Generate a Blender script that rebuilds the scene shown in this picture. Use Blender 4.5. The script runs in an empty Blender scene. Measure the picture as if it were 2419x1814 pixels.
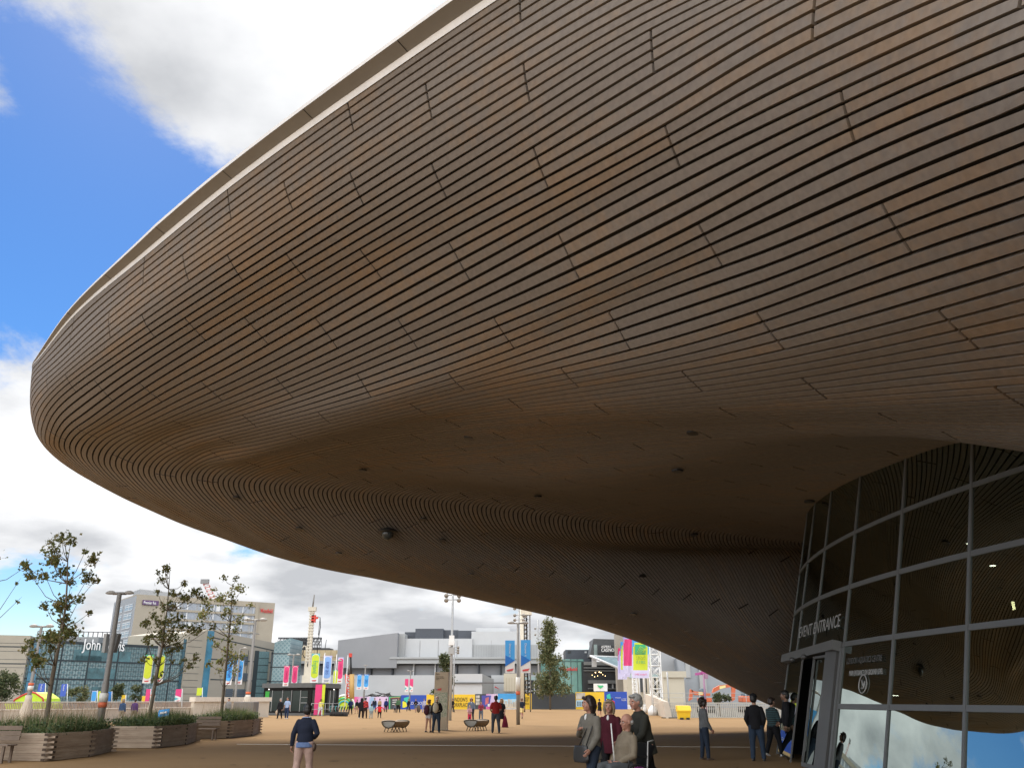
import bpy, bmesh, math, random
import numpy as np
from mathutils import Vector, Matrix, Euler, Quaternion
R = math.radians
rnd = random.Random(7)
scene = bpy.context.scene
COL = scene.collection

# ------------------------------------------------------------------ camera
FPX, CU, CV, HC = 2027.0, 1209.5, 907.0, 1.62
PITCH = math.atan((1652 - CV) / FPX)
cp, sp = math.cos(PITCH), math.sin(PITCH)
cam = bpy.data.cameras.new('camera')
cam.sensor_fit = 'HORIZONTAL'; cam.sensor_width = 36.0; cam.lens = FPX / 2419 * 36
cam.clip_end = 6000; cam.clip_start = 0.05
co = bpy.data.objects.new('camera', cam); COL.objects.link(co)
co.location = (0, 0, HC); co.rotation_euler = (R(90) + PITCH, 0, 0)
scene.camera = co

def ray(u, v):
    x = (u - CU) / FPX; y = (CV - v) / FPX
    return Vector((x, cp - sp * y, sp + cp * y))
def P(u, v, Y):                       # the point seen at (u, v) that stands Y metres ahead
    d = ray(u, v); return Vector((0, 0, HC)) + d * (Y / d.y)
def G(u, v, z=0.0):                   # the point of the ground seen at (u, v)
    d = ray(u, v); return Vector((0, 0, HC)) + d * ((z - HC) / d.z)
def Pr(u, v, r):                      # by horizontal distance
    d = ray(u, v); return Vector((0, 0, HC)) + d * (r / math.hypot(d.x, d.y))
def base(u, Y):                       # ground point Y ahead under column u at the horizon
    x = (u - CU) / FPX
    d = ray(u, 1652); return Vector((d.x / d.y * Y, Y, 0.0))
def gu(u, v, Y):                      # ground point below P(u, v, Y)
    p = P(u, v, Y); return Vector((p.x, p.y, 0))

# ------------------------------------------------------------------ materials
MATS = {}
def mat(name, rgb, rough=0.6, metal=0.0, spec=0.5, var=0.12, vs=3.0, bump=0.0, bs=60.0, emit=0.0, hue2=None, stretch=None, coords='pos', coat=0.0):
    if name in MATS: return MATS[name]
    m = bpy.data.materials.new(name); m.use_nodes = True
    nt = m.node_tree; nd = nt.nodes; L = nt.links
    b = nd['Principled BSDF']
    b.inputs['Roughness'].default_value = rough; b.inputs['Metallic'].default_value = metal
    b.inputs['Specular IOR Level'].default_value = spec
    b.inputs['Coat Weight'].default_value = coat
    b.inputs['Base Color'].default_value = (*rgb, 1)
    if coords == 'pos':
        g = nd.new('ShaderNodeNewGeometry'); src = g.outputs['Position']
    else:
        g = nd.new('ShaderNodeTexCoord'); src = g.outputs['Object']
    if stretch:
        mp = nd.new('ShaderNodeMapping'); mp.inputs['Scale'].default_value = stretch
        L.new(src, mp.inputs['Vector']); src = mp.outputs['Vector']
    if var > 0:
        n = nd.new('ShaderNodeTexNoise'); n.inputs['Scale'].default_value = vs; n.inputs['Detail'].default_value = 6
        n.inputs['Roughness'].default_value = 0.65
        L.new(src, n.inputs['Vector'])
        cr = nd.new('ShaderNodeValToRGB')
        c2 = hue2 or rgb
        cr.color_ramp.elements[0].position = 0.3; cr.color_ramp.elements[1].position = 0.7
        cr.color_ramp.elements[0].color = (*[max(0, c * (1 - var)) for c in rgb], 1)
        cr.color_ramp.elements[1].color = (*[min(1, c * (1 + var)) for c in c2], 1)
        L.new(n.outputs['Fac'], cr.inputs['Fac']); L.new(cr.outputs['Color'], b.inputs['Base Color'])
    if bump > 0:
        n2 = nd.new('ShaderNodeTexNoise'); n2.inputs['Scale'].default_value = bs; n2.inputs['Detail'].default_value = 4
        L.new(src, n2.inputs['Vector'])
        bp = nd.new('ShaderNodeBump'); bp.inputs['Strength'].default_value = bump; bp.inputs['Distance'].default_value = 0.02
        L.new(n2.outputs['Fac'], bp.inputs['Height']); L.new(bp.outputs['Normal'], b.inputs['Normal'])
    if emit > 0:
        b.inputs['Emission Color'].default_value = (*rgb, 1); b.inputs['Emission Strength'].default_value = emit
    MATS[name] = m
    return m

def node_mat(name):
    m = bpy.data.materials.new(name); m.use_nodes = True
    MATS[name] = m
    return m, m.node_tree.nodes, m.node_tree.links, m.node_tree.nodes['Principled BSDF']

def mathn(nt, op, a, b=None, c=None):
    n = nt.nodes.new('ShaderNodeMath'); n.operation = op
    for i, x in enumerate((a, b, c)):
        if x is None: continue
        if isinstance(x, (int, float)): n.inputs[i].default_value = x
        else: nt.links.new(x, n.inputs[i])
    return n.outputs[0]

# ------------------------------------------------------------------ mesh helpers
class MB:
    """collects polygons in world space; build() links them as ONE mesh object"""
    def __init__(self):
        self.v = []; self.f = []; self.mi = []; self.mats = []; self.sm = []
    def m(self, material):
        if material not in self.mats: self.mats.append(material)
        return self.mats.index(material)
    def add(self, verts, faces, material=None, smooth=False):
        o = len(self.v); self.v += [tuple(p) for p in verts]
        k = self.m(material) if material else 0
        for f in faces:
            self.f.append([i + o for i in f]); self.mi.append(k); self.sm.append(smooth)
        return self
    def quad(self, a, b, c, d, material=None): return self.add([a, b, c, d], [(0, 1, 2, 3)], material)
    def poly(self, pts, material=None): return self.add(pts, [tuple(range(len(pts)))], material)
    def box(self, c, s, material=None, rot=0.0, M=None):
        x, y, z = s[0] / 2, s[1] / 2, s[2] / 2
        vs = [Vector((i * x, j * y, k * z)) for k in (-1, 1) for j in (-1, 1) for i in (-1, 1)]
        if M is None: M = Matrix.Rotation(rot, 3, 'Z')
        vs = [M @ p + Vector(c) for p in vs]
        return self.add(vs, [(0, 2, 3, 1), (4, 5, 7, 6), (0, 1, 5, 4), (2, 6, 7, 3), (0, 4, 6, 2), (1, 3, 7, 5)], material)
    def slab(self, a, b, z0, z1, th, material=None):   # upright wall from a to b, th thick (centred)
        a = Vector((a[0], a[1], 0)); b = Vector((b[0], b[1], 0)); d = b - a
        c = (a + b) / 2; return self.box((c.x, c.y, (z0 + z1) / 2), (d.length, th, z1 - z0), material, math.atan2(d.y, d.x))
    def hexa(self, p, material=None):                   # 8 corners: bottom 4, top 4 (same order)
        return self.add(p, [(3, 2, 1, 0), (4, 5, 6, 7), (0, 1, 5, 4), (1, 2, 6, 5), (2, 3, 7, 6), (3, 0, 4, 7)], material)
    def prism(self, pts, ext, material=None):           # polygon pts swept by the vector ext
        n = len(pts); ext = Vector(ext); q = [Vector(p) for p in pts]
        vs = q + [p + ext for p in q]
        fs = [tuple(range(n))[::-1], tuple(range(n, 2 * n))] + [(i, (i + 1) % n, n + (i + 1) % n, n + i) for i in range(n)]
        return self.add(vs, fs, material)
    def tube(self, pts, rad, n=8, material=None, cap=True, smooth=True, sx=1.0):
        pts = [Vector(p) for p in pts]; N = len(pts)
        if not hasattr(rad, '__len__'): rad = [rad] * N
        vs = []; prev = None
        for i, p in enumerate(pts):
            t = (pts[min(i + 1, N - 1)] - pts[max(i - 1, 0)])
            t = t.normalized() if t.length > 1e-9 else Vector((0, 0, 1))
            if prev is None:
                a = Vector((1, 0, 0)) if abs(t.x) < 0.9 else Vector((0, 1, 0))
                a = (a - t * a.dot(t)).normalized()
            else:
                a = (prev - t * prev.dot(t))
                a = a.normalized() if a.length > 1e-6 else Vector((1, 0, 0))
            prev = a; b = t.cross(a)
            for k in range(n):
                an = 2 * math.pi * k / n
                vs.append(p + a * (math.cos(an) * rad[i] * sx) + b * (math.sin(an) * rad[i]))
        fs = [(i * n + k, i * n + (k + 1) % n, (i + 1) * n + (k + 1) % n, (i + 1) * n + k) for i in range(N - 1) for k in range(n)]
        if cap: fs += [tuple(range(n))[::-1], tuple(range((N - 1) * n, N * n))]
        return self.add(vs, fs, material, smooth)
    def lathe(self, c, prof, n=16, material=None, smooth=True):   # prof: (radius, z)
        return self.tube([Vector(c) + Vector((0, 0, z)) for r, z in prof], [max(r, 1e-4) for r, z in prof], n, material, True, smooth)
    def ell(self, c, s, material=None, n=10, m=7, M=None):
        vs = []; M = M or Matrix.Identity(3)
        for j in range(m + 1):
            th = math.pi * j / m
            for k in range(n):
                ph = 2 * math.pi * k / n
                vs.append(M @ Vector((s[0] * math.sin(th) * math.cos(ph), s[1] * math.sin(th) * math.sin(ph), s[2] * math.cos(th))) + Vector(c))
        fs = [(j * n + k, (j + 1) * n + k, (j + 1) * n + (k + 1) % n, j * n + (k + 1) % n) for j in range(m) for k in range(n)]
        return self.add(vs, fs, material, True)
    def build(self, name, material=None, parent=None, bevel=0.0):
        me = bpy.data.meshes.new(name)
        off = Vector((0, 0, 0))
        pp = parent
        while pp is not None: off += pp.location; pp = pp.parent
        me.from_pydata([(x - off.x, y - off.y, z - off.z) for x, y, z in self.v], [], self.f)
        mats = self.mats if self.mats else [material]
        for mm in mats: me.materials.append(mm)
        me.polygons.foreach_set('material_index', self.mi)
        me.polygons.foreach_set('use_smooth', self.sm)
        me.validate(); me.update()
        o = bpy.data.objects.new(name, me); COL.objects.link(o)
        if parent is not None: o.parent = parent
        if bevel > 0:
            bv = o.modifiers.new('bevel', 'BEVEL'); bv.width = bevel; bv.segments = 2; bv.limit_method = 'ANGLE'; bv.angle_limit = R(40)
        return o

def tag(o, label=None, cat=None, group=None, kind=None):
    if label: o['label'] = label
    if cat: o['category'] = cat
    if group: o['group'] = group
    if kind: o['kind'] = kind
    return o
def thing(name, label, cat, loc=(0, 0, 0), group=None, kind=None):
    o = bpy.data.objects.new(name, None); COL.objects.link(o); o.location = loc; o.empty_display_size = 0.2
    return tag(o, label, cat, group, kind)
def part(name, mb, material, parent, label=None, bevel=0.0):
    o = mb.build(name, material, parent, bevel)
    if label: o['label'] = label
    return o
def struct(name, mb, material, kind='structure', label=None):
    o = mb.build(name, material); o['kind'] = kind
    if label: o['label'] = label
    return o
def copy_tree(o, parent=None):
    c = o.copy(); COL.objects.link(c); c.parent = parent
    for ch in o.children: copy_tree(ch, c)
    return c
def text(body, pos, right, up, size, material, parent, ext=0.004, align='CENTER', name='lettering', mirror=False, fit=None, italic=0.0):
    cu = bpy.data.curves.new(name, 'FONT'); cu.body = body; cu.size = size; cu.align_x = align; cu.align_y = 'CENTER'
    cu.extrude = ext; cu.resolution_u = 3; cu.shear = italic; cu.fill_mode = 'BOTH'
    cu.materials.append(material)
    o = bpy.data.objects.new(name, cu); COL.objects.link(o)
    right = Vector(right).normalized(); up = Vector(up); up = (up - right * up.dot(right)).normalized()
    n = right.cross(up)
    if fit:                                            # stretch the line to a given length
        bpy.context.view_layer.update()
        w = o.dimensions.x
        if w > 1e-6: k = fit / w
        else: k = 1
    else: k = 1
    if mirror: k = -k
    M = Matrix((right * k, up, n)).transposed().to_4x4()
    M.translation = Vector(pos)
    off = Vector((0, 0, 0)); pp = parent
    while pp is not None: off += pp.location; pp = pp.parent
    M.translation -= off
    bpy.context.view_layer.update()
    me = bpy.data.meshes.new_from_object(o.evaluated_get(bpy.context.evaluated_depsgraph_get()))
    if not me.materials: me.materials.append(material)
    bpy.data.objects.remove(o); bpy.data.curves.remove(cu)
    me.name = name; o = bpy.data.objects.new(name, me); COL.objects.link(o)
    if parent is not None: o.parent = parent
    o.matrix_local = M
    return o

# ------------------------------------------------------------------ sky, sun
SUN_AZ, SUN_EL = R(-27), R(50)         # azimuth from straight ahead (+Y) towards the right (+X)
w = bpy.data.worlds.new('World'); scene.world = w; w.use_nodes = True
nt = w.node_tree; nd = nt.nodes; L = nt.links
bg = nd['Background']; bg.inputs['Strength'].default_value = 0.15
sky = nd.new('ShaderNodeTexSky'); sky.sky_type = 'NISHITA'; sky.sun_disc = False
sky.sun_elevation = SUN_EL; sky.sun_rotation = SUN_AZ
sky.air_density = 1.0; sky.dust_density = 0.2; sky.ozone_density = 4.0; sky.altitude = 50
tc = nd.new('ShaderNodeTexCoord'); D = tc.outputs['Generated']
sep = nd.new('ShaderNodeSeparateXYZ'); L.new(D, sep.inputs[0])
# clouds lie on a flat deck: project the direction onto it so that they flatten towards the horizon
zc = mathn(nt, 'ADD', mathn(nt, 'MAXIMUM', sep.outputs['Z'], 0.0), 0.24)
cx = mathn(nt, 'DIVIDE', sep.outputs['X'], zc); cy = mathn(nt, 'DIVIDE', sep.outputs['Y'], zc)
cmb = nd.new('ShaderNodeCombineXYZ'); L.new(cx, cmb.inputs[0]); L.new(cy, cmb.inputs[1]); cmb.inputs[2].default_value = 3.7
n1 = nd.new('ShaderNodeTexNoise'); n1.inputs['Scale'].default_value = 2.1; n1.inputs['Detail'].default_value = 10; n1.inputs['Roughness'].default_value = 0.64
n1.inputs['Distortion'].default_value = 0.15
L.new(cmb.outputs[0], n1.inputs['Vector'])
cov = mathn(nt, 'MULTIPLY_ADD', n1.outputs['Fac'], 1.5, -0.25)
def bank(u, v, width, amount):         # a bank of cloud (or a clear gap) about one direction of the sky
    global cov
    d = ray(u, v).normalized()
    vm = nd.new('ShaderNodeVectorMath'); vm.operation = 'DISTANCE'; vm.inputs[1].default_value = d
    L.new(D, vm.inputs[0])
    x = mathn(nt, 'DIVIDE', vm.outputs['Value'], width)
    g = mathn(nt, 'EXPONENT', mathn(nt, 'MULTIPLY', mathn(nt, 'MULTIPLY', x, x), -1.0))
    cov = mathn(nt, 'MULTIPLY_ADD', g, amount, cov)
BANKS = [(560, 90, 0.17, 0.30), (800, -60, 0.25, 0.25), (520, 270, 0.10, 0.17), (640, 200, 0.09, 0.12), (330, 130, 0.09, 0.16), (15, 215, 0.055, 0.26), (90, 150, 0.035, -0.22), (430, 380, 0.06, 0.10), (200, 480, 0.15, -0.30), (420, 560, 0.15, -0.26), (120, 640, 0.12, -0.25), (900, 480, 0.14, -0.15),
         (60, 960, 0.13, 0.34), (200, 1240, 0.18, 0.24), (420, 1290, 0.10, 0.12), (120, 1400, 0.05, -0.24), (40, 1440, 0.06, -0.24), (620, 1310, 0.045, -0.24), (560, 1290, 0.03, -0.18), (700, 1450, 0.16, 0.24), (1000, 1480, 0.18, 0.26), (1350, 1560, 0.12, 0.2), (1340, 1500, 0.025, -0.08), (1000, 1430, 0.02, -0.1)]
for b_ in BANKS: bank(*b_)
vm = nd.new('ShaderNodeVectorMath'); vm.operation = 'DOT_PRODUCT'; vm.inputs[1].default_value = (0.0, -0.95, 0.25); L.new(D, vm.inputs[0])
bk_ = nd.new('ShaderNodeMapRange'); bk_.inputs['From Min'].default_value = -0.15; bk_.inputs['From Max'].default_value = 0.45; bk_.inputs['To Max'].default_value = 0.32; L.new(vm.outputs['Value'], bk_.inputs['Value'])
cov = mathn(nt, 'ADD', cov, bk_.outputs[0])          # extra unseen cloud added behind the viewer to whiten and lift the ambient light
mr = nd.new('ShaderNodeMapRange'); mr.interpolation_type = 'SMOOTHSTEP'
mr.inputs['From Min'].default_value = 0.50; mr.inputs['From Max'].default_value = 0.76
L.new(cov, mr.inputs['Value'])
# cloud body: bright tops, greyer bellies
n2 = nd.new('ShaderNodeTexNoise'); n2.inputs['Scale'].default_value = 1.5; n2.inputs['Detail'].default_value = 7
mp2 = nd.new('ShaderNodeMapping'); mp2.inputs['Location'].default_value = (4.2, 1.3, 0); L.new(cmb.outputs[0], mp2.inputs['Vector']); L.new(mp2.outputs[0], n2.inputs['Vector'])
mr2 = nd.new('ShaderNodeMapRange'); mr2.inputs['From Min'].default_value = 0.43; mr2.inputs['From Max'].default_value = 0.70
L.new(n2.outputs['Fac'], mr2.inputs['Value'])
cc = nd.new('ShaderNodeMix'); cc.data_type = 'RGBA'
CLOUD_A, CLOUD_B = (1.85, 1.9, 2.0), (4.8, 4.8, 4.8)
cc.inputs['A'].default_value = (*CLOUD_A, 1); cc.inputs['B'].default_value = (*CLOUD_B, 1)
L.new(mr2.outputs[0], cc.inputs['Factor'])
mx = nd.new('ShaderNodeMix'); mx.data_type = 'RGBA'
L.new(mr.outputs[0], mx.inputs['Factor']); hsv = nd.new('ShaderNodeHueSaturation'); hsv.inputs['Saturation'].default_value = 1.32; hsv.inputs['Value'].default_value = 0.40; hsv.inputs['Hue'].default_value = 0.505
L.new(sky.outputs[0], hsv.inputs['Color']); L.new(hsv.outputs[0], mx.inputs['A']); L.new(cc.outputs['Result'], mx.inputs['B'])
# unseen clouds opposite the sun, brightened as an added fill for the roof flank
bb_ = nd.new('ShaderNodeMapRange'); bb_.inputs['From Min'].default_value = -0.3; bb_.inputs['From Max'].default_value = 0.6; bb_.inputs['To Min'].default_value = 1.0; bb_.inputs['To Max'].default_value = 2.9; L.new(vm.outputs['Value'], bb_.inputs['Value'])
vs2_ = nd.new('ShaderNodeVectorMath'); vs2_.operation = 'SCALE'; L.new(cc.outputs['Result'], vs2_.inputs[0]); L.new(bb_.outputs[0], vs2_.inputs['Scale'])
L.new(vs2_.outputs[0], mx.inputs['B'])
L.new(mx.outputs['Result'], bg.inputs['Color'])

sl = bpy.data.lights.new('sun', 'SUN'); sl.energy = 2.7; sl.angle = R(20); sl.color = (1.0, 0.94, 0.85)
so = bpy.data.objects.new('sun', sl); COL.objects.link(so)
sd = Vector((math.sin(SUN_AZ) * math.cos(SUN_EL), math.cos(SUN_AZ) * math.cos(SUN_EL), math.sin(SUN_EL)))
so.rotation_euler = sd.to_track_quat('Z', 'Y').to_euler()
so.location = (20, 40, 60)
vs_ = scene.view_settings; vs_.view_transform = 'Standard'; vs_.look = 'None'; vs_.exposure = 1.12; vs_.gamma = 1.0
scene.display_settings.display_device = 'sRGB'
cy_ = scene.cycles
cy_.max_bounces = 8; cy_.diffuse_bounces = 3; cy_.glossy_bounces = 4; cy_.transparent_max_bounces = 12
cy_.use_denoising = True
cy_.sample_clamp_indirect = 6.0
# ------------------------------------------------------------------ the timber-clad roof
def cubic(xs, ys, xq):
    """natural cubic through (xs, ys); ys may be 2-D"""
    xs = np.asarray(xs, float); ys = np.asarray(ys, float); xq = np.asarray(xq, float)
    n = len(xs); h = np.diff(xs)
    sh = (slice(None),) + (None,) * (ys.ndim - 1)
    A = np.zeros((n, n)); b = np.zeros_like(ys)
    A[0, 0] = A[-1, -1] = 1
    for i in range(1, n - 1):
        A[i, i - 1] = h[i - 1]; A[i, i] = 2 * (h[i - 1] + h[i]); A[i, i + 1] = h[i]
        b[i] = 6 * ((ys[i + 1] - ys[i]) / h[i] - (ys[i] - ys[i - 1]) / h[i - 1])
    M = np.linalg.solve(A, b.reshape(n, -1)).reshape(ys.shape)
    i = np.clip(np.searchsorted(xs, xq) - 1, 0, n - 2)
    t0 = (xs[i + 1] - xq)[sh]; t1 = (xq - xs[i])[sh]; hh = h[i][sh]
    return M[i] * t0**3 / (6 * hh) + M[i + 1] * t1**3 / (6 * hh) + (ys[i] / hh - M[i] * hh / 6) * t0 + (ys[i + 1] / hh - M[i + 1] * hh / 6) * t1
def pchip(xs, ys, xq):
    """monotone cubic (Fritsch-Carlson)"""
    xs = np.asarray(xs, float); ys = np.asarray(ys, float); xq = np.asarray(xq, float)
    if len(xs) < 3: return np.interp(xq, xs, ys)
    h = np.diff(xs); dl = np.diff(ys) / h; n = len(xs)
    d = np.zeros(n); d[0] = dl[0]; d[-1] = dl[-1]
    for i in range(1, n - 1):
        if dl[i - 1] * dl[i] > 0:
            w1 = 2 * h[i] + h[i - 1]; w2 = h[i] + 2 * h[i - 1]
            d[i] = (w1 + w2) / (w1 / dl[i - 1] + w2 / dl[i])
    i = np.clip(np.searchsorted(xs, xq) - 1, 0, n - 2)
    t = (xq - xs[i]) / h[i]
    return ys[i] * (1 + 2 * t) * (1 - t)**2 + h[i] * d[i] * t * (1 - t)**2 + ys[i + 1] * t * t * (3 - 2 * t) + h[i] * d[i + 1] * t * t * (t - 1)

KU = np.array([0, 2, 4, 6, 8, 10, 11, 16, 21, 26, 35, 47, 59, 78, 103, 121, 159, 182.])   # board row
UU = np.array([76, 72, 70.5, 72, 77, 85, 96, 153, 220, 288, 404, 553, 697, 900, 1160, 1350, 1700, 1905.])  # where the row turns back
VU = np.array([868, 900, 935, 966, 992, 1012, 1029, 1053, 1080, 1099, 1124, 1144, 1159, 1178, 1208, 1236, 1268, 1284.])
SU = [70, 79, 93, 120, 167, 246, 324, 399, 481, 559, 677, 866, 1032, 1197, 1363, 1529, 1608, 1675, 1743, 1831, 1960, 2080]   # lower outline of the roof
SV = [960, 1009, 1045, 1080, 1115, 1154, 1193, 1227, 1256, 1284, 1323, 1363, 1396, 1432, 1471, 1525, 1560, 1593, 1627, 1670, 1716, 1752]
# near flank: height in the photo of each row at five columns
NEAR = {0: [(86, 852), (104, 831), (175, 746), (333, 613), (545, 441), (848, 223), (1175, 0), (1500, -205), (1850, -405), (2419, -700)],
        4: [(134, 852), (255, 740), (545, 521), (848, 305), (1160, 99), (1500, -110), (1850, -300), (2419, -560)],
        8: [(140, 897), (194, 852), (261, 800), (550, 595), (1160, 198), (1532, -18), (1850, -165), (2419, -420)],
        12: [(123, 985), (211, 905), (355, 806), (550, 681), (1160, 302), (1532, 75), (1850, -82), (2419, -345)],
        16: [(202, 997), (312, 918), (550, 769), (1160, 410), (1552, 173), (1800, 30), (2419, -262)],
        20: [(303, 996), (434, 924), (550, 864), (1160, 520), (1577, 295), (1800, 163), (2419, -122)],
        24: [(319, 1034), (422, 991), (550, 939), (1160, 640), (1606, 401), (1800, 304), (1980, 219), (2419, 20)],
        28: [(417, 1024), (550, 988), (1160, 755), (1655, 528), (1800, 451), (2023, 340), (2419, 175)],
        32: [(550, 1024), (1160, 847), (1706, 635), (1800, 601), (2087, 480), (2419, 345)],
        36: [(550, 1053), (1160, 909), (1800, 735), (2148, 605), (2419, 515)],
        40: [(550, 1088), (1160, 950), (1800, 841), (2225, 733), (2419, 677)],
        44: [(1160, 979.6), (1800, 909), (2302, 830), (2419, 812)],
        48: [(1160, 1003), (1800, 957), (2419, 911)],
        56: [(1160, 1042), (1800, 1000), (2419, 1000)],
        64: [(1160, 1080), (1800, 1030), (2206, 1034), (2419, 1059)],
        78: [(1160, 1135), (1800, 1064), (2206, 1030), (2419, 1048)],
        103: [(1500, 1167), (1800, 1130), (2419, 1084)],
        121: [(1800, 1172), (2419, 1112)],
        159: [(2050, 1245), (2419, 1210)],
        182: [(2150, 1285), (2419, 1290)]}
ZLIP = {(56, 2419): 5.32, (64, 2419): 5.15, (78, 2419): 6.0, (103, 2419): 6.35, (121, 2419): 6.55, (159, 2419): 7.0, (182, 2419): 7.2, (64, 2206): 5.7, (78, 2206): 6.35}
def kU_of(u): return float(np.interp(u, UU[3:], KU[3:]))
def silh(u): return float(pchip(SU, SV, [u])[0])
def crease_z(u): d = ray(u, float(pchip(UU[3:], VU[3:], [u])[0])); return HC + 36.0 * d.z / d.y
def lip_z(u): return crease_z(max(u, 75)) if u < 1100 else float(np.interp(u, [1100, 1800, 2419], [crease_z(1100), 6.9, 5.5]))
def rim_z(u): return float(np.interp(u, [70, 550, 1160, 1800, 2419], [15.6, 15.2, 14.6, 13.5, 12.4]))
def crease_Y(u): return float(np.interp(u, [70, 1200, 1905], [36.0, 36.0, 37.0]))
def silh_Y(u): return float(np.interp(u, [70, 167, 324, 559, 866, 1197, 1608, 1831, 2080], [36.3, 37.5, 40, 42.3, 44.7, 47.3, 50.5, 51, 51]))
def tan_el(u, v): d = ray(u, v); return d.z / math.hypot(d.x, d.y)

WR = 2419; LS = 2400.0
FARC = [170, 250, 330, 430, 560, 700, 866, 1030, 1200, 1360, 1530, 1680, 1830, 1950, 2080]
rows_k = sorted(NEAR); rows_pts = []
NW = 121
WQ = np.linspace(-1, 1, NW)
for k in rows_k:
    uU = float(pchip(KU, UU, [k])[0]); vU = float(pchip(KU, VU, [k])[0])
    W = []; U = []; V = []; RR = []
    for (u, v) in NEAR[k][::-1]:
        zl, z0 = lip_z(u), rim_z(u)
        if k <= 48: z = zl + (z0 - zl) * max(0, 1 - k / max(9, min(48, kU_of(u))))**1.9
        else:
            ku = kU_of(u) if u < 1905 else 182 + (u - 1905) * 0.09
            zc_ = HC + crease_Y(min(u, 1905)) * (lambda d: d.z / d.y)(ray(min(u, 1905), float(pchip(UU[3:], VU[3:], [min(u, 1905)])[0])))
            z = zl + (zc_ - zl) * min(1, (k - 48) / (ku - 48))
            z = ZLIP.get((k, u), z)
        W.append(-math.sqrt((u - uU) / LS)); U.append(u); V.append(v)
        RR.append((z - HC) / tan_el(u, v))
    if uU > 95 or k > 20:                                 # the tight turn itself, near side
        lastu = u
        for du, tab in ((95.0, [80, 78, 68, 54, 43, 40, 22, 12]), (30.0, [44, 43, 37, 31, 25, 26, 14, 8])):
            dv = float(np.interp(uU, [95, 250, 400, 550, 900, 1500, 1800, 1905], tab))
            if lastu > uU + du * 1.35 and (du < 50 or k > 33):
                u = uU + du; v = vU - dv
                W.append(-math.sqrt(du / LS)); U.append(u); V.append(v); d = ray(u, v)
                RR.append((crease_Y(uU) - 0.014 * du) * math.hypot(d.x, d.y) / d.y)
    W.append(0.0); U.append(uU); V.append(vU)
    d = ray(uU, vU); yy = crease_Y(uU)
    RR.append(yy * math.hypot(d.x, d.y) / d.y)
    if uU > 90:
        for du, tab in ((18.0, [30, 33, 41, 38, 20, 10]), (60.0, [66, 72, 90, 55, 30, 18])):
            dv = float(np.interp(uU, [95, 400, 900, 1500, 1800, 1905], tab)) 
            u = uU + du; v = vU + dv
            if uU < 130 and du > 30: continue
            d = ray(u, v); Y = crease_Y(u) + (silh_Y(u) - crease_Y(u)) * (0.12 if du < 30 else 0.3)
            W.append(math.sqrt(du / LS)); U.append(u); V.append(v); RR.append(Y * math.hypot(d.x, d.y) / d.y)
    for u in FARC:
        if u < uU + 110: continue
        ku = kU_of(u) if u <= 1905 else 182 + (u - 1905) * 0.09
        ks = 0.5 * ku
        vc = float(pchip(UU[3:], VU[3:], [min(u, 1905)])[0]); vs2 = silh(u)
        cY, sY = crease_Y(u), silh_Y(u)
        f = (ku - k) / (ku - ks)
        if f <= 1:
            v = vc + (vs2 - vc) * (1 - (1 - f)**float(np.interp(u, [200, 500, 900], [1.4, 2.0, 2.8]))); Y = cY + (sY - cY) * f
        else:
            g = f - 1
            v = vs2 - 105 * g**1.5 * min(1, (u - 40) / 500); Y = sY + 4.5 * g
        d = ray(u, v)
        W.append(math.sqrt((u - uU) / LS)); U.append(u); V.append(v); RR.append(Y * math.hypot(d.x, d.y) / d.y)
    W = np.array(W); U = np.array(U, float); V = np.array(V); RR = np.array(RR)
    wq = np.where(WQ < 0, WQ * abs(W[0]), WQ * abs(W[-1]))
    vq = cubic(W, V, wq) if k > 20 else pchip(W, V, wq) * 0.5 + cubic(W, V, wq) * 0.5
    rq = cubic(W, RR, wq) * 0.5 + pchip(W, RR, wq) * 0.5
    uq = uU + np.sign(wq) * 0 + wq * wq * LS
    rows_pts.append(np.stack([uq, vq, rq], 1))
RP = np.array(rows_pts)                                   # key rows x NW x (u, v, horizontal distance)
NK = 183
KQ = np.arange(NK + 1).astype(float)
UVR = cubic(rows_k, RP, np.clip(KQ, 0, 182))
rr_ = UVR[..., 2].copy()
for it in range(70):                                     # even out the distances so that the hull is fair
    q = rr_.copy()
    q[1:-1] = 0.25 * rr_[:-2] + 0.5 * rr_[1:-1] + 0.25 * rr_[2:]
    q[:, 1:-1] = 0.25 * q[:, :-2] + 0.5 * q[:, 1:-1] + 0.25 * q[:, 2:]
    q[0] = 2 * q[1] - q[2]; q[-1] = 2 * q[-2] - q[-3]
    rr_ = q
X_ = (UVR[..., 0] - CU) / FPX; Yi = (CV - UVR[..., 1]) / FPX
DV = np.stack([X_, cp - sp * Yi, sp + cp * Yi], -1)
SURF = DV * (rr_ / np.hypot(DV[..., 0], DV[..., 1]))[..., None] + np.array([0, 0, HC])
# carry the near ends on past the right of the frame and behind the camera, the far ends down into the core
ext = []
tan0 = SURF[:, 0] - SURF[:, 2]; tan0 /= np.linalg.norm(tan0, axis=1)[:, None]
tan0 = tan0 * 0.3 + np.median(tan0[:60], axis=0) * 0.7
tan0[:, 2] *= 0.35
for s in (85, 55, 34, 18, 8, 2.5): ext.append(SURF[:, 0] + tan0 * s)
SURF = np.concatenate([np.stack(ext, 1), SURF], 1)
NT = SURF.shape[1]
def grid_normals(S):
    du = np.gradient(S, axis=0); dv = np.gradient(S, axis=1)
    n = np.cross(du, dv); n /= np.maximum(np.linalg.norm(n, axis=2), 1e-9)[..., None]
    return n
NRM = grid_normals(SURF)
if NRM[12, 60] @ (SURF[12, 60] - np.array([0, 0, HC])) < 0: NRM = -NRM     # pointing up into the roof

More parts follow.
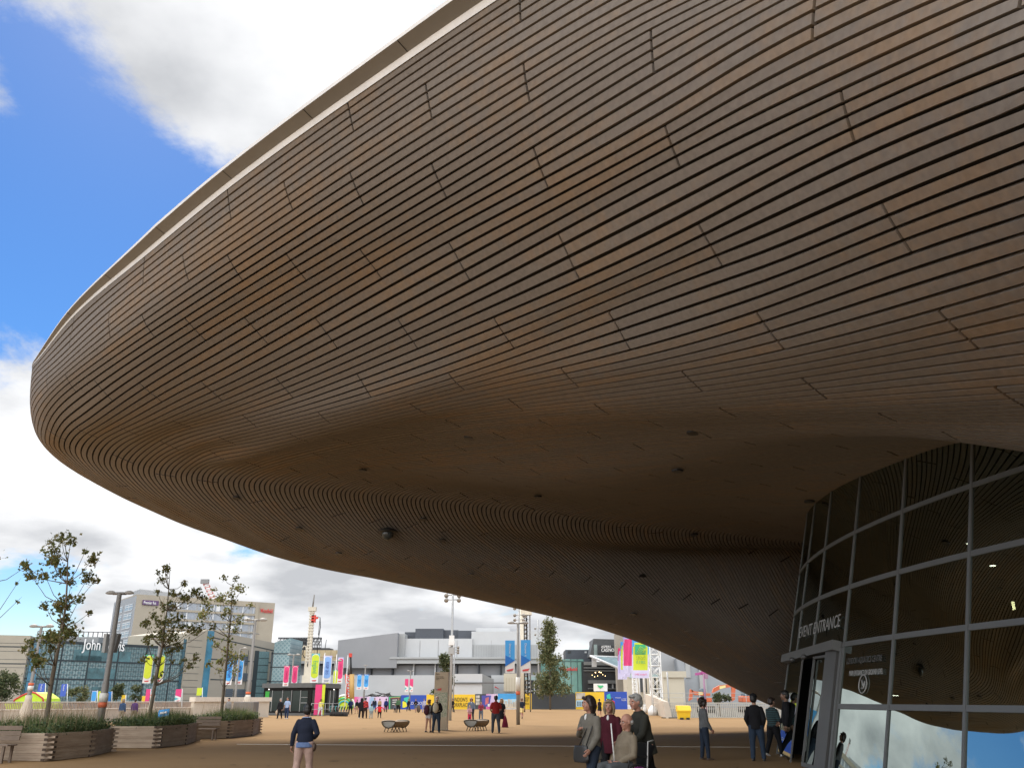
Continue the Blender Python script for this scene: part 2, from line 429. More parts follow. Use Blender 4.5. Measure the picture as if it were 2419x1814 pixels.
roof = thing('stadium_roof', 'huge curved brown roof clad in long timber boards, sweeping over the plaza', 'roof', (0, 40, 0))
m_board, nd_, L_, b_ = node_mat('timber_board')
nt_ = m_board.node_tree
geo = nd_.new('ShaderNodeNewGeometry')
ramp = nd_.new('ShaderNodeValToRGB'); e = ramp.color_ramp.elements
e[0].position = 0.0; e[0].color = (0.172, 0.149, 0.126, 1); e[1].position = 1.0; e[1].color = (0.190, 0.160, 0.131, 1)
for p_, c_ in ((0.3, (0.178, 0.157, 0.136)), (0.55, (0.174, 0.153, 0.131)), (0.8, (0.184, 0.160, 0.136))):
    x_ = e.new(p_); x_.color = (*c_, 1)
L_.new(geo.outputs['Random Per Island'], ramp.inputs['Fac'])
# warm, less weathered areas with grain along the boards
nz = nd_.new('ShaderNodeTexNoise'); nz.inputs['Scale'].default_value = 0.16; nz.inputs['Detail'].default_value = 3; L_.new(geo.outputs['Position'], nz.inputs['Vector'])
nz2 = nd_.new('ShaderNodeTexNoise'); nz2.inputs['Scale'].default_value = 2.6; nz2.inputs['Detail'].default_value = 5; nz2.inputs['Roughness'].default_value = 0.7; L_.new(geo.outputs['Position'], nz2.inputs['Vector'])
s_ = mathn(nt_, 'ADD', mathn(nt_, 'MULTIPLY', nz.outputs['Fac'], 1.1), mathn(nt_, 'MULTIPLY', nz2.outputs['Fac'], 0.7))
s_ = mathn(nt_, 'ADD', s_, mathn(nt_, 'MULTIPLY', geo.outputs['Random Per Island'], 0.20))
mrr = nd_.new('ShaderNodeMapRange'); mrr.inputs['From Min'].default_value = 1.02; mrr.inputs['From Max'].default_value = 1.45; L_.new(s_, mrr.inputs['Value'])
mxb = nd_.new('ShaderNodeMix'); mxb.data_type = 'RGBA'; mxb.inputs['B'].default_value = (0.238, 0.165, 0.102, 1)
L_.new(mrr.outputs[0], mxb.inputs['Factor']); L_.new(ramp.outputs[0], mxb.inputs['A'])
nz3 = nd_.new('ShaderNodeTexNoise'); nz3.inputs['Scale'].default_value = 9.0; nz3.inputs['Detail'].default_value = 6; L_.new(geo.outputs['Position'], nz3.inputs['Vector'])
hs = nd_.new('ShaderNodeHueSaturation'); L_.new(mxb.outputs['Result'], hs.inputs['Color'])
L_.new(mathn(nt_, 'ADD', mathn(nt_, 'MULTIPLY', nz3.outputs['Fac'], 0.5), 0.75), hs.inputs['Value'])
L_.new(hs.outputs[0], b_.inputs['Base Color'])
b_.inputs['Roughness'].default_value = 0.75; b_.inputs['Specular IOR Level'].default_value = 0.12
bmp = nd_.new('ShaderNodeBump'); bmp.inputs['Strength'].default_value = 0.15; bmp.inputs['Distance'].default_value = 0.01
L_.new(nz3.outputs['Fac'], bmp.inputs['Height']); L_.new(bmp.outputs['Normal'], b_.inputs['Normal'])
m_back = mat('roof_void', (0.012, 0.009, 0.007), 0.9, var=0)
m_trim = mat('pale_metal', (0.72, 0.71, 0.68), 0.45, var=0.06, vs=1.5)
m_trim2 = mat('gutter_shade_metal', (0.20, 0.20, 0.195), 0.5, var=0.06, vs=1.5)  # gutter underside coloured darker to stand for the shade below it
m_top = mat('roof_sheet', (0.35, 0.36, 0.37), 0.5, var=0.08)

boards = MB(); DEPTH = 0.10
FA, FB = 0.02, 0.755
seg = np.linalg.norm(np.diff(SURF, axis=1), axis=2)
arc = np.concatenate([np.zeros((NK + 1, 1)), np.cumsum(seg, 1)], 1)
turn = 6 + (NW - 1) // 2
PITCHJ = 6.6; JG = 0.03
JPIX = {0: [1228, 828, 541, 339], 1: [1012, 680, 437, 257], 2: [1243, 842, 554, 348], 3: [1540, 1037, 700, 461], 4: [1922, 1277, 877, 607], 5: [1588, 1086, 773], 6: [2001, 1345, 965], 7: [1679, 1192], 8: [2118, 1465], 9: [1821], 10: [2266]}
def joints(grp, k):
    """arc positions of the butt joints of one four-board group on its middle row"""
    ar = arc[k] - arc[k][turn]
    y_ = SURF[k][:, 1]; z_ = SURF[k][:, 2] - HC; dpt = y_ * cp + z_ * sp; uu = CU + FPX * SURF[k][:, 0] / dpt
    if grp in JPIX:
        o_ = np.argsort(uu[6:turn]); js = [float(np.interp(x, uu[6:turn][o_], ar[6:turn][o_])) for x in JPIX[grp]]
    else: js = [-32.15 + (grp - 10) * 3.4]
    js = sorted(js)
    while js[0] - PITCHJ > ar[0]: js.insert(0, js[0] - PITCHJ)
    while js[-1] + PITCHJ < ar[-1]: js.append(js[-1] + PITCHJ)
    return ar, js
V_, F_, SM_ = [], [], []
def row_at(k, f): return SURF[k] * (1 - f) + SURF[k + 1] * f
for k in range(NK):
    a, b = row_at(k, FA), row_at(k, FB)
    na = NRM[k]
    grp = k // 4
    km = min(4 * grp + 2, NK); arm, js = joints(grp, km)
    def cut_index(row):                                    # where the square joints cross one edge of the board
        out = []
        for j_ in js:
            p_ = np.array([np.interp(j_, arm, SURF[km][:, i]) for i in range(3)]); q_ = np.array([np.interp(j_ + 0.4, arm, SURF[km][:, i]) for i in range(3)]); t_ = (q_ - p_) / max(1e-6, np.linalg.norm(q_ - p_))
            i0 = int(np.clip(np.searchsorted(arm, j_), 3, NT - 4)); lo_i, hi_i = max(0, i0 - 14), min(NT, i0 + 15)
            s_k = (row[lo_i:hi_i] - p_) @ t_; c_ = np.where((s_k[:-1] <= 0) & (s_k[1:] > 0))[0]
            if len(c_) == 0: out.append(float(i0)); continue
            c0_ = c_[np.argmin(abs(c_ + lo_i - i0))]; out.append(lo_i + c0_ - s_k[c0_] / (s_k[c0_ + 1] - s_k[c0_]))
        return out
    ca, cb = cut_index(a), cut_index(b)
    pr_ = sorted((x, y) for x, y in zip(ca, cb) if 0.3 < x < NT - 1.3 and 0.3 < y < NT - 1.3)
    pr_ = [(0.0, 0.0)] + pr_ + [(NT - 1.0, NT - 1.0)]
    ids = np.arange(NT)
    for (a0, b0), (a1, b1) in zip(pr_[:-1], pr_[1:]):
        if min(a1 - a0, b1 - b0) < 0.3: continue
        def trimmed(x0, x1, row):
            l0 = seg[k][min(int(x0), NT - 2)]; l1 = seg[k][min(int(x1), NT - 2)]
            return x0 + JG / max(l0, .05), x1 - JG / max(l1, .05)
        a0, a1 = trimmed(a0, a1, a); b0, b1 = trimmed(b0, b1, b)
        inner = ids[(ids > max(a0, b0) + .02) & (ids < min(a1, b1) - .02)].astype(float)
        qa = np.concatenate([[a0], inner, [a1]]); qb = np.concatenate([[b0], inner, [b1]])
        if (np.diff(qa) <= 0).any() or (np.diff(qb) <= 0).any(): continue
        q = qa
        pa = np.stack([np.interp(qa, ids, a[:, i]) for i in range(3)], 1)
        pb = np.stack([np.interp(qb, ids, b[:, i]) for i in range(3)], 1)
        nn = np.stack([np.interp(qa, ids, na[:, i]) for i in range(3)], 1)
        o = len(V_); m_ = len(q)
        V_ += pa.tolist() + pb.tolist() + (pa + nn * DEPTH).tolist() + (pb + nn * DEPTH).tolist()
        for i in range(m_ - 1):
            F_.append((o + i, o + i + 1, o + m_ + i + 1, o + m_ + i)); SM_.append(False)
            F_.append((o + 2 * m_ + i, o + 2 * m_ + i + 1, o + i + 1, o + i)); SM_.append(False)
            F_.append((o + m_ + i, o + m_ + i + 1, o + 3 * m_ + i + 1, o + 3 * m_ + i)); SM_.append(False)
        for e0 in (0, m_ - 1): F_.append((o + e0, o + m_ + e0, o + 3 * m_ + e0, o + 2 * m_ + e0)); SM_.append(False)
boards.v = V_; boards.f = F_; boards.sm = SM_; boards.mi = [0] * len(F_)
part('timber_cladding', boards, m_board, roof)
bk = MB(); BK = SURF + NRM * (DEPTH + 0.012)
bk.add(BK.reshape(-1, 3).tolist(), [(k * NT + i, k * NT + i + 1, (k + 1) * NT + i + 1, (k + 1) * NT + i) for k in range(NK) for i in range(NT - 1)], m_back, True)
part('backing', bk, m_back, roof)
# edge trim: a pale strip above the top board, then the gutter running round outside it
rim = SURF[0]
rt = np.gradient(rim, axis=0); ro = np.stack([-rt[:, 1], rt[:, 0], np.zeros(NT)], 1)
ro /= np.maximum(np.linalg.norm(ro, axis=1), 1e-9)[:, None]
i_ = 6 + 20
if ro[i_, 1] > 0: ro = -ro
up = np.array([0, 0, 1.0])
fall = np.clip(np.abs(np.arange(NT) - turn) / 22.0, 0.04, 1.0)[:, None]; ro = ro * fall
upf = up[None, :] * fall
prof = [(rim + ro * 0.02 - up * 0.02, m_trim), (rim + ro * 0.05 + upf * 0.17, m_trim), (rim + ro * 0.06 + upf * 0.171, m_trim2), (rim + ro * 0.37 + upf * 0.30, m_trim2), (rim + ro * 0.38 + upf * 0.40, m_trim), (rim - ro * 0.1 + upf * 0.46, m_trim)]
tr1 = MB(); tr2 = MB()
for j, (A, B) in enumerate(zip(prof[:-1], prof[1:])):
    mb_ = tr1 if j == 0 else tr2
    mtl = m_trim if j in (0, 3, 4) else m_trim2
    mb_.add(A[0].tolist() + B[0].tolist(), [(i, i + 1, NT + i + 1, NT + i) for i in range(NT - 1)], mtl, True)
part('edge_strip', tr1, m_trim, roof); part('gutter', tr2, m_trim2, roof)
# dark seams of the gutter lengths
sm = MB()
for i in range(14, turn - 4, 5):
    a_ = prof[2][0][i] - up * 0.006; b2 = prof[3][0][i] - up * 0.006; t_ = rt[i] / np.linalg.norm(rt[i]) * 0.012
    sm.quad(a_ - t_, a_ + t_, b2 + t_, b2 - t_)
part('gutter_seam', sm, m_back, roof)
tp = MB(); half = min(turn, NT - 1 - turn)
A = rim[turn - half:turn + 1][::-1] + up * 0.45; B = rim[turn:turn + half + 1] + up * 0.45
rem = NT - 1 - turn; near_i = np.linspace(turn, 0, rem + 1)
A = np.stack([np.interp(near_i, np.arange(NT), rim[:, i]) for i in range(3)], 1) + up * 0.1
B = rim[turn:] + up * 0.1
Mid = A * 0.12 + B * 0.88; Mid[:, 2] = np.maximum(A[:, 2], B[:, 2]) + np.minimum(1.0, 0.05 * np.linalg.norm(A - B, axis=1))
n_ = len(A)
tp.add(A.tolist() + Mid.tolist() + B.tolist(), [(i, i + 1, n_ + i + 1, n_ + i) for i in range(n_ - 1)] + [(n_ + i, n_ + i + 1, 2 * n_ + i + 1, 2 * n_ + i) for i in range(n_ - 1)], m_top, True)
part('roof_sheeting', tp, m_top, roof)

inb = MB(); E_ = SURF[NK]; E2 = E_ + np.array([14.0, -3.0, 0.4])
inb.add(E_.tolist() + E2.tolist(), [(i, i + 1, NT + i + 1, NT + i) for i in range(6, NT - 1)], m_back, True); part('inner_soffit', inb, m_back, roof)
def soffit_hit(u, v):
    """nearest cladding grid point to the pixel (u, v): (point, normal)"""
    d = ray(u, v); d = np.array([d.x, d.y, d.z]); d /= np.linalg.norm(d)
    q = SURF - np.array([0, 0, HC]); l = np.linalg.norm(q, axis=2)
    c = (q @ d) / l
    c[:, :6] = -1
    idx = np.argsort(c.ravel())[::-1][:6]
    j = min(idx, key=lambda t: l.ravel()[t])
    p = SURF.reshape(-1, 3)[j]; n = NRM.reshape(-1, 3)[j]
    r = np.linalg.norm(p - np.array([0, 0, HC]))
    return Vector(np.array([0, 0, HC]) + d * r), Vector(n)
# ------------------------------------------------------------------ ground
m_gr, nd_, L_, b_ = node_mat('bound_gravel'); nt_ = m_gr.node_tree
geo = nd_.new('ShaderNodeNewGeometry')
a1 = nd_.new('ShaderNodeTexNoise'); a1.inputs['Scale'].default_value = 28; a1.inputs['Detail'].default_value = 3; L_.new(geo.outputs['Position'], a1.inputs['Vector'])
a2 = nd_.new('ShaderNodeTexNoise'); a2.inputs['Scale'].default_value = 0.34; a2.inputs['Detail'].default_value = 6; a2.inputs['Roughness'].default_value = 0.6; L_.new(geo.outputs['Position'], a2.inputs['Vector'])
cr = nd_.new('ShaderNodeValToRGB'); cr.color_ramp.elements[0].color = (0.205, 0.128, 0.062, 1); cr.color_ramp.elements[1].color = (0.272, 0.176, 0.090, 1)
cr.color_ramp.elements[0].position = 0.25; cr.color_ramp.elements[1].position = 0.75
L_.new(mathn(nt_, 'ADD', mathn(nt_, 'MULTIPLY', a1.outputs['Fac'], 0.42), mathn(nt_, 'MULTIPLY', a2.outputs['Fac'], 0.62)), cr.inputs['Fac'])
L_.new(cr.outputs[0], b_.inputs['Base Color']); b_.inputs['Roughness'].default_value = 0.9; b_.inputs['Specular IOR Level'].default_value = 0.04
bmp = nd_.new('ShaderNodeBump'); bmp.inputs['Strength'].default_value = 0.3; bmp.inputs['Distance'].default_value = 0.01
L_.new(a1.outputs['Fac'], bmp.inputs['Height']); L_.new(bmp.outputs['Normal'], b_.inputs['Normal'])
g = MB(); g.quad((-900, -300, 0), (900, -300, 0), (900, 2500, 0), (-900, 2500, 0))
struct('ground', g, m_gr)
sg_ = MB(); sg_.quad((gu(1586, 1690, 88).x, 88, .004), (90, 86, .004), (120, 200, .004), (gu(1560, 1690, 170).x, 170, .004))
struct('site_ground', sg_, mat('site_earth', (.085, .078, .058), .9, var=.35, vs=.6))
st_ = MB(); rs_ = random.Random(9)
for (u, v, r_) in [(789, 1797, .16), (1165, 1772, .1), (700, 1742, .12), (980, 1790, .08), (1300, 1780, .14), (480, 1790, .1), (1640, 1770, .12), (860, 1720, .2), (1390, 1700, .25), (600, 1715, .2), (1700, 1735, .2)] + [(rs_.uniform(300, 1750), rs_.uniform(1700, 1812), rs_.uniform(.03, .09)) for _ in range(60)]:
    p = G(u, v); n_ = 9; st_.add([p + Vector((math.cos(6.283 * k / n_) * r_ * rs_.uniform(.6, 1.2), math.sin(6.283 * k / n_) * r_ * rs_.uniform(.6, 1.3), .0045)) for k in range(n_)], [tuple(range(n_))])
struct('ground_stains', st_, mat('ground_stain', (0.10, 0.068, 0.042), .9, spec=.05, var=.3), 'stuff', 'small dark stains and spots scattered on the sandy plaza')
# ------------------------------------------------------------------ glass entrance front of the building
CX, CYc, CR = 39.42, 21.7, 32.0; LEAN = 0.235
def wall_pt(a, z, out=0.0):            # a: distance along the curve (0 at the middle, + away from the camera)
    t = a / CR; r = CR + out - LEAN * z
    return Vector((CX - r * math.cos(t), CYc + r * math.sin(t) * 1.0, z))
glassb = thing('glass_entrance', 'dark leaning glass front with pale mullions under the curved roof', 'building', (9.5, 21.7, 0))
m_mul = mat('mullion_metal', (0.10, 0.102, 0.10), 0.5, metal=0.0, var=0.05)
m_jamb = mat('jamb_metal', (0.08, 0.08, 0.078), 0.5, metal=0.2, var=0.08)
m_gl, nd_, L_, b_ = node_mat('tinted_glass'); nt_ = m_gl.node_tree
out_ = nd_['Material Output']; nd_.remove(b_)
tr_ = nd_.new('ShaderNodeBsdfTransparent'); tr_.inputs[0].default_value = (0.07, 0.085, 0.08, 1)
gl_ = nd_.new('ShaderNodeBsdfGlossy'); gl_.inputs['Color'].default_value = (0.86, 0.99, 0.93, 1); gl_.inputs['Roughness'].default_value = 0.012
fr_ = nd_.new('ShaderNodeFresnel'); fr_.inputs['IOR'].default_value = 1.75
nzg = nd_.new('ShaderNodeTexNoise'); nzg.inputs['Scale'].default_value = 0.5; geo = nd_.new('ShaderNodeNewGeometry'); L_.new(geo.outputs['Position'], nzg.inputs['Vector'])
bg_ = nd_.new('ShaderNodeBump'); bg_.inputs['Strength'].default_value = 0.06; bg_.inputs['Distance'].default_value = 0.05; L_.new(nzg.outputs['Fac'], bg_.inputs['Height'])
L_.new(bg_.outputs['Normal'], gl_.inputs['Normal'])
ms_ = nd_.new('ShaderNodeMixShader'); L_.new(mathn(nt_, 'MULTIPLY', fr_.outputs[0], 0.42), ms_.inputs[0]); L_.new(tr_.outputs[0], ms_.inputs[1]); L_.new(gl_.outputs[0], ms_.inputs[2])
L_.new(ms_.outputs[0], out_.inputs['Surface'])
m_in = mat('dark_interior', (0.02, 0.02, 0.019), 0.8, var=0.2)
MA = [math.asin((y - CYc) / CR) * CR for y in (5.6, 8.5, 11.2, 13.85, 16.5, 19.1, 21.8, 24.5, 27.1, 29.7)]
ZT = [0.0, 1.47, 2.88, 4.25, 5.61, 9.4]
def bar(mb, p, q, wd, dp, n):          # flat bar from p to q, wd wide, dp deep along n
    t = (q - p).normalized(); s = n.cross(t).normalized() * wd / 2; n = n.normalized() * dp
    mb.hexa([p - s, p + s, p + s + n, p - s + n, q - s, q + s, q + s + n, q - s + n])
def wn(a, z=0):                        # outward normal of the leaning wall
    t = a / CR; return Vector((-math.cos(t), math.sin(t), LEAN)).normalized()
DOOR0, DOOR1 = MA[7] - 1.05, MA[9]     # extent of the doorway along the wall
for i in range(len(MA)):
    mb = MB()
    z0 = 2.88 if i in (7, 8) else 0.0
    bar(mb, wall_pt(MA[i], z0), wall_pt(MA[i], 9.4), 0.075 if i < 7 else 0.06, 0.03, wn(MA[i]))
    part('mullion', mb, m_mul, glassb)
for j, z in enumerate(ZT[1:5]):
    mb = MB()
    for i in range(len(MA) - 1):
        if z < 2 and MA[i + 1] > MA[6] + 0.2: continue
        a0, a1 = MA[i] + 0.045, MA[i + 1] - 0.045
        N = 4
        for k in range(N):
            b0, b1 = a0 + (a1 - a0) * k / N, a0 + (a1 - a0) * (k + 1) / N
            bar(mb, wall_pt(b0, z, -0.004), wall_pt(b1, z, -0.004), 0.115 if j < 3 else 0.10, 0.028, wn((a0 + a1) / 2))
    part('transom', mb, m_mul, glassb)
for i in range(len(MA) - 1):
    for j in range(5):
        if j < 2 and i >= 6: continue
        mb = MB(); N = 4; a0, a1 = MA[i] + 0.03, MA[i + 1] - 0.03
        vs = []
        for k in range(N + 1):
            a = a0 + (a1 - a0) * k / N
            vs += [wall_pt(a, ZT[j] + 0.05, 0.0), wall_pt(a, ZT[j + 1] - 0.05, 0.0)]
        mb.add(vs, [(2 * k, 2 * k + 2, 2 * k + 3, 2 * k + 1) for k in range(N)], m_gl, True)
        part('window_pane', mb, m_gl, glassb)
# doorway: near jamb post, sliding leaf, opening, far side light
mb = MB(); bar(mb, wall_pt(MA[6] + 0.66, 0), wall_pt(MA[6] + 0.66, 2.8), 0.80, 0.10, wn(MA[6])); part('door_jamb', mb, m_jamb, glassb)
mb = MB(); bar(mb, wall_pt(MA[6] + 0.09, 0), wall_pt(MA[6] + 0.09, 2.8), 0.12, 0.06, wn(MA[6])); part('door_jamb', mb, m_mul, glassb)
mb = MB(); bar(mb, wall_pt(MA[6] + 0.12, 2.84, 0.03), wall_pt(MA[9], 2.84, 0.03), 0.24, 0.22, wn(MA[7])); hd = part('door_header', mb, m_mul, glassb)
for a in (MA[7] + 0.2, MA[8] - 0.6):
    mb = MB(); mb.ell(wall_pt(a, 2.72, 0.2), (0.09, 0.12, 0.07)); part('sensor', mb, m_jamb, hd)
dl = MB(); da0, da1 = MA[6] + 1.12, MA[6] + 2.42
dl.quad(wall_pt(da0, 0.08, -0.02), wall_pt(da1, 0.08, -0.02), wall_pt(da1, 2.7, -0.02), wall_pt(da0, 2.7, -0.02), m_gl)
dr = part('door', dl, m_gl, glassb)
df = MB()
bar(df, wall_pt(da0, 0.05), wall_pt(da1, 0.05), 0.10, 0.05, wn(MA[7])); bar(df, wall_pt(da1, 0.05), wall_pt(da1, 2.7), 0.07, 0.05, wn(MA[7])); bar(df, wall_pt(da0, 2.66), wall_pt(da1, 2.66), 0.06, 0.05, wn(MA[7]))
part('door_frame', df, m_jamb, dr)
sl_ = MB(); sa0, sa1 = MA[6] + 3.95, MA[9] - 0.1
sl_.quad(wall_pt(sa0, 0.08), wall_pt(sa1, 0.08), wall_pt(sa1, 2.7), wall_pt(sa0, 2.7), m_gl); part('side_light', sl_, m_gl, glassb)
mb = MB(); bar(mb, wall_pt(sa0, 0), wall_pt(sa0, 2.72), 0.08, 0.04, wn(MA[8])); part('door_jamb', mb, m_jamb, glassb)
mb = MB(); bar(mb, wall_pt(MA[9], 0, -0.09), wall_pt(MA[9], 2.75, -0.09), 0.10, 0.1, wn(MA[9])); part('door_jamb', mb, m_mul, glassb)
# dim interior: floor, back wall, ceiling and the returning end wall
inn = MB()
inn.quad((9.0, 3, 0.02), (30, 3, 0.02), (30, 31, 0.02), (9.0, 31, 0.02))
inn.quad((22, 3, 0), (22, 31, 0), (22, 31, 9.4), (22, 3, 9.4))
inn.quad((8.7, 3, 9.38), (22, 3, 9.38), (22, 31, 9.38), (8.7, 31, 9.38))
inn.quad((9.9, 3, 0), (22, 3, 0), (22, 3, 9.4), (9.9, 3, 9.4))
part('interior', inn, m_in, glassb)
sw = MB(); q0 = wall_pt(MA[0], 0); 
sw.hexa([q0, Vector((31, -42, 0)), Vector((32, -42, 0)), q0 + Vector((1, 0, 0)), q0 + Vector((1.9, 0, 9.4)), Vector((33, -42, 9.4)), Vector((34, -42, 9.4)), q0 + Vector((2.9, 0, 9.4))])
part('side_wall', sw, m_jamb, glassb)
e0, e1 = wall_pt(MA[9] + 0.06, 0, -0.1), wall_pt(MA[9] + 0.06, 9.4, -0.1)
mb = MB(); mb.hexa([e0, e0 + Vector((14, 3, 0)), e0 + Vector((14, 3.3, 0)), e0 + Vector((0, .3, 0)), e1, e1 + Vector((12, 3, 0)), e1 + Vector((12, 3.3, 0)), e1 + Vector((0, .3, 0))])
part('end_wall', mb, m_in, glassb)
# lamps inside, seen through the glass
m_lampw = mat('lit_lamp', (1.0, 0.93, 0.75), 0.5, var=0, emit=14.0); m_lampy = mat('lit_lamp_warm', (1.0, 0.85, 0.45), 0.5, var=0, emit=9.0)
def inner(u, v, extra): 
    d = ray(u, v); best = None
    for s in np.linspace(14, 34, 900):
        p = Vector((0, 0, HC)) + d * (s / d.length)
        a = math.atan2(p.y - CYc, CX - p.x) * CR; r = math.hypot(CX - p.x, p.y - CYc)
        if r < CR - LEAN * p.z - extra: return p
    return p
for (u, v, m_, sx, sz) in ((2394, 1430, m_lampy, 0.035, 0.16), (2345, 1336, m_lampw, 0.11, 0.025), (2288, 1284, m_lampw, 0.08, 0.02), (2112, 1642, m_lampw, 0.05, 0.015), (2119, 1642, m_lampw, 0.05, 0.015)):
    p = inner(u, v, 1.6); mb = MB(); mb.box(p, (sx, 0.05, sz), m_); o = part('interior_lamp', mb, m_, glassb)
# writing on the glass
m_wr = mat('pale_vinyl', (0.26, 0.26, 0.25), 0.6, var=0)
def on_glass(body, u, v, size, width, out=0.03, m_=m_wr, ital=0):
    d = ray(u, v); 
    for s in np.linspace(14, 40, 2600):
        p = Vector((0, 0, HC)) + d * (s / d.length)
        if math.hypot(CX - p.x, p.y - CYc) < CR - LEAN * p.z + out: break
    a = math.atan2(p.y - CYc, CX - p.x) * CR
    n = wn(a); rt_ = (wall_pt(a - 0.1, p.z) - wall_pt(a + 0.1, p.z)).normalized()
    text(body, p, rt_, n.cross(rt_), size, m_, glassb, ext=0.003, fit=width)
    return p, rt_, n
on_glass('EVENT ENTRANCE', 1932, 1482, 0.46, 4.3)
on_glass('MAIN ENTRANCE ON GROUND LEVEL', 2044, 1588, 0.17, 1.75)
m_wr2 = mat('faint_vinyl', (0.06, 0.06, 0.057), 0.7, var=0)
on_glass('LONDON AQUATICS CENTRE', 2040, 1558, 0.2, 1.9, m_=m_wr2)
p, rt_, n = on_glass(' ', 2038, 1615, 0.1, None)
upv = n.cross(rt_); ic = MB()
ring = [p + rt_ * math.cos(t) * 0.20 + upv * math.sin(t) * 0.20 for t in np.linspace(0, 2 * math.pi, 29)]
ic.tube(ring, 0.014, 5, m_wr)
ic.tube([p + rt_ * -0.08 + upv * 0.09, p + rt_ * 0.07 + upv * -0.08], 0.017, 5, m_wr)
ic.tube([p + rt_ * 0.09 + upv * 0.06, p + rt_ * 0.075 + upv * -0.085, p + rt_ * -0.06 + upv * -0.09], 0.017, 5, m_wr)
part('arrow_symbol', ic, m_wr, glassb)

# ------------------------------------------------------------------ fittings on the soffit
m_blk = mat('black_metal', (0.012, 0.012, 0.013), 0.5, var=0); m_domeg = mat('dome_grey', (0.045, 0.052, 0.052), 0.25, var=0)
lamp_spots = [(1108, 1036, 'nearest the front lip'), (857, 1112, ''), (558, 1177, ''), (706, 1249, ''), (800, 1308, ''), (1270, 1174, ''), (1600, 1114, ''), (1638, 1024, ''), (1000, 1227, ''), (1045, 1277, ''), (1112, 1358, ''), (1496, 1451, ''), (1518, 1361, ''), (1912, 1186, ''), (1640, 1264, '')]
desc = ['right of the tight board curve, high on the front slope', 'above the dome camera, among the flat front boards', 'furthest left, close to the nose of the roof', 'second from the left on the far slope', 'third from the left, near the lower roof edge', 'mid roof, right above the wave of boards', 'dark area right of centre, lower one', 'dark area right of centre, upper one', 'just right of and above the dome camera', 'small lit one right of the dome camera', 'lower slope above the tall floodlight post', 'low by the casino sign', 'low above the casino sign, higher one', 'darkest corner close to the glass front', 'right end of the wave of boards']
for (u, v, _), dd in zip(lamp_spots, desc):
    p, n = soffit_hit(u, v)
    n = (n * 0.3 + Vector((0, 0, 1)) * 0.7).normalized()
    mb = MB(); a = n.orthogonal().normalized(); b = n.cross(a)
    rr = 0.16
    c0 = p - n * 0.006
    vs = [c0 + (a * math.cos(t) + b * math.sin(t)) * rr for t in np.linspace(0, 2 * math.pi, 20, endpoint=False)]
    vs2 = [q + n * 0.05 for q in vs]
    mb.add(vs + vs2, [tuple(range(20)), tuple(range(20, 40))[::-1]] + [(i, (i + 1) % 20, 20 + (i + 1) % 20, 20 + i) for i in range(20)], m_blk)
    o = mb.build('downlight', m_blk); tag(o, 'recessed round soffit light, ' + dd, 'light', 'round lights set into the timber soffit')
p, n = soffit_hit(916, 1252)
cm_ = thing('dome_camera', 'black security camera with grey dome hanging from the timber soffit', 'camera', p)
mb = MB(); mb.lathe(p + Vector((0, 0, -0.12)), [(0.01, 0.22), (0.24, 0.18), (0.44, 0.09), (0.45, 0.05), (0.29, 0.0)], 20, m_blk); part('housing', mb, m_blk, cm_)
mb = MB(); mb.ell(p + Vector((0, 0, -0.16)), (0.27, 0.27, 0.30), m_domeg, 16, 10); part('dome', mb, m_domeg, cm_)
# ------------------------------------------------------------------ plaza details
m_line = mat('drain_metal', (0.62, 0.58, 0.50), 0.5, var=0.1)
dr_ = MB(); a = G(560, 1757); b = G(1790, 1764)
dr_.box(((a.x + b.x) / 2, (a.y + b.y) / 2, 0.003), ((b - a).length, 0.09, 0.006), None, math.atan2(b.y - a.y, b.x - a.x))
struct('drain_channel', dr_, m_line)
rd = MB(); rd.quad((-300, 88, 0.004), (-29, 88, 0.004), (-34, 320, 0.004), (-300, 320, 0.004)); struct('road', rd, mat('asphalt', (0.12, 0.12, 0.115), 0.9))
m_mark = mat('ground_stain', (0.10, 0.07, 0.045), 0.9, var=0.3)
# low parapet on the left, in straight lengths
m_conc = mat('cream_concrete', (0.52, 0.45, 0.36), 0.8, var=0.07, vs=0.8, bump=0.1, bs=20)
m_cap = mat('cap_stone', (0.62, 0.55, 0.46), 0.7, var=0.05)
pw = thing('parapet_wall', 'long low cream parapet wall behind the timber planters', 'wall', G(200, 1711))
pts = [G(-120, 1716), G(0, 1712), G(110, 1710), G(215, 1707), G(330, 1702), G(452, 1697)]
for p, q in zip(pts[:-1], pts[1:]):
    mb = MB(); d = (q - p).normalized() * 0.012; mb.slab(p + d, q - d, 0, 0.93, 0.32); part('wall_panel', mb, m_conc, pw)
mb = MB()
for p, q in zip(pts[:-1], pts[1:]): mb.slab(p, q, 0.932, 1.0, 0.40)
part('coping', mb, m_cap, pw)
pw2 = thing('parapet_wall', 'raised cream wall with overhanging coping beside the dark kiosk', 'wall', gu(540, 1690, 84))
mb = MB(); mb.slab(gu(452, 1690, 82.5), gu(630, 1690, 92), 0, 1.45, 0.4); part('wall_panel', mb, m_conc, pw2)
mb = MB(); mb.slab(gu(450, 1690, 82.4), gu(632, 1690, 92.1), 1.452, 1.85, 0.7); part('coping', mb, m_cap, pw2)
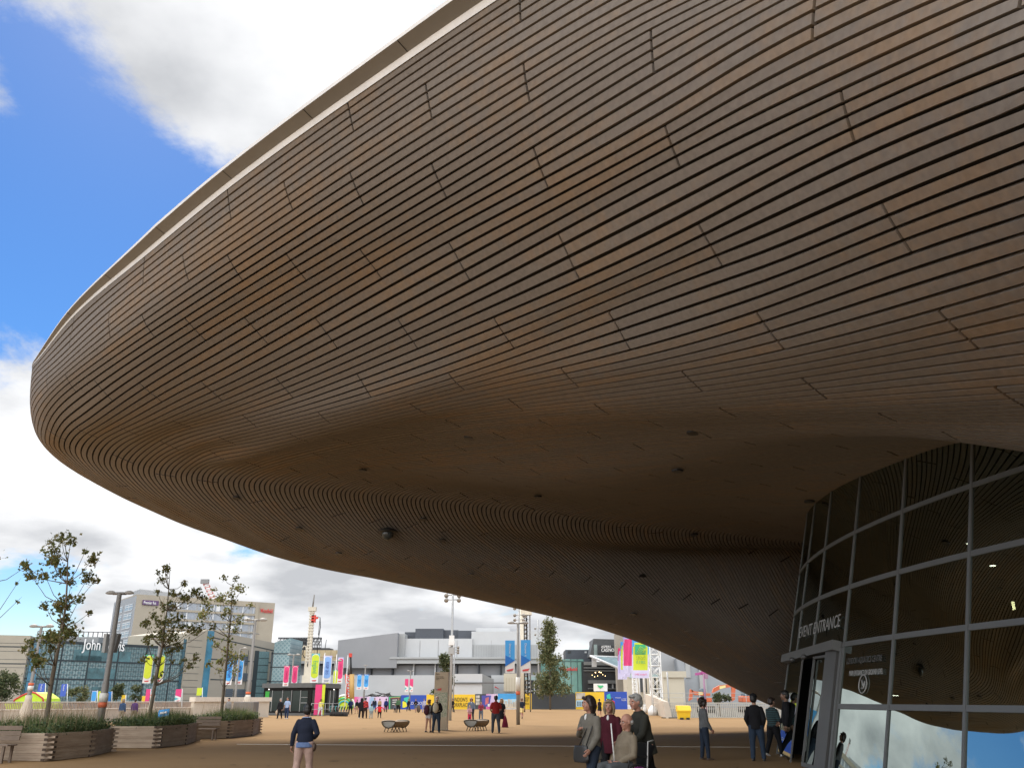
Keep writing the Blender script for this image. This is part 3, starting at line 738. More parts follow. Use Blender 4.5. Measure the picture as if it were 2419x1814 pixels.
# timber railing behind the parapet
m_rail = mat('rail_timber', (0.36, 0.25, 0.18), 0.7, var=0.15)
m_galv = mat('galvanised_steel', (0.42, 0.43, 0.43), 0.4, metal=0.5, var=0.06)
rl = thing('railing', 'brown slatted railing running along behind the cream parapet', 'railing', gu(150, 1690, 98))
a, b = gu(-90, 1690, 86), gu(455, 1690, 112); d = b - a; N = 150
mb = MB()
for i in range(N + 1):
    p = a + d * (i / N); mb.box((p.x, p.y, 0.85), (0.10, 0.05, 1.1 + 0.1 * (i % 7 == 0)))
part('slats', mb, m_rail, rl)
mb = MB(); mb.slab(a, b, 1.36, 1.44, 0.09); mb.slab(a, b, 0.25, 0.33, 0.08); part('rail', mb, m_cap, rl)

# ------------------------------------------------------------------ planters
m_wood, nd_, L_, b_ = node_mat('weathered_planter_wood'); nt_ = m_wood.node_tree
geo = nd_.new('ShaderNodeNewGeometry')
rp = nd_.new('ShaderNodeValToRGB'); rp.color_ramp.elements[0].color = (0.27, 0.205, 0.150, 1); rp.color_ramp.elements[1].color = (0.44, 0.36, 0.275, 1)
n1_ = nd_.new('ShaderNodeTexNoise'); n1_.inputs['Scale'].default_value = 1.3; n1_.inputs['Detail'].default_value = 7; n1_.inputs['Roughness'].default_value = 0.7
mp_ = nd_.new('ShaderNodeMapping'); mp_.inputs['Scale'].default_value = (1, 1, 5); L_.new(geo.outputs['Position'], mp_.inputs[0]); L_.new(mp_.outputs[0], n1_.inputs['Vector'])
L_.new(mathn(nt_, 'ADD', mathn(nt_, 'MULTIPLY', n1_.outputs['Fac'], 0.9), mathn(nt_, 'MULTIPLY', geo.outputs['Random Per Island'], 0.12)), rp.inputs['Fac'])
rp.color_ramp.elements[0].position = 0.35; rp.color_ramp.elements[1].position = 0.8
L_.new(rp.outputs[0], b_.inputs['Base Color']); b_.inputs['Roughness'].default_value = 0.8; b_.inputs['Specular IOR Level'].default_value = 0.15
m_endg = mat('end_grain', (0.055, 0.036, 0.024), 0.9, var=0.2)
m_soil = mat('soil', (0.05, 0.035, 0.022), 0.95)
def leaf_mat(name, c0, c1, c2, trans=0.25):
    m, nd, L, b = node_mat(name); g = nd.new('ShaderNodeNewGeometry'); r = nd.new('ShaderNodeValToRGB'); e = r.color_ramp.elements
    e[0].color = (*c0, 1); e[1].color = (*c2, 1); x = e.new(0.55); x.color = (*c1, 1)
    L.new(g.outputs['Random Per Island'], r.inputs[0]); L.new(r.outputs[0], b.inputs['Base Color']); b.inputs['Roughness'].default_value = 0.6
    b.inputs['Specular IOR Level'].default_value = 0.3
    t = nd.new('ShaderNodeBsdfTranslucent'); L.new(r.outputs[0], t.inputs[0]); ms = nd.new('ShaderNodeMixShader'); ms.inputs[0].default_value = trans
    L.new(b.outputs[0], ms.inputs[1]); L.new(t.outputs[0], ms.inputs[2]); L.new(ms.outputs[0], nd['Material Output'].inputs['Surface'])
    return m
m_grass = leaf_mat('planter_grass', (0.065, 0.105, 0.032), (0.11, 0.155, 0.05), (0.20, 0.21, 0.085), 0.35)
m_straw = leaf_mat('grass_seed_heads', (0.24, 0.17, 0.09), (0.30, 0.22, 0.13), (0.36, 0.28, 0.18))
m_shrub = leaf_mat('planter_shrub', (0.03, 0.055, 0.02), (0.05, 0.08, 0.03), (0.09, 0.12, 0.05))
def planter(pix, h, back, label, glabel, seed, straw):
    rr = random.Random(seed)
    f = [G(*p) for p in pix]
    pts = f + [f[-1] + back[0], f[0] + back[1]]
    c = sum(pts, Vector()) / len(pts)
    t = thing('timber_planter', label, 'planter', (c.x, c.y, 0), 'stacked timber planters on the plaza')
    n = len(pts); NB = 11; bh = h / NB
    for i in range(n):
        p, q = pts[i], pts[(i + 1) % n]; d = (q - p).normalized(); nrm = Vector((d.y, -d.x, 0))
        mb = MB()
        for k in range(NB):
            e0 = 0.13 if k % 2 == 0 else -0.05; e1 = -0.05 if k % 2 == 0 else 0.13
            a_, b_2 = p - d * e0, q + d * e1
            z0, z1 = 0.015 + k * bh, (k + 1) * bh + 0.012
            o_ = nrm * (rr.uniform(-.006, .006) + (0.004 if k % 2 else 0))
            vs = [a_ + o_, b_2 + o_, b_2 + o_ - nrm * 0.12, a_ + o_ - nrm * 0.12]
            lo = [v + Vector((0, 0, z0)) for v in vs]; hi = [v + Vector((0, 0, z1)) for v in vs]
            mb.add(lo + hi, [(3, 2, 1, 0), (4, 5, 6, 7), (0, 1, 5, 4), (2, 3, 7, 6)], m_wood)
            mb.add(lo + hi, [(1, 2, 6, 5), (3, 0, 4, 7)], m_endg)
        part('side_panel', mb, m_wood, t)
    so_ = MB(); so_.poly([p + (c - p) * 0.05 + Vector((0, 0, h - 0.10)) for p in pts]); part('soil', so_, m_soil, t)
    # planting
    gm = MB(); cc = Vector((c.x, c.y, 0))
    def inside():
        while True:
            i = rr.randrange(n); p, q = pts[i], pts[(i + 1) % n]; s, r_ = rr.random(), math.sqrt(rr.random())
            return cc + (p + (q - p) * s - cc) * r_ * 0.93
    def blade(p, L, w, lean, mtl, kink=0.55):
        an = rr.uniform(0, 6.283); dx = Vector((math.cos(an), math.sin(an), 0)); side = Vector((-dx.y, dx.x, 0)) * w
        a0 = p + Vector((0, 0, h - 0.12)); a1 = a0 + Vector((0, 0, L * kink)) + dx * lean * 0.3; a2 = a0 + Vector((0, 0, L * rr.uniform(.85, 1))) + dx * lean
        gm.add([a0 - side, a0 + side, a1 + side * .8, a1 - side * .8, a2], [(0, 1, 2, 3), (3, 2, 4)], mtl)
    for i in range(2600):
        p = inside(); e = (p - cc).length
        blade(p, rr.uniform(0.35, 0.85) * (1.05 - 0.35 * min(1, e / 2.2)), rr.uniform(0.006, 0.012), rr.uniform(0.08, 0.4), m_grass)
    for i in range(straw):
        p = inside(); L = rr.uniform(0.75, 1.35)
        blade(p, L, 0.0035, rr.uniform(0.1, 0.4), m_straw, 0.6)
    for i in range(1500):                               # low leafy edging
        k = rr.randrange(n); p, q = pts[k], pts[(k + 1) % n]; x = cc + (p + (q - p) * rr.random() - cc) * rr.uniform(0.80, 1.0)
        x = x + Vector((0, 0, h + rr.uniform(-0.1, 0.24) * (1 if rr.random() < .7 else 1.3)))
        u_ = Vector((rr.uniform(-1, 1), rr.uniform(-1, 1), rr.uniform(-.4, 1))).normalized() * rr.uniform(0.03, 0.06); v_ = u_.orthogonal().normalized() * 0.025
        gm.add([x - u_, x + v_, x + u_, x - v_], [(0, 1, 2, 3)], m_shrub)
    g_ = gm.build('planting', m_grass); tag(g_, glabel, 'plants', None, 'stuff')
    return c
pc1 = planter([(-95, 1795), (111, 1798), (214, 1787)], 0.72, (Vector((-0.6, 2.8, 0)), Vector((0.3, 3.0, 0))), 'largest front timber planter at the left edge of the photo', 'green grasses and seed heads filling the front left planter', 3, 420)
pc2 = planter([(243, 1767), (369, 1767), (440, 1758)], 0.72, (Vector((-0.6, 2.8, 0)), Vector((0.2, 3.0, 0))), 'middle timber planter just right of the near twin lamp post', 'green grasses in the middle planter, seed heads sparse', 4, 160)
pc3 = planter([(440, 1746), (543, 1743), (596, 1737)], 0.72, (Vector((-0.6, 3.2, 0)), Vector((0.2, 3.4, 0))), 'rear timber planter behind a wooden bench', 'green grasses in the rear planter by the bench', 5, 160)
m_bw = mat('bench_timber', (0.16, 0.12, 0.09), 0.8, var=0.2)
def slat_bench(o, label, w=1.25):
    t = thing('timber_bench', label, 'bench', o, 'wooden benches against the planters')
    mb = MB()
    for k in range(4): mb.box(o + Vector((0, -0.2 + 0.13 * k, 0.45)), (w, 0.11, 0.04))
    part('seat', mb, m_bw, t)
    mb = MB()
    for k in range(3): mb.box(o + Vector((0, 0.30 + 0.03 * k, 0.62 + 0.13 * k)), (w, 0.035, 0.11))
    part('backrest', mb, m_bw, t)
    for s in (-1, 1):
        for yy in (-0.2, 0.22):
            mb = MB(); mb.box(o + Vector((s * (w / 2 - 0.12), yy, 0.215)), (0.06, 0.07, 0.43)); part('leg', mb, m_bw, t)
slat_bench(G(2, 1802) + Vector((-0.45, 0.1, 0)), 'brown wooden bench cut off by the left photo edge')
slat_bench(G(470, 1748) + Vector((0, 0.35, 0)), 'brown wooden bench between the middle and rear planters')

# ------------------------------------------------------------------ trees
m_bark = mat('young_bark', (0.13, 0.105, 0.075), 0.9, var=0.25, vs=6)
m_leaf = leaf_mat('maple_leaves', (0.11, 0.135, 0.04), (0.17, 0.18, 0.06), (0.28, 0.22, 0.09), 0.6)
def leaf(mb, c, s, rr, mtl):
    n = Vector((rr.gauss(0, 1), rr.gauss(0, 1), rr.gauss(0.4, 1))).normalized(); a = n.orthogonal().normalized(); b = n.cross(a)
    an = rr.uniform(0, 6.28); a, b = a * math.cos(an) + b * math.sin(an), b * math.cos(an) - a * math.sin(an)
    pts = []
    for k, r_ in enumerate((1.0, 0.5, 0.85, 0.42, 0.5, 0.42, 0.85, 0.5)):
        t = math.pi * 2 * k / 8; pts.append(c + a * (math.cos(t) * r_ * s) + b * (math.sin(t) * r_ * s) - n * (0.25 * s * (k % 2)))
    mb.add(pts, [tuple(range(8))], mtl)
def sapling(trunk, clusters, Y, label, seed, per=1.0, ls=0.075, r0=0.085, depth=1.1, zb=0.55):
    rr = random.Random(seed)
    tr = [P(u, v, Y) for u, v in trunk]
    t = thing('young_tree', label, 'tree', (tr[0].x, tr[0].y, 0), 'young street trees growing in the planters')
    mb = MB(); n = len(tr); st = [Vector((tr[0].x, tr[0].y, zb))] + tr
    rad = [r0 * (1 - 0.88 * i / n) for i in range(n + 1)]
    mb.tube(st, rad, 8, m_bark)
    lf = MB()
    for (u, v, r_, cnt) in clusters:
        c = P(u, v, Y); c.y += rr.uniform(-depth, depth)
        # a limb from the trunk, leaving it below the cluster
        below = [p for p in st if p.z < c.z - 0.25] or [st[1]]
        o = min(below, key=lambda p: (p - c).length + 0.6 * abs((c.z - p.z) - 0.9 * math.hypot(c.x - p.x, c.y - p.y) - 0.3))
        mid = o * 0.45 + c * 0.55 + Vector((0, 0, -0.12 * (c - o).length)); L = (c - o).length
        mb.tube([o, mid, c, c + (c - mid).normalized() * 0.18], [max(0.010, 0.016 * L ** .5), 0.011, 0.006, 0.003], 5, m_bark)
        R_ = r_ * Y / 2303 * 1.05
        for i in range(int(cnt * per)):
            q = Vector((rr.gauss(0, .48), rr.gauss(0, .48), rr.gauss(0, .42))) * R_
            leaf(lf, c + q, rr.uniform(0.6, 1.15) * ls, rr, m_leaf)
            if i % 6 == 0: mb.tube([c, c + q], [0.005, 0.0025], 3, m_bark)
    part('trunk', mb, m_bark, t); part('crown', lf, m_leaf, t)
def Z1(x, y): return (x * 400 / 1156, 1240 + y * 574 / 1659)
def Z2(x, y): return (200 + x / 3.5, 1340 + y / 3.5)
Y1 = pc1.y
sapling([Z1(*p) for p in ((322, 1290), (345, 1100), (372, 960), (400, 830), (425, 690), (448, 560), (458, 400), (462, 250), (440, 110))],
        [(*Z1(x, y), r, c) for x, y, r, c in ((430, 95, 18, 60), (500, 110, 20, 60), (385, 130, 14, 30), (440, 190, 22, 70), (290, 215, 18, 60), (340, 250, 16, 50), (395, 250, 14, 30), (180, 275, 14, 50), (190, 340, 16, 60), (600, 225, 17, 70), (640, 200, 9, 14), (425, 320, 22, 90), (515, 330, 20, 90), (310, 350, 18, 60), (605, 365, 10, 26), (385, 370, 12, 30), (420, 500, 14, 50), (400, 570, 20, 100), (450, 540, 12, 36), (262, 540, 13, 46), (600, 530, 11, 36), (612, 600, 8, 20), (520, 490, 6, 12), (440, 640, 16, 60), (480, 740, 22, 130), (370, 690, 18, 90), (420, 780, 20, 110), (350, 780, 14, 50), (180, 800, 13, 46), (200, 850, 9, 22), (270, 890, 14, 60), (320, 920, 13, 50), (370, 950, 15, 60), (410, 850, 14, 40), (300, 740, 12, 34), (500, 790, 12, 36))],
        Y1, 'young leafy tree in the front left planter, tallest in the photo', 11, 0.95, 0.085)
Y2 = pc2.y
sapling([Z2(*p) for p in ((545, 1170), (580, 980), (610, 820), (640, 660), (655, 520), (680, 360), (695, 180), (705, 40))],
        [(*Z2(x, y), r, c) for x, y, r, c in ((690, 15, 12, 40), (730, 20, 9, 26), (630, 20, 10, 30), (600, 90, 13, 50), (650, 60, 8, 20), (765, 105, 8, 16), (690, 210, 14, 50), (640, 215, 10, 30), (760, 230, 16, 60), (860, 180, 17, 80), (920, 230, 14, 50), (800, 130, 8, 20), (830, 250, 16, 60), (610, 310, 15, 60), (700, 330, 14, 50), (740, 300, 10, 30), (490, 380, 14, 50), (460, 430, 10, 36), (500, 470, 13, 46), (650, 460, 18, 90), (720, 480, 16, 80), (790, 470, 18, 90), (850, 430, 16, 70), (880, 500, 18, 90), (920, 520, 14, 46), (990, 470, 11, 36), (600, 530, 16, 70), (560, 570, 12, 40), (480, 580, 12, 40), (650, 580, 17, 80), (740, 580, 18, 80), (700, 640, 16, 70), (650, 690, 14, 50), (540, 760, 12, 36), (740, 760, 9, 26), (770, 775, 7, 14), (660, 770, 12, 36), (540, 920, 11, 36), (570, 870, 7, 16), (880, 810, 14, 50), (850, 750, 10, 28), (930, 730, 7, 14), (690, 540, 14, 50), (600, 640, 8, 20))],
        Y2, 'young leafy tree in the middle planter, in front of yellow banners', 12, 0.8, 0.085)
Y3 = pc3.y
sapling([Z2(*p) for p in ((1136, 1150), (1150, 1000), (1165, 860), (1180, 700), (1190, 580), (1205, 450), (1215, 300), (1220, 150))],
        [(*Z2(x, y), r, c) for x, y, r, c in ((1180, 100, 11, 40), (1290, 105, 9, 30), (1220, 160, 14, 50), (1290, 180, 13, 50), (1210, 230, 14, 60), (1100, 190, 7, 20), (1090, 250, 16, 70), (1150, 270, 14, 50), (1050, 290, 13, 40), (1240, 290, 10, 30), (1320, 290, 8, 20), (1060, 350, 16, 60), (1150, 340, 14, 50), (1040, 420, 14, 50), (940, 380, 10, 36), (970, 400, 8, 24), (1240, 420, 18, 80), (1180, 400, 11, 30), (1200, 490, 13, 50), (1240, 520, 11, 36), (1090, 590, 10, 34), (1090, 640, 13, 46), (1200, 600, 11, 30), (1220, 660, 11, 30), (1130, 690, 15, 60), (1180, 720, 15, 60), (1100, 780, 14, 50), (1060, 800, 12, 40), (1060, 850, 10, 30), (1290, 740, 15, 50), (1200, 850, 12, 30), (1170, 780, 12, 36))],
        Y3, 'young leafy tree in the rear planter, in front of blue banners', 13, 0.8, 0.09)
sapling([(-52, 1720), (-48, 1600), (-44, 1480), (-40, 1380), (-36, 1300)], [(*Z1(x, y), r, c) for x, y, r, c in ((20, 235, 13, 50), (0, 275, 13, 50), (70, 250, 6, 14), (-60, 240, 20, 80), (-100, 420, 24, 110), (-40, 330, 14, 50), (10, 370, 5, 6), (30, 500, 4, 4))],
        Y1 - 1.2, 'tree cut off by the left photo edge, only twig ends showing', 14, 1.0)

def bush(name, label, cat, u, v, Y, w, h, cnt, ls, mtl, trunk=None, seed=1, group=None, shape='ell'):
    rr = random.Random(seed); k = Y / 2303; c = P(u, v, Y)
    t = thing(name, label, cat, (c.x, c.y, 0), group)
    lf = MB()
    lobes = [Vector((rr.gauss(0, .42) * w, rr.gauss(0, .42) * w, rr.uniform(-.5, .5) * h * 2)) * k for _ in range(max(7, cnt // 90))]
    for i in range(cnt):
        lb = lobes[i % len(lobes)]
        zz = lb.z / (h * k)
        if shape == 'spire': lb = Vector((lb.x * (0.85 - 0.6 * zz), lb.y * (0.85 - 0.6 * zz), lb.z)); rr_ = 0.34 * w * k
        else: rr_ = 0.42 * min(w, h) * k; lb = lb * (1 if shape == 'box' else math.sqrt(max(.1, 1 - 0.55 * zz * zz)))
        q = Vector((rr.gauss(0, .5), rr.gauss(0, .5), rr.gauss(0, .5))) * rr_
        p = c + lb + q; p.z = max(p.z, 0.05)
        leaf(lf, p, ls * rr.uniform(.6, 1.2), rr, mtl)
    tk = MB(); z1 = c.z + (h * k * (0.7 if shape == 'spire' else 0.1))
    tk.tube([(c.x, c.y, 0), (c.x + .05, c.y, z1 * 0.5), (c.x, c.y, max(z1, 0.3))], [w * k * 0.06 + 0.05, w * k * 0.04 + 0.03, 0.02], 7, m_bark)
    for lb in lobes[:14]: tk.tube([(c.x, c.y, max(0.2, c.z + lb.z - 0.4 * w * k)), c + lb], [0.05, 0.015], 4, m_bark)
    part('trunk', tk, m_bark, t); part('crown', lf, mtl, t)
m_dleaf = leaf_mat('dark_foliage', (0.045, 0.062, 0.026), (0.075, 0.09, 0.04), (0.12, 0.12, 0.055), 0.25)
m_gleaf = leaf_mat('yellow_green_foliage', (0.07, 0.09, 0.035), (0.12, 0.13, 0.055), (0.20, 0.18, 0.08), 0.25)
bush('tree', 'dark dense tree at the left photo edge, before the brown store block', 'tree', 8, 1622, 112, 34, 34, 1500, 0.22, m_dleaf, seed=21)
bush('shrub', 'yellow green bush in front of the store glass, right of two blue flags', 'bush', 188, 1642, 118, 24, 20, 900, 0.2, m_gleaf, seed=22)
bush('tree', 'small round dark tree before the store glass, left of the yellow banners', 'tree', 278, 1634, 122, 15, 22, 800, 0.2, m_dleaf, seed=23)
bush('tree', 'small thin tree before the store glass, below the yellow banners', 'tree', 322, 1636, 124, 15, 20, 420, 0.18, m_dleaf, seed=24)
bush('tree', 'tall spire shaped tree right of the blue twin banners', 'tree', 1298, 1552, 160, 34, 88, 7500, 0.24, m_gleaf, seed=25, shape='spire')
bush('tree', 'dark green young tree behind the tan map totem', 'tree', 1050, 1592, 150, 26, 46, 2200, 0.24, m_dleaf, seed=26, shape='spire')
bush('shrub', 'rough green bush behind the railing, below the orange digger arms', 'bush', 1697, 1652, 95, 25, 14, 900, 0.13, m_dleaf, seed=27)
# ------------------------------------------------------------------ buildings beyond the plaza
class Face:
    """an upright wall plane through two measured points; places details on it"""
    def __init__(s, a, b):
        s.a = P(*a); s.b = P(*b)
        d = Vector((s.b.x - s.a.x, s.b.y - s.a.y, 0)); s.len = d.length; s.r = d.normalized(); s.n = Vector((s.r.y, -s.r.x, 0))
        s.o = Vector((s.a.x, s.a.y, 0))
        if s.n.dot(s.o) > 0: s.n = -s.n
    def hit(s, u, v):                       # (along, height) on the plane
        d = ray(u, v); o = Vector((0, 0, HC)); t = (s.o - o).dot(s.n) / d.dot(s.n); p = o + d * t
        return (p - s.o).dot(s.r), p.z
    def pt(s, x, z, out=0.0): return s.o + s.r * x + s.n * out + Vector((0, 0, z))
    def rect(s, mb, x0, x1, z0, z1, out, th=0.3, m=None):
        mb.hexa([s.pt(x0, z0, out), s.pt(x1, z0, out), s.pt(x1, z0, out - th), s.pt(x0, z0, out - th), s.pt(x0, z1, out), s.pt(x1, z1, out), s.pt(x1, z1, out - th), s.pt(x0, z1, out - th)], m)
    def prect(s, mb, u0, v0, u1, v1, out, th=0.3, m=None, zmin=0.0):
        um, vm = (u0 + u1) / 2, (v0 + v1) / 2
        x0 = s.hit(u0, vm)[0]; x1 = s.hit(u1, vm)[0]; z1 = s.hit(um, v0)[1]; z0 = max(zmin, s.hit(um, v1)[1])
        s.rect(mb, x0, x1, z0, z1, out, th, m); return x0, x1, z0, z1
    def mass(s, mb, z0, z1, depth, m=None, x0=0.0, x1=None, ztop1=None):   # the body behind the wall
        x1 = s.len if x1 is None else x1; zt = z1 if ztop1 is None else ztop1; n = -s.n * depth
        a, b = s.pt(x0, z0), s.pt(x1, z0); c, d = s.pt(x1, zt), s.pt(x0, z1)
        mb.hexa([a, b, b + n, a + n, d, c, c + n, d + n], m)
    def text(s, body, u, v, h, wpx, m, parent, out=0.3, **k):
        x, z = s.hit(u, v); x0 = s.hit(u - wpx / 2, v)[0]; x1 = s.hit(u + wpx / 2, v)[0]
        return text(body, s.pt(x, z, out), s.r, (0, 0, 1), h, m, parent, ext=0.06, fit=abs(x1 - x0), name='sign_lettering', **k)
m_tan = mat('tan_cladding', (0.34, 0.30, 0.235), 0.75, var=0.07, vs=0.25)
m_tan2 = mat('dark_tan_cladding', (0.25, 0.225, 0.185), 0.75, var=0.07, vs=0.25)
m_seam = mat('dark_seam', (0.02, 0.03, 0.035), 0.6, var=0)
m_white = mat('white_sign', (0.82, 0.82, 0.80), 0.5, var=0)
m_red = mat('red_sign', (0.62, 0.03, 0.03), 0.5, var=0)
m_dglass = mat('dark_blue_glass', (0.03, 0.085, 0.115), 0.15, spec=0.6, var=0.3, vs=0.4)
m_bglass = mat('blue_glass', (0.06, 0.19, 0.28), 0.2, spec=0.6, var=0.3, vs=0.3)
m_cglass = mat('clear_glass', (0.05, 0.13, 0.15), 0.15, spec=0.6, var=0.5, vs=0.5)
# patterned glass: pale lacy rings printed on teal panes
m_lace, nd_, L_, b_ = node_mat('lace_printed_glass'); nt_ = m_lace.node_tree
geo = nd_.new('ShaderNodeNewGeometry'); sp_ = nd_.new('ShaderNodeSeparateXYZ'); L_.new(geo.outputs['Position'], sp_.inputs[0])
def ringset(cell, r_, wd, ox):
    fx = mathn(nt_, 'SUBTRACT', mathn(nt_, 'FRACT', mathn(nt_, 'ADD', mathn(nt_, 'DIVIDE', sp_.outputs[0], cell), ox)), 0.5)
    fz = mathn(nt_, 'SUBTRACT', mathn(nt_, 'FRACT', mathn(nt_, 'ADD', mathn(nt_, 'DIVIDE', sp_.outputs[2], cell), ox)), 0.5)
    d = mathn(nt_, 'SQRT', mathn(nt_, 'ADD', mathn(nt_, 'MULTIPLY', fx, fx), mathn(nt_, 'MULTIPLY', fz, fz)))
    return mathn(nt_, 'LESS_THAN', mathn(nt_, 'ABSOLUTE', mathn(nt_, 'SUBTRACT', d, r_)), wd)
rg = mathn(nt_, 'MAXIMUM', ringset(0.95, 0.40, 0.10, 0.0), ringset(0.95, 0.40, 0.10, 0.5))
nz = nd_.new('ShaderNodeTexNoise'); nz.inputs['Scale'].default_value = 0.12; nz.inputs['Detail'].default_value = 4; L_.new(geo.outputs['Position'], nz.inputs['Vector'])
mx_ = nd_.new('ShaderNodeMix'); mx_.data_type = 'RGBA'; mx_.inputs['A'].default_value = (0.105, 0.185, 0.20, 1); mx_.inputs['B'].default_value = (0.27, 0.34, 0.34, 1)
L_.new(mathn(nt_, 'MULTIPLY', rg, mathn(nt_, 'ADD', mathn(nt_, 'MULTIPLY', nz.outputs['Fac'], 0.9), 0.0)), mx_.inputs['Factor'])
hs = nd_.new('ShaderNodeHueSaturation'); L_.new(mx_.outputs['Result'], hs.inputs['Color']); L_.new(mathn(nt_, 'ADD', mathn(nt_, 'MULTIPLY', nz.outputs['Fac'], 0.7), 0.6), hs.inputs['Value'])
L_.new(hs.outputs[0], b_.inputs['Base Color']); b_.inputs['Roughness'].default_value = 0.25; b_.inputs['Specular IOR Level'].default_value = 0.5

# --- department store with lace glass front
st = thing('department_store', 'long store with teal lace patterned glass front and tan end blocks', 'building', gu(250, 1660, 185))
F = Face((68, 1513, 172), (448, 1508, 200)); zt = F.a.z + 0.3
mb = MB(); F.mass(mb, 0, zt, 25, m_lace); part('glass_front', mb, m_lace, st)
fr = MB()
for u in (138, 204, 273, 340, 400): 
    x = F.hit(u, 1590)[0]; F.rect(fr, x - 0.14, x + 0.14, 0, zt, 0.12, 0.1)
for v in (1563, 1605): 
    z = F.hit(250, v)[1]; F.rect(fr, 0, F.len, z - 0.14, z + 0.14, 0.13, 0.1)
F.rect(fr, 0, F.len, zt - 0.5, zt, 0.14, 0.12)
part('glazing_bars', fr, m_seam, st)
th_ = MB()
for i in range(1, 62): x = F.len * i / 62; F.rect(th_, x - 0.025, x + 0.025, 0, zt - .5, 0.04, 0.03)
for i in range(1, 14): z = zt * i / 14; F.rect(th_, 0, F.len, z - 0.025, z + 0.025, 0.045, 0.03)
part('thin_bars', th_, m_seam, st)
for r_ in ((173, 1536, 308, 1563), (204, 1578, 272, 1606), (215, 1622, 262, 1660), (178, 1548, 240, 1562)):
    mb = MB(); F.prect(mb, *r_, 0.07, 0.05); part('clear_window', mb, m_cglass, st)
mb = MB(); F.prect(mb, 64, 1519, 84, 1670, 0.2, 0.2); part('blue_glass_strip', mb, m_bglass, st)
mb = MB(); F.prect(mb, 424, 1509, 447, 1670, 0.25, 0.2); part('dark_glass_strip', mb, m_dglass, st)
s_ = MB()
for i in range(9):
    for (ua, ub) in ((424, 447), (64, 84)):
        x0 = F.hit(ua, 1590)[0]; x1 = F.hit(ub, 1590)[0]; z = 1.5 + i * 1.7; F.rect(s_, x0, x1, z - .04, z + .04, 0.28, 0.03)
part('thin_bars', s_, m_seam, st)
F.text('John Lewis', 244, 1525, 3.0, 99, m_white, st, out=0.5)
# roof deck railings and plant
rf = MB(); m_roofg = mat('grey_roof_plant', (0.20, 0.20, 0.20), 0.6)
for (u0, v0, u1, v1) in ((90, 1490, 275, 1493),):
    a, b = P(u0, v0, 182), P(u1, v1, 200)
    n = 16
    for i in range(n + 1):
        p = a + (b - a) * (i / n); rf.box((p.x, p.y, (p.z + zt) / 2), (0.18, 0.18, p.z - zt))
    for f in (0, 0.5, 0.85): rf.tube([a + (Vector((a.x, a.y, zt)) - a) * f, b + (Vector((b.x, b.y, zt)) - b) * f], 0.10, 4)
q = P(150, 1500, 190); rf.box((q.x, q.y, zt + 0.7), (18, 6, 1.4)); q = P(225, 1502, 196); rf.box((q.x, q.y, zt + 0.8), (10, 6, 1.6))
part('roof_plant', rf, m_roofg, st)
# tan blocks
FL = Face((-60, 1498, 168), (73, 1500, 171)); mb = MB(); FL.mass(mb, 0, FL.a.z, 20, m_tan); part('tan_block', mb, m_tan, st)
mb = MB()
for v in (1527, 1567): z = FL.hit(30, v)[1]; FL.rect(mb, 0, FL.len, z - .1, z + .1, 0.03, 0.05)
for i in range(1, 9): z = FL.a.z * i / 9; FL.rect(mb, 0, FL.len, z - .03, z + .03, 0.02, 0.05)
part('cladding_seams', mb, m_seam, st)
FM = Face((446, 1495, 199), (494, 1488, 204)); mb = MB(); FM.mass(mb, 0, FM.a.z, 20, m_tan, ztop1=FM.b.z); part('tan_block', mb, m_tan, st)
mb = MB(); FM.prect(mb, 481, 1489, 494, 1670, 0.5, 0.5); part('blue_fin', mb, m_bglass, st)
mb = MB()
for i in range(1, 11): z = FM.a.z * i / 11; FM.rect(mb, 0, FM.len * .72, z - .04, z + .04, 0.03, 0.05)
part('cladding_seams', mb, m_seam, st)
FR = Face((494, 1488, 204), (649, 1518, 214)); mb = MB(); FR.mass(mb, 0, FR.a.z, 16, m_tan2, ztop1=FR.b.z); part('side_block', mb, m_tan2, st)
mb = MB()
for (v0, v1) in ((1504, 1536), (1556, 1565), (1604, 1609)): 
    x0, z0 = FR.hit(497, v0); x1, z1 = FR.hit(647, v1); 
    mb.prism([FR.pt(x0, z0 - .12, .05), FR.pt(x1, z1 - .12, .05), FR.pt(x1, z1 + .12, .05), FR.pt(x0, z0 + .12, .05)], -FR.n * .05)
for u in (535, 560, 582, 625): x = FR.hit(u, 1590)[0]; FR.rect(mb, x - .06, x + .06, 0, FR.hit(u, 1535)[1], 0.04, 0.05)
part('cladding_seams', mb, m_seam, st)
for r_ in ((537, 1546, 584, 1570), (552, 1589, 582, 1608), (553, 1627, 577, 1648), (533, 1626, 548, 1648)):
    mb = MB()
    x0, x1, z0, z1 = FR.prect(mb, *r_, 0.1, 0.1)
    n = 5
    lv = part('louvre_window', mb, m_dglass, st); l2 = MB()
    for i in range(n): z = z0 + (z1 - z0) * (i + .5) / n; FR.rect(l2, x0 - .1, x1 + .1, z - .18, z + .12, 0.35, 0.25)
    part('louvre_blade', l2, mat('louvre_blue_grey', (0.05, 0.065, 0.085), .5), lv)
mb = MB(); FR.prect(mb, 596, 1536, 606, 1668, 0.1, 0.1); part('dark_glass_strip', mb, m_seam, st)
mb = MB(); x0, x1, z0, z1 = FR.prect(mb, 606, 1538, 630, 1668, 0.12, 0.1); gp = part('glass_panel', mb, mat('grey_teal_glass', (0.12, 0.19, 0.20), .2, var=.2), st)
mb = MB()
for i in range(1, 8): z = z1 * i / 8; FR.rect(mb, x0, x1, z - .06, z + .06, 0.16, 0.04)
part('thin_bars', mb, m_seam, gp)
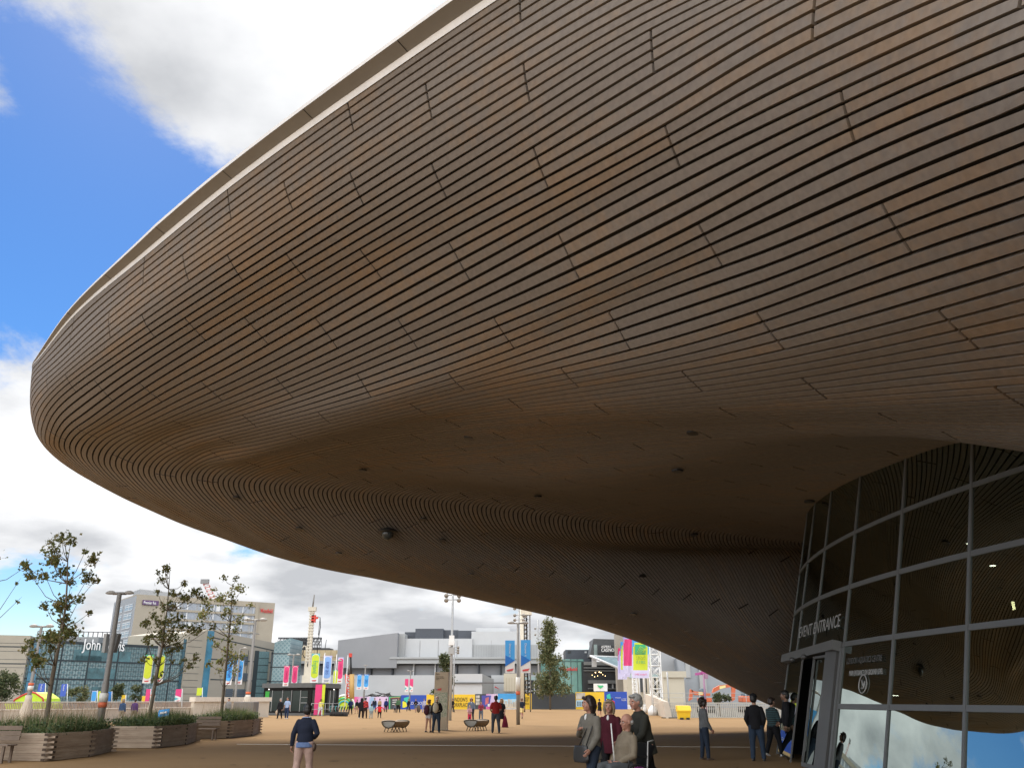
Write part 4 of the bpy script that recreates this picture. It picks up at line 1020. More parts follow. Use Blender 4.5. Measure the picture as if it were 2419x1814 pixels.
mb = MB(); mb.tube([FR.pt(FR.hit(490, 1498)[0], FR.hit(490, 1486)[1] + 0.6, -0.5), FR.pt(FR.hit(614, 1500)[0], FR.hit(614, 1501)[1] + 0.4, -0.5)], 0.09, 4); part('roof_rail', mb, m_roofg, st)
FC = Face((649, 1517, 206), (687, 1512, 206)); mb = MB(); FC.mass(mb, 0, FC.a.z, 12, m_lace, ztop1=FC.b.z + .5)
#[a_, a_ + Vector((1.2, 4, 0)), a_ + Vector((1.2, 14, 0)), a_ + Vector((0, 14, 0)), a_ + Vector((0, 0, FC.b.z + .5)), a_ + Vector((1.6, 4, FC.b.z - 5)), a_ + Vector((1.6, 14, FC.b.z - 5)), a_ + Vector((0, 14, FC.b.z + .5))], m_dglass)
part('lace_glass_corner', mb, m_lace, st)
mb = MB()
for v in (1543, 1575, 1609): z = FC.hit(665, v)[1]; FC.rect(mb, -.5, FC.len, z - .1, z + .1, 0.1, .08)
FC.rect(mb, -.5, -.1, 0, FC.a.z - 2, 0.1, .2)
part('glazing_bars', mb, m_seam, st)

# --- hotel tower behind
ht = thing('hotel_tower', 'tan hotel tower with gridded window recess rising behind the glass store', 'building', gu(460, 1600, 275))
H1 = Face((324, 1403, 262), (650, 1424, 288)); zt = H1.a.z
mb = MB(); H1.mass(mb, 0, zt, 22, m_tan, ztop1=H1.b.z); part('wall', mb, m_tan, ht)
H0 = Face((289, 1410, 292), (324, 1403, 262))
c_ = H1.pt(-0.02, 0); H0.o = c_ - H1.n * 24; H0.o.x -= 0.6; dd = (c_ - H0.o); H0.len = dd.length; H0.r = dd.normalized(); H0.n = Vector((H0.r.y, -H0.r.x, 0)); H0.n = -H0.n if H0.n.x > 0 else H0.n; H0.b = H0.pt(H0.len, zt)
m_hgrey = mat('hotel_grey', (0.30, 0.31, 0.32), 0.6)
mb = MB(); H0.mass(mb, 0, zt - 0.4, 2, m_hgrey); part('end_wall', mb, m_hgrey, ht)
m_win = mat('hotel_window', (0.24, 0.27, 0.31), 0.25, spec=0.6, var=0.25, vs=.7); m_winfr = mat('window_white', (0.62, 0.63, 0.63), 0.5)
for i in range(6):
    for (fa, fb) in ((.12, .46), (.56, .90)):
        mb = MB(); x0, x1 = H0.len * fa, H0.len * fb; z1 = zt - 2.6 - i * 2.6; z0 = z1 - 1.7; H0.rect(mb, x0, x1, z0, z1, 0.08, 0.06)
        wo = part('window', mb, m_win, ht); f2 = MB()
        H0.rect(f2, (x0 + x1) / 2 - .12, (x0 + x1) / 2 + .12, z0, z1, .13, .04)
        for zz in (z0, (z0 * .35 + z1 * .65), z1): H0.rect(f2, x0, x1, zz - .1, zz + .1, .14, .05)
        part('window_frame', f2, m_winfr, wo)
# gridded recess: each storey band of windows with its slab edges and piers
rx0 = H1.hit(388, 1460)[0]; rx1 = H1.hit(604, 1460)[0]; rz1 = H1.hit(495, 1424)[1]
mb = MB(); H1.rect(mb, rx0, rx1, 0, rz1, 0.06, 0.05); part('window_recess', mb, m_hgrey, ht)
for i in range(9):
    z = rz1 - i * 2.75
    mb = MB(); H1.rect(mb, rx0 - .3, rx1 + .3, z - .35, z + .25, 0.45, 0.4); part('floor_slab', mb, m_tan, ht)
    for j, (f0, f1) in enumerate(((0.02, .16), (.18, .32), (.34, .45), (.47, .60), (.62, .78), (.80, .92), (.95, 1.0))):
        mb = MB(); x0, x1 = rx0 + (rx1 - rx0) * f0, rx0 + (rx1 - rx0) * f1
        H1.rect(mb, x0, x1, z - 2.4, z - .45, .10, .04, m_win)
        H1.rect(mb, x0 + (x1 - x0) * .30, x0 + (x1 - x0) * .38, z - 2.4, z - .45, .14, .04, m_winfr)
        if (i + j) % 3 == 0: H1.rect(mb, x0 + (x1 - x0) * .55, x0 + (x1 - x0) * .85, z - 2.3, z - .5, .13, .02, m_winfr)
        part('window', mb, m_win, ht)
for u in (386, 604):
    mb = MB(); x = H1.hit(u, 1460)[0]; H1.rect(mb, x - .5, x + .5, 0, rz1 + .8, .5, .45); part('pier', mb, m_tan, ht)
Rr = Face((330, 1399, 272), (484, 1408, 284)); mb = MB(); Rr.mass(mb, zt - 3, Rr.a.z + 1.0, 8, m_hgrey, ztop1=Rr.b.z); part('roof_plant', mb, m_hgrey, ht)
m_purple = mat('purple_sign', (0.085, 0.035, 0.12), 0.5, var=0)
mb = MB(); H1.prect(mb, 336, 1418, 374, 1429, 0.5, 0.4); sg = part('hotel_sign', mb, m_purple, ht)
H1.text('Premier Inn', 353, 1424, 1.3, 29, m_white, sg, out=0.56)
H1.text('Westfield', 629, 1443, 1.9, 29, m_red, ht, out=0.3)
# tower crane jib beyond
cr_ = thing('tower_crane', 'red and white crane jib poking up behind the hotel roof', 'crane', gu(500, 1600, 330))
m_crw = mat('crane_pale', (0.55, 0.5, 0.48), .6); m_crr = mat('crane_red', (0.45, 0.12, 0.10), .6)
a, b = P(506, 1420, 330), P(484, 1373, 330); mb = MB(); N = 12
for i in range(N):
    p, q = a + (b - a) * (i / N), a + (b - a) * ((i + 1) / N); mm = m_crw if i % 2 else m_crr; o1, o2 = Vector((.75, 0, .4)), Vector((-.75, 0, -.4))
    for s in (o1, o2): mb.tube([p + s, q + s], .22, 4, mm)
    mb.tube([p + o1, q + o2], .15, 4, mm)
part('jib', mb, m_crw, cr_); mb = MB(); mb.box(b, (3.0, 1, 1.6), m_roofg); part('jib_head', mb, m_roofg, cr_)
mb = MB(); c_ = P(506, 1420, 330); mb.box((c_.x, c_.y, c_.z / 2), (1.8, 1.8, c_.z), m_crw); part('mast', mb, m_crw, cr_)

# --- dark rooftop lattice building and the buff wall under it
m_dark = mat('dark_cladding', (0.028, 0.030, 0.034), .6, var=.2); m_buff = mat('buff_panels', (0.46, 0.36, 0.21), .7, var=.12, vs=.3)
bb = thing('buff_building', 'buff panelled building topped by a black lattice plant screen', 'building', gu(730, 1600, 245))
B1 = Face((684, 1535, 240), (800, 1538, 240)); mb = MB(); B1.mass(mb, 0, B1.a.z, 14, m_buff); part('wall', mb, m_buff, bb)
mb = MB(); B1.prect(mb, 686, 1566, 800, 1670, .4, .3); part('grey_base', mb, mat('mid_grey_panel', (0.24, 0.25, 0.26), .6), bb)
mb = MB()
for i in range(9): u = 690 + i * 13; x = B1.hit(u, 1550)[0]; B1.rect(mb, x - .05, x + .05, B1.hit(u, 1566)[1], B1.a.z, .04, .05)
z = B1.hit(740, 1552)[1]; B1.rect(mb, 0, B1.len, z - .06, z + .06, .05, .05)
part('panel_seams', mb, mat('buff_seam', (0.30, 0.23, 0.13), .7), bb)
B2 = Face((657, 1512, 246), (760, 1506, 246)); mb = MB()
x0, x1, z0, z1 = B2.prect(mb, 684, 1508, 724, 1536, 0, 4); B2.prect(mb, 724, 1530, 778, 1537, 0.3, 6); part('black_block', mb, m_dark, bb)
mb = MB(); z1 = B2.hit(700, 1506)[1]; z0 = B2.hit(700, 1536)[1]; xa = B2.hit(657, 1512)[0]; xb = B2.hit(760, 1512)[0]
for i in range(27):
    x = xa + (xb - xa) * i / 26; B2.rect(mb, x - .07, x + .07, z0, z1 - (0.6 if i < 5 else 0), .2, .12)
for f in (0.0, .2, .45, .7, .92, 1): z = z0 + (z1 - z0) * f; B2.rect(mb, xa, xb, z - .12, z + .12, .25, .12)
for i in range(13):
    x = xa + (xb - xa) * i / 13; w_ = (xb - xa) / 13
    mb.tube([B2.pt(x, z0 + (z1 - z0) * .45, .1), B2.pt(x + w_, z1, .1)], .10, 4)
part('lattice_screen', mb, m_dark, bb)
mb = MB(); mb.tube([P(767, 1537, 250), P(771, 1510, 250)], .12, 4); part('antenna', mb, m_roofg, bb)

# --- big pale shopping centre
m_wh = mat('white_panel', (0.44, 0.45, 0.455), .55, var=.05, vs=.2); m_gr = mat('grey_panel', (0.235, 0.24, 0.25), .6, var=.05, vs=.2)
m_gr2 = mat('light_grey_mesh', (0.33, 0.34, 0.34), .6, var=.05, vs=.3); m_dg = mat('charcoal_panel', (0.055, 0.062, 0.075), .6, var=.1)
sc_ = thing('shopping_centre', 'huge grey and white shopping centre with stepped charcoal roof blocks', 'building', gu(1050, 1660, 225))
YS = 225
M1 = Face((799, 1512, 224), (940, 1494, 224)); mb = MB(); M1.mass(mb, 9.0, M1.a.z, 30, m_gr, ztop1=M1.b.z); part('grey_block', mb, m_gr, sc_)
M0 = Face((720, 1560, YS), (1300, 1560, YS))
mb = MB(); M0.prect(mb, 938, 1495, 954, 1557, -2, 20); part('grey_pier', mb, m_gr2, sc_)
for r_ in ((947, 1487, 976, 1508), (975, 1480, 1043, 1507), (1043, 1482, 1078, 1507), (1078, 1484, 1121, 1507)):
    mb = MB(); M0.prect(mb, *r_, -6 - (r_[0] % 3), 12); part('charcoal_block', mb, m_dg, sc_)
for r_, d_ in (((948, 1506, 1114, 1558), -3), ((1112, 1488, 1290, 1524), -4), ((1121, 1477, 1204, 1490), -8)):
    mb = MB(); M0.prect(mb, *r_, d_, 18); part('white_block', mb, m_wh, sc_)
mb = MB(); M0.prect(mb, 1114, 1520, 1290, 1558, -3.5, 18); part('mesh_screen', mb, m_gr2, sc_)
mb = MB()
for u in (989, 1033, 1078, 1160, 1205, 1250): x = M0.hit(u, 1530)[0]; M0.rect(mb, x - .05, x + .05, M0.hit(u, 1556)[1], M0.hit(u, 1510)[1], -2.9, .1)
for u in range(1118, 1290, 6): x = M0.hit(u, 1530)[0]; M0.rect(mb, x - .04, x + .04, M0.hit(u, 1556)[1], M0.hit(u, 1522)[1], -3.4, .1)
part('panel_seams', mb, mat('panel_seam', (0.3, 0.3, 0.3), .7), sc_)
mb = MB(); M0.prect(mb, 922, 1552, 1290, 1556, 1.2, 6); M0.prect(mb, 700, 1561, 1290, 1567, .9, 4); M0.prect(mb, 905, 1556, 1290, 1562, .7, 4); part('ledge', mb, m_gr2, sc_)
mb = MB(); M0.prect(mb, 700, 1566, 1300, 1676, -3, 12); part('recess', mb, m_dg, sc_)
us = [700, 760, 820, 874, 925, 976, 1027, 1078, 1130, 1182, 1233, 1290]
for a, b in zip(us[:-1], us[1:]):
    mb = MB(); M0.prect(mb, a + 3, 1570, b - 1, 1596, -2.0, .6); part('grey_screen', mb, m_gr, sc_)
for u, w_ in ((976, m_wh), (1027, m_wh), (1078, m_dg), (1130, m_dg), (1182, m_dg), (925, m_dg), (874, m_dg), (760, m_dg)):
    mb = MB(); M0.prect(mb, u - 1.6, 1564, u + 1.6, 1597, -1.0, .5); part('post', mb, w_, sc_)
for a, b in ((700, 868), (868, 980), (980, 1075), (1160, 1300)):
    mb = MB(); M0.prect(mb, a, 1594, b, 1676, 0, 2.2); part('white_wall', mb, m_wh, sc_)
bx = Face((1074, 1591, 205), (1139, 1591, 205)); mb = MB(); bx.mass(mb, 2.0, bx.a.z, 16, m_wh); part('white_box', mb, m_wh, sc_)
mb = MB(); c0, c1 = bx.pt(bx.len, 0), P(1166, 1600, 222); n_ = 14
for i in range(n_):
    f = i / n_; p = c0 + (Vector((c1.x, c1.y, 0)) - c0) * f; q = c0 + (Vector((c1.x, c1.y, 0)) - c0) * (f + .055); mb.slab(p, q, 2.0, bx.a.z - 0.8 * f, .12)
part('rib_screen', mb, m_gr2, sc_)
mb = MB(); mb.slab(bx.pt(0, 0, .3), bx.pt(bx.len + 5, 0, .3), 5.0, 5.3, .3); part('ledge', mb, mat('dark_trim', (.1, .1, .1), .6), sc_)
Mc = Face((1190, 1590, 218), (1222, 1590, 218)); m_cream = mat('cream_panel', (0.46, 0.42, 0.33), .7, var=.05, vs=.3)
mb = MB(); Mc.mass(mb, 3.5, Mc.a.z, 4, m_cream); part('cream_block', mb, m_cream, sc_)
mb = MB()
for i in range(1, 5): Mc.rect(mb, Mc.len * i / 5 - .04, Mc.len * i / 5 + .04, 3.5, Mc.a.z - 1, .05, .06)
part('panel_seams', mb, mat('cream_seam', (.35, .3, .2), .7), sc_)
mb = MB(); M0.prect(mb, 1221, 1598, 1300, 1640, .6, .6); part('shop_glass', mb, mat('black_glass', (0.02, 0.025, 0.028), .2, spec=.6, var=.4, vs=.4), sc_)
mb = MB(); M0.prect(mb, 1240, 1597, 1300, 1606, .8, .3); part('glass_band', mb, mat('pale_teal_glass', (0.30, 0.40, 0.40), .3), sc_)
mb = MB()
for u in range(1226, 1300, 9): x = M0.hit(u, 1620)[0]; M0.rect(mb, x - .12, x + .12, 0, M0.hit(u, 1606)[1], 1.0, .2)
M0.prect(mb, 1225, 1630, 1300, 1632, 1.2, .2)
part('white_posts', mb, m_wh, sc_)
mb = MB(); M0.prect(mb, 1166, 1629, 1240, 1676, 1.5, 1.0); part('low_wall', mb, mat('pale_blue_grey', (.48, .51, .54), .6), sc_)
mb = MB(); x, z = M0.hit(1174, 1625); mb.prism([M0.pt(x - .6, z + .2, 1.6), M0.pt(x + .7, z - .3, 1.6), M0.pt(x + .2, z + .1, 1.6), M0.pt(x - .5, z + .5, 1.6)], (0, -.03, 0), m_red); part('wing_logo', mb, m_red, sc_)

# --- casino and teal glass hall
ca = thing('casino_building', 'dark angular casino block over a black shop front and teal glass hall', 'building', gu(1400, 1660, 215))
m_lampd = mat('shop_lamp_warm', (1.0, .72, .35), .5, var=0, emit=2.2)
m_tealg = mat('teal_glass', (0.15, 0.30, 0.26), .15, spec=.6, var=.2, vs=.15); m_blackp = mat('black_panel', (0.022, 0.024, 0.026), .5, var=.3, vs=.5)
C0 = Face((1318, 1556, 212), (1378, 1554, 214)); mb = MB(); C0.mass(mb, 0, C0.a.z, 12, m_tealg); part('glass_hall', mb, m_tealg, ca)
mb = MB()
for i in range(5): x = C0.len * i / 4; C0.rect(mb, x - .08, x + .08, 0, C0.a.z, .1, .1)
for z in (C0.a.z * .28, C0.a.z - .4): C0.rect(mb, 0, C0.len, z - .12, z + .12, .12, .1)
part('glazing_bars', mb, mat('teal_bar', (.05, .11, .10), .5), ca)
C0.text('Westfield', 1341, 1580, 1.15, 42, m_red, ca, out=.4)
C1 = Face((1336, 1534, 226), (1398, 1533, 226)); mb = MB(); C1.mass(mb, 0, C1.a.z, 10, m_dg); part('grey_upper_block', mb, m_dg, ca)
mb = MB(); C1.prect(mb, 1341, 1537, 1349, 1543, .1, .1, m_blackp); C1.prect(mb, 1381, 1538, 1386, 1542, .1, .1, m_wh); part('plant_grille', mb, m_blackp, ca)
C2 = Face((1402, 1508, 214), (1464, 1510, 214)); m_cas = mat('casino_dark', (0.045, 0.048, 0.048), .5, var=.4, vs=.25)
zc0 = C2.hit(1430, 1552)[1]
mb = MB(); C2.mass(mb, zc0, C2.a.z, 12, m_cas, ztop1=C2.b.z)
pA, pB = P(1393, 1550, 214), C2.pt(0, C2.a.z); mb.prism([C2.pt(0, zc0), pA, pB], (0, 8, 0), m_cas); part('upper_block', mb, m_cas, ca)
for (u0, u1) in ((1403, 1411), (1454, 1464)):
    mb = MB(); C2.prect(mb, u0, 1522, u1, 1548, .1, .1); part('glass_panel', mb, mat('grey_green_glass', (.16, .21, .20), .25, var=.4, vs=.5), ca)
mb = MB(); C2.prect(mb, 1411, 1524, 1455, 1543, .5, .4); sg = part('sign_board', mb, m_blackp, ca)
C2.text('ASPERS', 1431, 1527.5, 0.72, 23, m_white, sg, out=.6); C2.text('CASINO', 1435, 1535.5, 1.1, 30, m_white, sg, out=.6)
C3 = Face((1376, 1563, 213), (1480, 1563, 216)); mb = MB(); C3.mass(mb, 0, C3.a.z, 8, m_blackp); part('shop_front', mb, m_blackp, ca)
for i, (v0, v1) in enumerate(((1563, 1571), (1576, 1578.5), (1583, 1585), (1606, 1611), (1611, 1614), (1625, 1627))):
    mb = MB(); C3.prect(mb, 1378 + (10 if i > 2 else 0), v0, 1476, v1, .6, .5); part('facade_band', mb, mat('grey_band', (.13, .135, .13), .5), ca)
mb = MB()
for u in (1403, 1409, 1419, 1432, 1445, 1456): C3.prect(mb, u, 1615, u + 3, 1626, .3, .2, m_gr2)
part('door_frames', mb, m_gr2, ca)
mb = MB()
for (u, v) in ((1403, 1588), (1412, 1587), (1416, 1588)): x, z = C3.hit(u, v); mb.ell(C3.pt(x, z, 1.0), (.13, .13, .12), m_lampd, 6, 4)
for (u, v) in ((1396, 1594), (1409, 1596), (1421, 1593), (1427, 1596), (1314, 1602), (1402, 1598)): x, z = C3.hit(u, v); mb.ell(C3.pt(x, z, .8), (.09, .09, .09), m_lampd, 6, 4)
part('shop_lamp', mb, m_lampd, ca)
# tilted glass canopy with white edges
gl = MB(); a, b, c = P(1394, 1549, 196), P(1470, 1552, 196), P(1470, 1581, 190)
gl.prism([a, b, c], (0, .15, 0), mat('canopy_glass', (0.13, 0.18, 0.18), .2, spec=.6, var=.4, vs=.4)); part('glass_canopy', gl, None, ca)
mb = MB(); mb.tube([a, b], .18, 5, m_wh); mb.tube([a, c], .26, 5, m_wh)
mb.box(P(1403.5, 1561, 197), (1.0, .5, 2.4), m_wh); part('canopy_edge', mb, m_wh, ca)
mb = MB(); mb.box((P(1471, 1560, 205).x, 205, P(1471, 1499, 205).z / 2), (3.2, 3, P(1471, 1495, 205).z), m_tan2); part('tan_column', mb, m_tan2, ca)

# --- grey and cream blocks on the right, under the roof edge
rb = thing('grey_building', 'plain grey building with cream lower wing seen under the roof edge', 'building', gu(1660, 1660, 190))
m_bg1 = mat('blue_grey_wall', (0.26, 0.285, 0.31), .7, var=.08, vs=.3); m_bg2 = mat('grey_wall', (0.30, 0.31, 0.32), .7, var=.06, vs=.3)
K1 = Face((1478, 1520, 200), (1618, 1520, 200)); mb = MB(); K1.mass(mb, 0, K1.a.z, 14, m_bg2); part('upper_block', mb, m_bg2, rb)
K2 = Face((1616, 1550, 188), (1860, 1560, 188)); mb = MB(); K2.mass(mb, 0, K2.a.z, 20, m_bg1); part('side_block', mb, m_bg1, rb)
mb = MB(); K2.prect(mb, 1619, 1560, 1630, 1600, .3, .2); K2.prect(mb, 1652, 1560, 1668, 1668, .5, .4); part('pale_panel', mb, m_gr2, rb)
K3 = Face((1567, 1588, 176), (1615, 1588, 176)); mb = MB(); K3.mass(mb, 0, K3.a.z, 10, m_cream); K3.rect(mb, -.4, K3.len + .4, K3.a.z - .9, K3.a.z + .25, .4, .6, m_cream); part('cream_wing', mb, m_cream, rb)
K4 = Face((1480, 1592, 182), (1578, 1592, 182)); mb = MB(); K4.mass(mb, 0, K4.a.z, 6, m_cream); part('cream_front', mb, m_cream, rb)
for (u0, v0, u1, v1, mm) in ((1486, 1592, 1574, 1601, 'pale_teal_glass'), (1512, 1601, 1576, 1634, 'black_glass')):
    mb = MB(); K4.prect(mb, u0, v0, u1, v1, .2, .2); part('shop_glass', mb, MATS[mm], rb)
mb = MB()
for u in (1522, 1530, 1542, 1552, 1566): x = K4.hit(u, 1620)[0]; K4.rect(mb, x - .2, x + .2, 0, K4.hit(u, 1601)[1], .5, .3)
part('pillar', mb, m_cream, rb)
# ------------------------------------------------------------------ lamps, masts, banners
m_pole = mat('lamp_steel', (0.20, 0.185, 0.165), 0.5, metal=0.2, var=0.06); m_pole2 = mat('mast_steel', (0.36, 0.36, 0.35), 0.5, metal=0.3, var=0.06)
m_head = mat('lamp_head_grey', (0.27, 0.25, 0.22), 0.5, var=0.05); m_orange = mat('orange_band', (0.62, 0.13, 0.05), 0.6, var=0); m_wband = mat('white_band', (0.68, 0.66, 0.60), 0.6, var=0)
m_white_s = mat('white_paint', (0.72, 0.72, 0.70), 0.4, var=0.04)
m_cgrey = mat('pale_grey_concrete', (.33, .32, .29), .85, var=.1)
def lamp(label, b, top, span, rad=0.085, band=None, conc=0.0, group='twin armed street lamps', single=False):
    """b: ground point; top: (u, v) of the pole top; span: half the width over both arms in metres"""
    H = P(*top, b.y).z
    t = thing('street_lamp', label, 'street lamp', b, group)
    mb = MB(); mb.tube([b, b + Vector((0, 0, H * .42)), b + Vector((0, 0, H * .425)), b + Vector((0, 0, H))], [rad * 1.15, rad * 1.05, rad * .85, rad * .7], 12, m_pole); part('pole', mb, m_pole, t)
    if conc:
        mb = MB(); mb.lathe(b, [(conc * 1.0, 0), (conc * .95, 0.9), (conc * .5, 1.6), (rad * 1.6, 1.9)], 14, MATS['cream_concrete']); part('concrete_base', mb, m_cgrey, t)
    for z, h_, mm in (band or ()):
        mb = MB(); mb.lathe(b, [(rad * 1.3, z), (rad * 1.3, z + h_)], 12, mm); part('band', mb, mm, t)
    mb = MB(); mb.tube([b + Vector((-span * .5 * (0 if single else 1), 0, H - .02)), b + Vector((span * .5, 0, H - .02))], rad * .45, 8, m_pole); part('arm', mb, m_pole, t)
    for s in ((1,) if single else (-1, 1)):
        c = b + Vector((s * span * .70, 0, H - 0.015)); mb = MB()
        vs = []; prof = [(-.36, .02, .05), (-.30, .09, .14), (-.15, .15, .19), (.05, .165, .20), (.22, .13, .15), (.33, .06, .07), (.36, .015, .03)]
        n = 12
        for x, w_, h_ in prof:
            for k in range(n):
                an = 2 * math.pi * k / n; zz = math.sin(an); vs.append(c + Vector((s * x * span, math.cos(an) * w_ * span, (zz * h_ if zz > 0 else zz * h_ * .45) * span)))
        mb.add(vs, [(i * n + k, i * n + (k + 1) % n, (i + 1) * n + (k + 1) % n, (i + 1) * n + k) for i in range(len(prof) - 1) for k in range(n)], m_head, True)
        part('lamp_head', mb, m_head, t)
    return t, H
BND = ((1.55, .28, m_wband), (1.38, .16, m_orange))
tA, HA = lamp('nearest twin armed lamp, between the front and middle planters', G(225, 1776), (276, 1400), 0.47, 0.11, BND)
bA = Vector(tA.location)
for s in (-1, 1):                               # the two slanted panels halfway up
    a = P(256 + s * 11 - 2, 1540, bA.y); c = P(263 + s * 14, 1496, bA.y); mb = MB()
    w_ = Vector((0.05, 0, 0)); d_ = Vector((0, .25, 0))
    mb.hexa([a - w_, a + w_, a + w_ + d_, a - w_ + d_, c - w_, c + w_, c + w_ + d_, c - w_ + d_]); part('side_panel', mb, MATS['mullion_metal'] if s > 0 else m_pole2, tA)
lamp('twin armed lamp on a pale conical base behind the front left planter', gu(60, 1690, 60), (86, 1479), 0.80, 0.13, ((2.2, .28, m_wband), (2.5, .16, m_orange)), 0.42)
tC, HC_ = lamp('lamp pole carrying two yellow green banners, behind the middle tree', gu(356, 1680, 70), (379, 1508), 0.75, 0.12, ((1.5, .26, m_wband), (1.85, .15, m_orange)), 0.3)
lamp('tall twin armed lamp rising right of the blue name banners', gu(581, 1690, 83), (597, 1464), 1.05, 0.17, ((1.75, .28, m_wband), (2.1, .2, m_orange)), 0.62)
tE, _ = lamp('slim lamp pole carrying two blue name banners', gu(551, 1690, 92), (561, 1531), 0.7, 0.12, single=True)
tF, _ = lamp('twin armed lamp with two pink banners before the kiosk', G(682, 1689), (690, 1546), 0.72, 0.12, ((1.25, .25, m_wband),))
tG, _ = lamp('lamp pole with two small lime banners behind the kiosk', gu(783, 1690, 120), (786, 1560), 0.85, 0.12)
tH, _ = lamp('lamp pole with two blue rugby banners', gu(857, 1690, 140), (859, 1571), 0.32, 0.13)
tI, _ = lamp('furthest lamp pole with short pink and white banners', gu(966, 1690, 150), (968, 1584), 0.55, 0.12)
tL, _ = lamp('twin armed lamp with two large blue banners right of centre', G(1224, 1711), (1221, 1471), 0.72, 0.115, ((2.2, .9, m_wband), (1.95, .22, m_orange)))
def prism_poly(mb, pts, Y, th, m):
    mb.prism([P(u, v, Y) for u, v in pts], (0, th, 0), m)
m_bwht = mat('banner_white', (0.66, 0.65, 0.64), .75, var=.04, vs=1.5); m_pink = mat('banner_pink', (0.62, 0.045, 0.17), .75, var=.05, vs=1.5); m_lime = mat('banner_lime', (0.52, 0.60, 0.03), .75, var=.05, vs=1.5)
m_sky = mat('banner_sky_blue', (0.06, 0.32, 0.68), .75, var=.05, vs=1.5); m_blue = mat('banner_deep_blue', (0.02, 0.15, 0.48), .75, var=.05); m_navy = mat('navy_print', (0.012, 0.04, 0.25), .7, var=.05); m_lilac = mat('banner_lilac', (0.42, 0.40, 0.68), .75, var=.06, vs=1.5)
m_green = mat('banner_green', (0.04, 0.36, 0.16), .75, var=0); m_darkpk = mat('banner_dark_pink', (0.42, 0.02, 0.11), .75, var=0); m_dgreen = mat('banner_dark_green', (0.22, 0.30, 0.01), .75, var=0); m_lred = mat('logo_red', (0.55, 0.06, 0.06), .7, var=0); m_lgrey = mat('logo_grey', (.25, .27, .33), .7, var=0); m_teal = mat('banner_teal', (0.08, 0.42, 0.44), .75, var=.05)
def banner(name, label, cat, group, c4, Y, field, rim=None, word=None, wordm=None, kind='arch', tail=0.16):
    """c4: (u_left, v_top, u_right, v_bottom); the sheet leans with the pole it hangs on"""
    u0, v0, u1, v1 = c4; lean = (1209 - (u0 + u1) / 2) / 6200.0
    def q(s, t, out=0.0):                        # s 0..1 across, t 0..1 downwards
        v = v0 + (v1 - v0) * t; u = u0 + (u1 - u0) * s - lean * (v - v0)
        p = P(u, v, Y); p.y -= out; return p
    def flat(mb, pts, out, m, th=.012): mb.prism([q(s, t, out) for s, t in pts], (0, th, 0), m)
    base = MB(); flat(base, [(0, 0), (1, 0), (1, 1), (0, 1)], 0, m_bwht if kind != 'plain' else field, .02)
    o = base.build(name, m_bwht); tag(o, label, cat, group)
    pr = MB()
    if kind == 'arch':
        A = [(0.06 + .88 * (1 - math.cos(math.pi * k / 10)) / 2, 0.14 - 0.10 * math.sin(math.pi * k / 10)) for k in range(11)]
        Bm = [(0.94 - .88 * (1 - math.cos(math.pi * k / 10)) / 2, 1 - tail - .10 + 0.10 * math.sin(math.pi * k / 10)) for k in range(11)]
        if rim: flat(pr, [(0, 0), (1, 0), (1, .12)] + [(s, t - .03) for s, t in A[::-1]] + [(0, .12)], .014, rim)
        flat(pr, A + Bm, .028, field)
    elif kind == 'split':
        flat(pr, [(0, 0), (1, 0), (1, .62), (.5, .70), (0, .80)], .014, field)
        flat(pr, [(0, .45), (1, .62), (0, .80)], .028, m_blue); flat(pr, [(0.15, .90), (.9, .86), (.75, .93), (.2, .95)], .03, m_lred)
    elif kind == 'chevron':
        flat(pr, [(0, 0), (1, 0), (1, .62), (0, .48)], .014, field); flat(pr, [(0, .62), (.6, .72), (0, .86)], .014, m_teal); flat(pr, [(0.2, .88), (.9, .84), (.7, .92)], .02, m_lred)
    if kind == 'arch': flat(pr, [(.2, 1 - tail * .55), (.8, 1 - tail * .62), (.7, 1 - tail * .32), (.3, 1 - tail * .32)], .02, m_lred if field in (m_lime, m_pink, m_sky) else m_lgrey)
    if pr.v: part('print', pr, field, o)
    if word:
        h = abs(q(.5, 0).z - q(.5, 1).z); w_ = (q(1, .5) - q(0, .5)).length
        c = q(.5, .46 if kind == 'arch' else .30, .05); txt, L, sz, mir = word
        text(txt, c, (0, 0, -1) if not mir else (0, 0, 1), (1, 0, 0) if not mir else (-1, 0, 0), w_ * sz, wordm, o, ext=.004, fit=h * L)
    return o
GB = 'banners hung on the lamp posts'
banner('banner', 'left yellow green banner on the pole behind the middle tree', 'banner', GB, (345, 1546, 364, 1613), 70.3, m_lime, m_green)
banner('banner', 'right yellow green banner on the pole behind the middle tree', 'banner', GB, (376, 1546, 392, 1612), 70.3, m_lime, m_green)
banner('banner', 'left blue name banner, half hidden by the rear tree', 'banner', GB, (537, 1561, 552, 1617), 92.3, m_sky, m_sky, ('NEWHAM', .45, .75, False), m_navy)
banner('banner', 'right blue name banner reading downwards beside the rear tree', 'banner', GB, (561, 1558, 577, 1616), 92.3, m_sky, m_sky, ('NEWHAM', .45, .75, False), m_navy)
banner('banner', 'left of the two pink banners before the kiosk', 'banner', GB, (671.5, 1572, 685, 1620), 100.9, m_pink, m_pink, ('STRATFORD', .40, .45, False), m_darkpk)
banner('banner', 'right of the two pink banners before the kiosk', 'banner', GB, (691.5, 1572, 705, 1620), 100.9, m_pink, m_pink, ('STRATFORD', .40, .45, False), m_darkpk)
banner('banner', 'left small lime banner above the kiosk', 'banner', GB, (770, 1583, 782, 1616), 119.6, m_lime, m_green, ('LONDON', .5, .4, False), m_dgreen, 'arch', .08)
banner('banner', 'right small lime banner above the kiosk', 'banner', GB, (788, 1582, 799, 1617), 119.6, m_lime, m_green, ('LONDON', .5, .4, False), m_dgreen, 'arch', .08)
